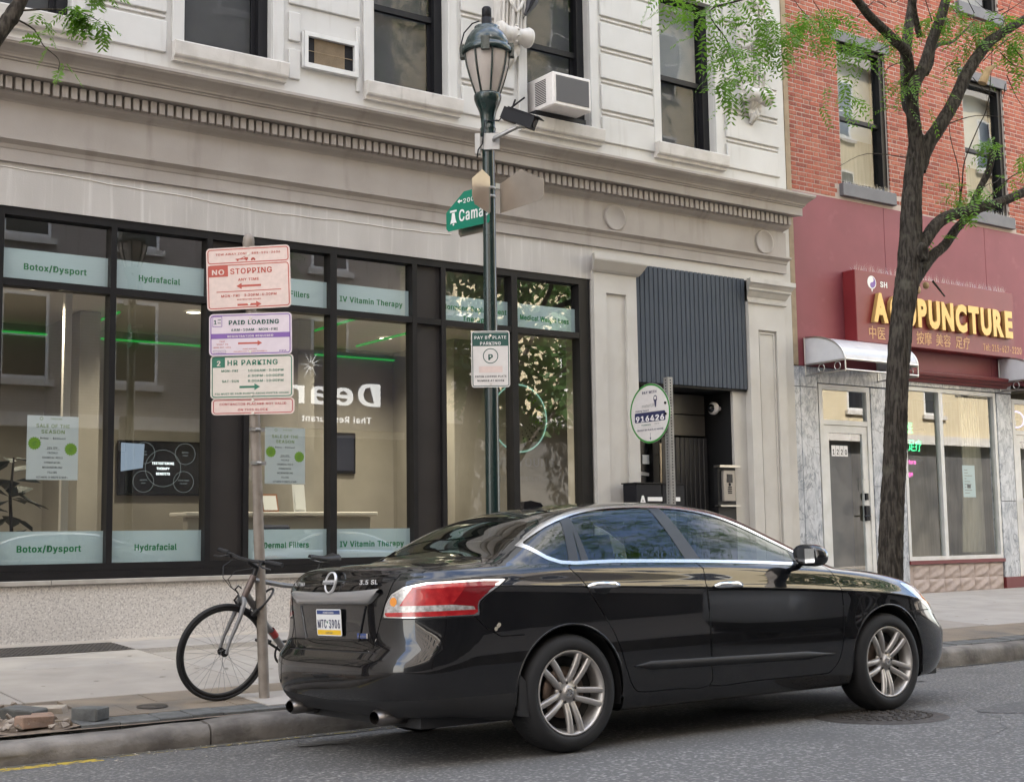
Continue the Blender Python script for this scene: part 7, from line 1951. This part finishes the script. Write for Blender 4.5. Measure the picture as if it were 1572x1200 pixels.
def SB(pts):
    c, s = math.cos(ST_+R_(17)), math.sin(ST_+R_(17)); return [(p[0]*c-p[1]*s, p[0]*s+p[1]*c, p[2]) for p in pts]
hbar = SB([(-.145, -.31, 1.005), (-.125, -.20, 1.005), (-.105, -.08, .992), (-.105, .08, .992), (-.125, .20, 1.005), (-.145, .31, 1.005)])
mb = MB(); mb.tube(hbar, .0125, 10); mb.build('handlebar', 'bike_black', bike)
for s in (-1, 1):
    mb = MB(); mb.tube(SB([(-.126, s*.195, 1.005), (-.147, s*.325, 1.005)]), .0175, 12); mb.build('grip', 'rubber', bike)
    mb = MB(); mb.tube(SB([(-.12, s*.17, 1.0), (-.07, s*.18, .985), (-.055, s*.23, .975), (-.075, s*.29, .97)]), .007, 8); mb.obox(SB([(-.115, s*.165, .995)])[0], (.02, 0, 0), (0, .018, 0), (0, 0, .014)); mb.build('brake_lever', 'bike_black', bike)
    mb = MB(); mb.tube(S([(-.07, s*.17, .965), (.03, s*.10, .93), (.05, s*.04, .86), (-.0, s*.01, .80), (-.06, 0, .76)]), .003, 5); mb.build('cable', 'bike_black', bike)
BB = Vector((-.62, 0, .285)); sttop = Vector((-.785, 0, .76))
mb = MB(); mb.tube([hb+Vector((-.01, 0, .02)), Vector((-.36, 0, .52)), BB], [.024, .025, .023], 14); mb.build('down_tube', 'bike_grey', bike)
mb = MB(); 
d0 = hb+Vector((-.01, 0, .02))
for t0, t1 in ((.60, .70),):
    a, b = d0.lerp(BB, t0), d0.lerp(BB, t1); mb.tube([a, b], .0262, 14, caps=False)
mb.build('decal', 'bike_red', bike)
mb = MB(); mb.tube([ht_+Vector((-.005, 0, -.03)), Vector((-.46, 0, .80)), sttop], [.020, .019, .016], 12); mb.build('top_tube', 'bike_grey', bike)
mb = MB(); mb.tube([BB, sttop+Vector((-.012, 0, .03))], .017, 12); mb.build('seat_tube', 'bike_grey', bike)
for s in (-1, 1):
    mb = MB(); mb.tube([BB+Vector((0, s*.03, 0)), Vector((-.85, s*.055, .30)), Vector((-1.05, s*.062, WR))], .010, 8); mb.build('chain_stay', 'bike_grey', bike)
    mb = MB(); mb.tube([sttop+Vector((0, s*.012, -.02)), Vector((-.93, s*.05, .54)), Vector((-1.05, s*.062, WR))], .008, 8); mb.build('seat_stay', 'bike_grey', bike)
mb = MB(); mb.tube([sttop, Vector((-.845, 0, .955))], .0135, 10); mb.obox((-.85, 0, .962), (.03, 0, 0), (0, .02, 0), (0, 0, .012)); mb.build('seat_post', 'bike_black', bike)
# saddle
mb = MB(); rows_ = []
for q in range(13):
    t = q/12; x = -.72-.27*t; wd = .018+.062*max(0, (t-.25)/.75)**1.3; wd = wd if t < .96 else wd*.8; z = 1.0+.010*math.cos(t*5)+.012*t
    rows_.append([(x, -wd, z-.035*(.5+.5*t)), (x, -wd*.95, z-.010), (x, -wd*.5, z+.004), (x, 0, z+.001), (x, wd*.5, z+.004), (x, wd*.95, z-.010), (x, wd, z-.035*(.5+.5*t))])
mb.smooth = True; mb.add([p for r_ in rows_ for p in r_], [(i*7+k, (i+1)*7+k, (i+1)*7+k+1, i*7+k+1) for i in range(12) for k in range(6)]); mb.add([p for p in rows_[0]], [tuple(range(7))]); mb.add([p for p in rows_[-1]], [tuple(range(7))]); mb.add([p for r_ in rows_ for p in (r_[0], r_[6])], [(i*2, i*2+1, i*2+3, i*2+2) for i in range(12)])
mb.build('saddle', 'bike_black', bike)
mb = MB(); mb.tube([(-.75, -.02, .975), (-.82, -.022, .962), (-.88, -.022, .962), (-.97, -.04, .985)], .0035, 6); mb.tube([(-.75, .02, .975), (-.82, .022, .962), (-.88, .022, .962), (-.97, .04, .985)], .0035, 6); mb.build('saddle_rail', 'spoke_steel', bike)
# cranks and chain wheel
mb = MB(); mb.lathe([(.07, -.05), (.088, -.05), (.090, -.047), (.07, -.047)], tuple(BB), 36, 'y'); mb.build('chainring', 'bike_black', bike)
for s, a in ((-1, .5), (1, .5+math.pi)):
    e = BB+Vector((.17*math.cos(a), s*.07, .17*math.sin(a))); mb = MB(); mb.tube([BB+Vector((0, s*.06, 0)), e], .010, 8); mb.build('crank', 'bike_black', bike)
    mb = MB(); mb.bbox((e.x-.045, min(e.y, e.y+s*.09), e.z-.01), (e.x+.045, max(e.y, e.y+s*.09), e.z+.01), .004); mb.build('pedal', 'bike_black', bike)
# caliper brake
mb = MB(); mb.tube(S([(-.085, -.03, .665), (-.06, -.045, .70), (-.065, 0, .745), (-.06, .045, .70), (-.085, .03, .665)]), .008, 8); mb.build('brake', 'bike_black', bike)
mb = MB(); mb.tube(S([(-.05, .02, .76), (-.02, .03, .79), (-.03, .05, .82), (-.06, .04, .80)]), .006, 8); mb.build('brake_noodle', 'bike_black', bike)
# U lock round pole and frame
c = pole_at(.80)
lk = thing('bicycle_lock', (c.x, c.y, .70), 'black bicycle lock hooked round the sign pole', 'lock')
mb = MB(); pts = []
for q in range(25):
    a = 2*math.pi*q/24; pts.append((c.x+.02+.082*math.cos(a), c.y+.035+.085*math.sin(a), .80+.085*math.cos(a)))
mb.tube(pts, .0085, 8, caps=False); mb.build('shackle', 'bike_black', lk)
mb = MB(); mb.tube([(c.x-.085, c.y-.03, .705), (c.x-.05, c.y-.055, .745)], .018, 12); mb.build('barrel', 'bike_black', lk)
# ------------------------------------------------------------------ trees
def wobble(pts, rads, seed, sub_=5, amp=.35):
    """resample a limb, adding bark-like wander and swellings"""
    r_ = random.Random(seed); P = [Vector(p) for p in pts]; out, ro = [], []
    n = len(P)
    for i in range(n-1):
        p0, p1, p2, p3 = P[max(i-1, 0)], P[i], P[i+1], P[min(i+2, n-1)]
        for k in range(sub_):
            t = k/sub_
            q = .5*((2*p1)+(p2-p0)*t+(2*p0-5*p1+4*p2-p3)*t*t+(3*p1-p0-3*p2+p3)*t**3)
            rr_ = rads[i]+(rads[i+1]-rads[i])*t
            q += Vector((r_.uniform(-1, 1), r_.uniform(-1, 1), r_.uniform(-.5, .5)))*rr_*.10*amp*2*(1 if amp > .3 else .12)
            out.append(q); ro.append(rr_*(1+r_.uniform(-.06, .09)*(1 if amp > .3 else .12)))
    out.append(P[-1]); ro.append(rads[-1]); return out, ro
from mathutils import noise as mnoise
def limb(mb, pts, rads, seed, n=12, sub_=5, bark=0.0):
    o, r = wobble(pts, rads, seed, sub_, .2 if bark else .35); st = len(mb.v); mb.tube(o, r, n)
    if bark:      # furrowed bark: push vertices in and out along ridges that run with the limb
        m = len(o)
        for i in range(m):
            for k in range(n):
                q = st+i*n+k; p = Vector(mb.v[q]); d = p-o[i]; rr_ = d.length
                if rr_ < 1e-6: continue
                a = math.atan2(d.y, d.x)
                f = 1-2*abs(mnoise.noise(Vector((math.cos(a)*4.5, math.sin(a)*4.5, p.z*2.4+seed))))
                g = 1-2*abs(mnoise.noise(Vector((math.cos(a)*9, math.sin(a)*9, p.z*8+seed))))
                mb.v[q] = tuple(o[i]+d*(.94+bark*(f*.7+g*.45-.6)))
def frond(mb, base, d, L, seed, droop=.35, wid=.034, pairs=8):
    """pinnate leaf: rachis with paired leaflets"""
    r_ = random.Random(seed); d = Vector(d).normalized(); side_ = d.cross(Vector((0, 0, 1)))
    side_ = side_.normalized() if side_.length > .05 else Vector((1, 0, 0))
    side_ = (side_+Vector((r_.uniform(-.5, .5), r_.uniform(-.5, .5), r_.uniform(-.5, .5)))).normalized()
    side_ = (side_-d*side_.dot(d)).normalized()
    base = Vector(base); prev = base
    for k in range(1, pairs+1):
        t = k/pairs; p = base+d*L*t+Vector((0, 0, -droop*L*t*t))
        mb.add([prev, prev+Vector((.0012, .0012, 0)), p], [(0, 1, 2)])
        fw = (p-prev).normalized(); l = wid*(1.15-.5*abs(t-.45))*r_.uniform(.85, 1.15)
        for s in (-1, 1):
            q = (side_*s*.92+fw*.45+Vector((0, 0, r_.uniform(-.35, .12)))).normalized(); e = p+q*l; nrm = fw*l*.20
            mb.add([p, p+q*l*.45+nrm, e, p+q*l*.45-nrm], [(0, 1, 2, 3)])
        prev = p
def cluster(mb, c, n, rad, seed, L=(.13, .22), down=.2):
    r_ = random.Random(seed)
    for i in range(n):
        a = r_.uniform(0, 6.283); el = r_.uniform(-1.0, .55)-down
        d = Vector((math.cos(a)*math.cos(el), math.sin(a)*math.cos(el), math.sin(el)))
        b = Vector(c)+Vector((r_.uniform(-1, 1), r_.uniform(-1, 1), r_.uniform(-.6, .6)))*rad
        frond(mb, b, d, r_.uniform(*L), r_.random(), pairs=7, wid=r_.uniform(.048, .068))
TY = 9.05
T = lambda l, dy=0.0: [(x, TY+dy*i/max(1, len(l)-1), z) for i, (x, z) in enumerate(l)]
tree = thing('street_tree', (11.05, TY, walk_z(11, 9)), 'honey locust tree with forked dark trunk before the acupuncture sign', 'tree')
mb = MB()
limb(mb, [(11.05, TY, .08), (11.08, TY, .35)]+T([(11.12, .74), (11.18, 1.34), (11.28, 2.01), (11.36, 2.69), (11.48, 3.39), (11.62, 3.89), (11.68, 4.17), (11.76, 4.83), (11.88, 5.35), (11.93, 5.50)]), [.185, .145, .132, .125, .121, .118, .120, .130, .130, .108, .102, .075], 1, 64, 26, .15)
trk = mb.build('trunk', 'bark', tree)
limbs = [
    (T([(11.86, 5.16), (11.84, 5.42), (11.76, 5.66), (11.73, 5.96), (11.88, 6.23), (12.03, 6.58), (12.22, 6.99), (12.40, 7.6), (12.5, 8.6), (12.45, 9.6)], -.3), [.09, .088, .08, .075, .072, .068, .06, .05, .035, .015]),
    (T([(11.90, 5.16), (11.95, 5.45), (12.00, 5.81), (12.01, 5.95), (12.09, 6.34), (12.19, 6.66), (12.40, 7.2), (12.8, 8.3), (13.2, 9.4)], .5), [.095, .09, .085, .082, .078, .07, .06, .04, .015]),
    (T([(11.88, 5.12), (11.98, 5.40), (12.12, 5.60), (12.32, 5.89), (12.54, 6.28), (12.84, 6.64), (13.10, 6.83), (13.58, 7.11), (14.27, 7.49), (15.1, 8.1)], -.5), [.10, .098, .090, .082, .078, .07, .06, .052, .042, .02]),
    (T([(11.80, 6.05), (11.62, 6.32), (11.19, 6.40), (10.72, 6.47), (10.35, 6.53), (9.75, 6.66), (9.12, 6.80), (8.5, 7.0)], -.9), [.07, .064, .058, .052, .046, .036, .026, .012]),
    (T([(12.10, 6.25), (12.30, 6.42), (12.48, 6.66), (12.75, 6.8), (13.07, 6.92), (13.6, 7.3)], .4), [.04, .035, .03, .026, .02, .008]),
    (T([(12.02, 6.65), (11.86, 6.85), (11.73, 7.01), (11.5, 7.4), (11.2, 8.2)], -.3), [.04, .034, .03, .022, .008]),
    (T([(11.66, 4.02), (11.86, 4.32), (12.10, 4.58), (12.54, 4.73), (13.11, 4.91), (13.82, 5.21), (14.76, 5.64), (15.6, 6.2)], -.4), [.09, .082, .075, .068, .060, .052, .038, .015]),
    (T([(11.66, 3.82), (12.01, 4.16), (12.28, 4.34), (12.56, 4.60), (12.93, 4.82)], .0), [.085, .068, .060, .055, .04]),
    (T([(12.78, 4.82), (12.92, 5.06), (13.05, 5.27), (13.11, 5.53)], -.1), [.045, .042, .042, .044]),
]
for k, (p_, r_) in enumerate(limbs):
    mb = MB(); limb(mb, p_, [q*.9 for q in r_], 20+k, 28, 16, .15); mb.build('limb', 'bark', trk)
tw = MB(); rg = random.Random(31)
for l, r0 in ((T([(12.54, 4.77), (12.59, 5.02), (12.62, 5.32), (12.85, 5.73), (13.00, 6.01), (13.08, 6.54), (13.08, 7.0)], -.2), .010), (T([(12.11, 5.58), (12.38, 5.71), (12.78, 5.85), (13.3, 5.9)], -.2), .009), (T([(11.79, 5.26), (11.57, 5.18), (10.73, 5.06), (10.13, 4.80)], -.4), .007), (T([(12.6, 4.85), (12.45, 5.2), (12.2, 5.5), (12.05, 5.9)], -.3), .008), (T([(13.0, 4.9), (13.4, 5.25), (13.8, 5.4), (14.3, 5.35)], -.4), .008), (T([(12.7, 4.8), (13.2, 5.15), (13.6, 5.3), (14.0, 5.6)], .3), .007), (T([(11.7, 6.3), (11.3, 6.1), (11.2, 5.8)], -.2), .007), (T([(11.68, 4.2), (11.2, 4.25), (10.9, 4.7)], .1), .0)):
    if r0: limb(tw, l, [r0*(1-.7*i/(len(l)-1)) for i in range(len(l))], rg.random(), 6, 4)
for i in range(46):
    s = Vector((rg.uniform(10.0, 13.8), TY+rg.uniform(-.6, .3), rg.uniform(6.2, 7.2))); d = Vector((rg.uniform(-.6, .6), rg.uniform(-.3, .3), rg.uniform(-.3, .6)))
    limb(tw, [s, s+d*.5+Vector((0, 0, rg.uniform(-.1, .1))), s+d], [.006, .004, .002], rg.random(), 5, 3)
hang = [(9.6, 8.6, 6.62), (8.75, 8.5, 6.15), (8.28, 8.48, 5.92), (8.45, 8.45, 5.68), (8.56, 8.44, 5.46), (8.63, 8.44, 5.30)]
limb(tw, hang, [.014, .010, .008, .006, .005, .003], 5, 6, 4)
limb(tw, [(8.75, 8.5, 6.15), (8.1, 8.4, 5.98), (7.6, 8.4, 5.88)], [.008, .006, .002], 6, 6, 4)
tw.build('twigs', 'bark', tree, kind='stuff')
# broken stub, pale torn wood, knot
mb = MB(); mb.tube([(12.54, TY-.40, 6.10), (12.60, TY-.44, 6.26), (12.72, TY-.46, 6.33)], [.05, .035, .006], 8); mb.build('torn_wood', 'cut_wood', trk)
mb = MB(); mb.lathe([(0, -.012), (.03, -.010), (.045, .0), (.05, .03)], (11.655, TY-.105, 3.77), 7, 'y'); mb.build('torn_wood', 'cut_wood', trk)
mb = MB(); mb.lathe([(0, -.012), (.022, -.010), (.035, .0), (.04, .03)], (11.885, TY-.045, 3.85), 7, 'y'); mb.build('torn_wood', 'cut_wood', trk)
mb = MB(); mb.tube([(11.96, TY-.06, 3.90), (12.10, TY-.10, 3.74)], [.014, .010], 6); mb.build('snag', 'bark', trk)
mb = MB(); mb.lathe([(.0, .02), (.025, .015), (.04, -.012), (.06, -.018), (.075, 0), (.08, .03)], (11.70, TY-.165, 4.17), 16, 'y'); mb.xf(Matrix.Translation((0, 0, 4.17)) @ Matrix.Diagonal((1, 1, 1.35, 1)) @ Matrix.Translation((0, 0, -4.17))); mb.build('knot', 'bark', trk)
lf = MB(); rg = random.Random(77)
S_ = [(8.16, 8.42, 6.18, 6), (8.4, 8.42, 6.2, 5), (8.62, 8.45, 6.18, 9), (8.85, 8.48, 6.16, 10), (9.0, 8.46, 6.0, 10), (9.1, 8.45, 5.85, 9), (8.8, 8.5, 5.95, 5), (9.2, 8.44, 5.72, 11), (9.05, 8.44, 5.62, 7), (9.26, 8.44, 5.55, 7), (9.45, 8.55, 6.28, 9), (9.7, 8.7, 6.2, 10), (9.9, 8.75, 6.30, 10), (9.8, 8.75, 6.05, 7), (10.15, 8.8, 6.42, 12), (10.4, 8.85, 6.48, 11), (10.75, 8.9, 6.55, 7), (9.4, 8.6, 6.5, 12), (9.0, 8.5, 6.6, 12), (8.6, 8.5, 6.55, 9),
      (10.68, 8.75, 5.95, 3), (10.85, 8.75, 5.82, 4), (10.66, 8.72, 5.70, 3), (11.1, 8.8, 6.2, 5), (11.74, 8.95, 6.02, 5), (11.86, 8.95, 6.2, 5), (11.9, 8.9, 5.9, 3), (12.25, 8.8, 6.1, 3), (12.36, 8.9, 6.95, 10), (12.85, 8.9, 7.0, 10), (13.3, 8.8, 7.05, 9), (13.7, 8.8, 6.9, 7), (14.0, 8.8, 6.75, 6), (13.05, 8.95, 5.62, 7), (13.2, 8.95, 5.62, 6), (12.44, 8.98, 4.96, 6), (12.92, 8.95, 5.02, 7), (12.66, 8.95, 4.88, 7), (12.5, 8.9, 4.82, 5), (12.13, 9.0, 4.36, 2), (12.6, 9.0, 6.6, 5), (13.1, 9.2, 6.6, 4), (13.5, 8.8, 7.15, 10), (13.9, 8.75, 7.05, 9), (12.6, 8.85, 7.1, 9), (12.2, 8.9, 6.75, 6), (11.6, 8.9, 6.6, 7), (11.3, 8.85, 6.5, 6), (13.0, 8.85, 6.75, 6), (10.9, 8.8, 6.35, 7), (10.5, 8.8, 6.25, 6), (14.2, 8.8, 7.1, 8), (13.75, 8.8, 5.5, 4), (13.45, 8.85, 5.2, 3)]
S_ = [(x*y/TY, y, 1.217+(z-1.217)*y/TY, n) for x, y, z, n in S_]      # each spray hangs on its own side of the limb
for k, (x, y, z, n) in enumerate(S_): cluster(lf, (x, y, z), int(n*(1.15 if x < 9.3 else 1.6)), .14, k, (.17, .28))
for k in range(760):      # the crown above the frame, spreading over the street
    d_ = Vector((rg.gauss(0, 1), rg.gauss(0, 1), rg.gauss(0, 1))).normalized()*rg.uniform(.25, 1)**.5
    x, y, z = 13.4+4.4*d_.x, 6.3+4.3*d_.y, 10.0+2.6*d_.z
    if z < 1.217+.405*(x*.58+y*.815)+.5 or y > 12 or math.sin(x*1.7)*math.sin(y*1.9)*math.sin(z*1.6) > .3: continue
    cluster(lf, (x, y, z), 7, .34, 500+k, (.24, .40))
lf.build('crown', 'leaf', tree)
# tree standing just outside the left edge, one branch reaching into view
t2 = thing('street_tree', (1.55, 9.1, walk_z(1.5, 9.1)), 'tree outside the picture whose one branch enters at the top beside the first upper window', 'tree')
mb = MB(); limb(mb, [(1.55, 9.1, .05), (1.55, 9.1, .8), (1.6, 9.1, 2.0), (1.68, 9.1, 3.2), (1.75, 9.1, 4.2), (1.7, 9.15, 5.5), (1.5, 9.2, 7.2), (1.4, 9.2, 9)], [.22, .17, .15, .14, .12, .10, .06, .02], 3, 16, 5); trk2 = mb.build('trunk', 'bark', t2)
mb = MB(); limb(mb, [(1.72, 9.1, 3.7), (1.95, 9.1, 4.05), (2.13, 9.1, 4.35), (2.28, 9.1, 4.65), (2.37, 9.1, 4.80), (2.45, 9.1, 5.0), (2.6, 9.1, 5.5), (2.7, 9.0, 6.4)], [.085, .07, .062, .055, .05, .045, .035, .01], 4, 12, 5); mb.build('limb', 'bark', trk2)
mb = MB()
for l in ([(2.40, 9.08, 4.82), (2.58, 9.05, 4.86), (2.78, 9.02, 4.88), (2.93, 9.0, 4.83)], [(2.38, 9.08, 4.76), (2.5, 9.06, 4.70), (2.56, 9.05, 4.60), (2.66, 9.04, 4.52), (2.66, 9.04, 4.44)], [(2.45, 9.08, 4.95), (2.7, 9.04, 5.05), (3.0, 9.0, 5.1)]): limb(mb, l, [.008, .006, .004, .0025, .002][:len(l)], 9, 5, 4)
mb.build('twigs', 'bark', t2, kind='stuff')
lf = MB()
for k, (x, z, n) in enumerate(((2.74, 4.88, 7), (2.84, 4.85, 7), (2.92, 4.82, 4), (2.52, 4.78, 2), (2.55, 4.62, 2), (2.66, 4.47, 2), (2.95, 5.1, 8), (2.7, 5.2, 8), (2.45, 5.4, 8), (3.0, 5.4, 6))): cluster(lf, (x, 9.02, z), int(n*1.8), .05, 900+k, (.10, .17))
for k in range(120):
    a, rr_ = rg.uniform(0, 6.28), rg.uniform(.2, 1)**.6; cluster(lf, (.9+2.4*rr_*math.cos(a), 9.1+2.0*rr_*math.sin(a), rg.uniform(6.8, 9.6)), 7, .3, 1200+k, (.2, .34))
lf.build('crown', 'leaf', t2)
# trees across the street, mirrored in the glass and the car
def far_tree(x, y, h, lb, seed):
    t_ = thing('street_tree', (x, y, .1), lb, 'tree'); r_ = random.Random(seed)
    mb = MB(); limb(mb, [(x, y, .05), (x+.05, y, 1.5), (x-.05, y, 3.2), (x+.1, y, 5), (x, y, h)], [.2, .15, .13, .1, .03], seed, 12, 4); tk = mb.build('trunk', 'bark', t_)
    for k in range(6):
        a = k*1.05+r_.random(); mb = MB(); limb(mb, [(x, y, 3+.4*k), (x+.9*math.cos(a), y+.7*math.sin(a), 4.2+.45*k), (x+2*math.cos(a), y+1.6*math.sin(a), 5+.45*k)], [.07, .05, .015], seed+k, 8, 4); mb.build('limb', 'bark', tk)
    lf = MB()
    for k in range(2600):
        a, rr_ = r_.uniform(0, 6.28), r_.uniform(.15, 1)**.6; ph = r_.uniform(-1, 1); c = Vector((x+2.1*rr_*math.cos(a)*math.sqrt(1-ph*ph*.7), y+2.0*rr_*math.sin(a)*math.sqrt(1-ph*ph*.7), h-1.3+2.4*ph))
        if math.sin(c.x*2.1)*math.sin(c.y*2.3)*math.sin(c.z*2.0) > .35: continue
        s = r_.uniform(.10, .22); u1 = Vector((r_.uniform(-1, 1), r_.uniform(-1, 1), r_.uniform(-1, 1))).normalized()*s; u2 = u1.orthogonal().normalized()*s*.4
        lf.add([c-u1, c+u2, c+u1, c-u2], [(0, 1, 2, 3)])
    lf.build('crown', 'leaf_far', t_)
far_tree(19.6, -1.3, 7.4, 'leafy tree across the street before the yellow building', 41)
far_tree(24.5, -0.9, 9.0, 'leafy tree across the street farther along the yellow building', 43)
far_tree(2.6, -2.4, 8.0, 'leafy tree on the far pavement behind the viewer', 47)
# ------------------------------------------------------------------ pigeon by the upper window, cut by the picture top
pg = thing('pigeon', (9.50, 12.90, 7.66), 'dark grey pigeon perched high beside the scrolled bracket', 'pigeon')
bm = bmesh.new(); P = [Vector((9.42, 12.86, 7.60)), Vector((9.47, 12.86, 7.69)), Vector((9.52, 12.86, 7.78)), Vector((9.57, 12.86, 7.88)), Vector((9.59, 12.85, 7.96)), Vector((9.57, 12.84, 8.02)), Vector((9.53, 12.83, 8.03))]
mb = MB(); o_, r_ = [], []
for i in range(len(P)-1):
    for k in range(4):
        t = k/4; o_.append(P[i].lerp(P[i+1], t)); r_.append(([.018, .045, .072, .068, .042, .034, .012][i]*(1-t)+[.018, .045, .072, .068, .042, .034, .012][i+1]*t))
o_.append(P[-1]); r_.append(.010); mb.tube(o_, r_, 14); mb.build('body', 'pigeon', pg); bm.free()
mb = MB(); mb.add([(9.44, 12.83, 7.66), (9.47, 12.90, 7.66), (9.42, 12.89, 7.545), (9.385, 12.84, 7.55)], [(0, 1, 2, 3)]); mb.add([(9.44, 12.84, 7.665), (9.47, 12.91, 7.665), (9.42, 12.90, 7.55), (9.385, 12.85, 7.555)], [(0, 1, 2, 3)]); mb.build('tail', 'pigeon', pg)
for s in (-1, 1):
    mb = MB(); mb.tube([(9.55, 12.86+s*.055, 7.90), (9.50, 12.86+s*.068, 7.78), (9.43, 12.86+s*.04, 7.63)], [.02, .030, .006], 8); mb.build('wing', 'cam_black', pg)
mb = MB(); mb.tube([(9.515, 12.83, 8.03), (9.49, 12.82, 8.02)], [.008, .002], 6); mb.build('beak', 'ink_grey', pg)
for s in (-1, 1):
    mb = MB(); mb.tube([(9.50, 12.88+s*.02, 7.72), (9.52, 12.93+s*.02, 7.70), (9.52, 13.0+s*.02, 7.70)], .005, 5); mb.build('leg', 'ink_crimson', pg)
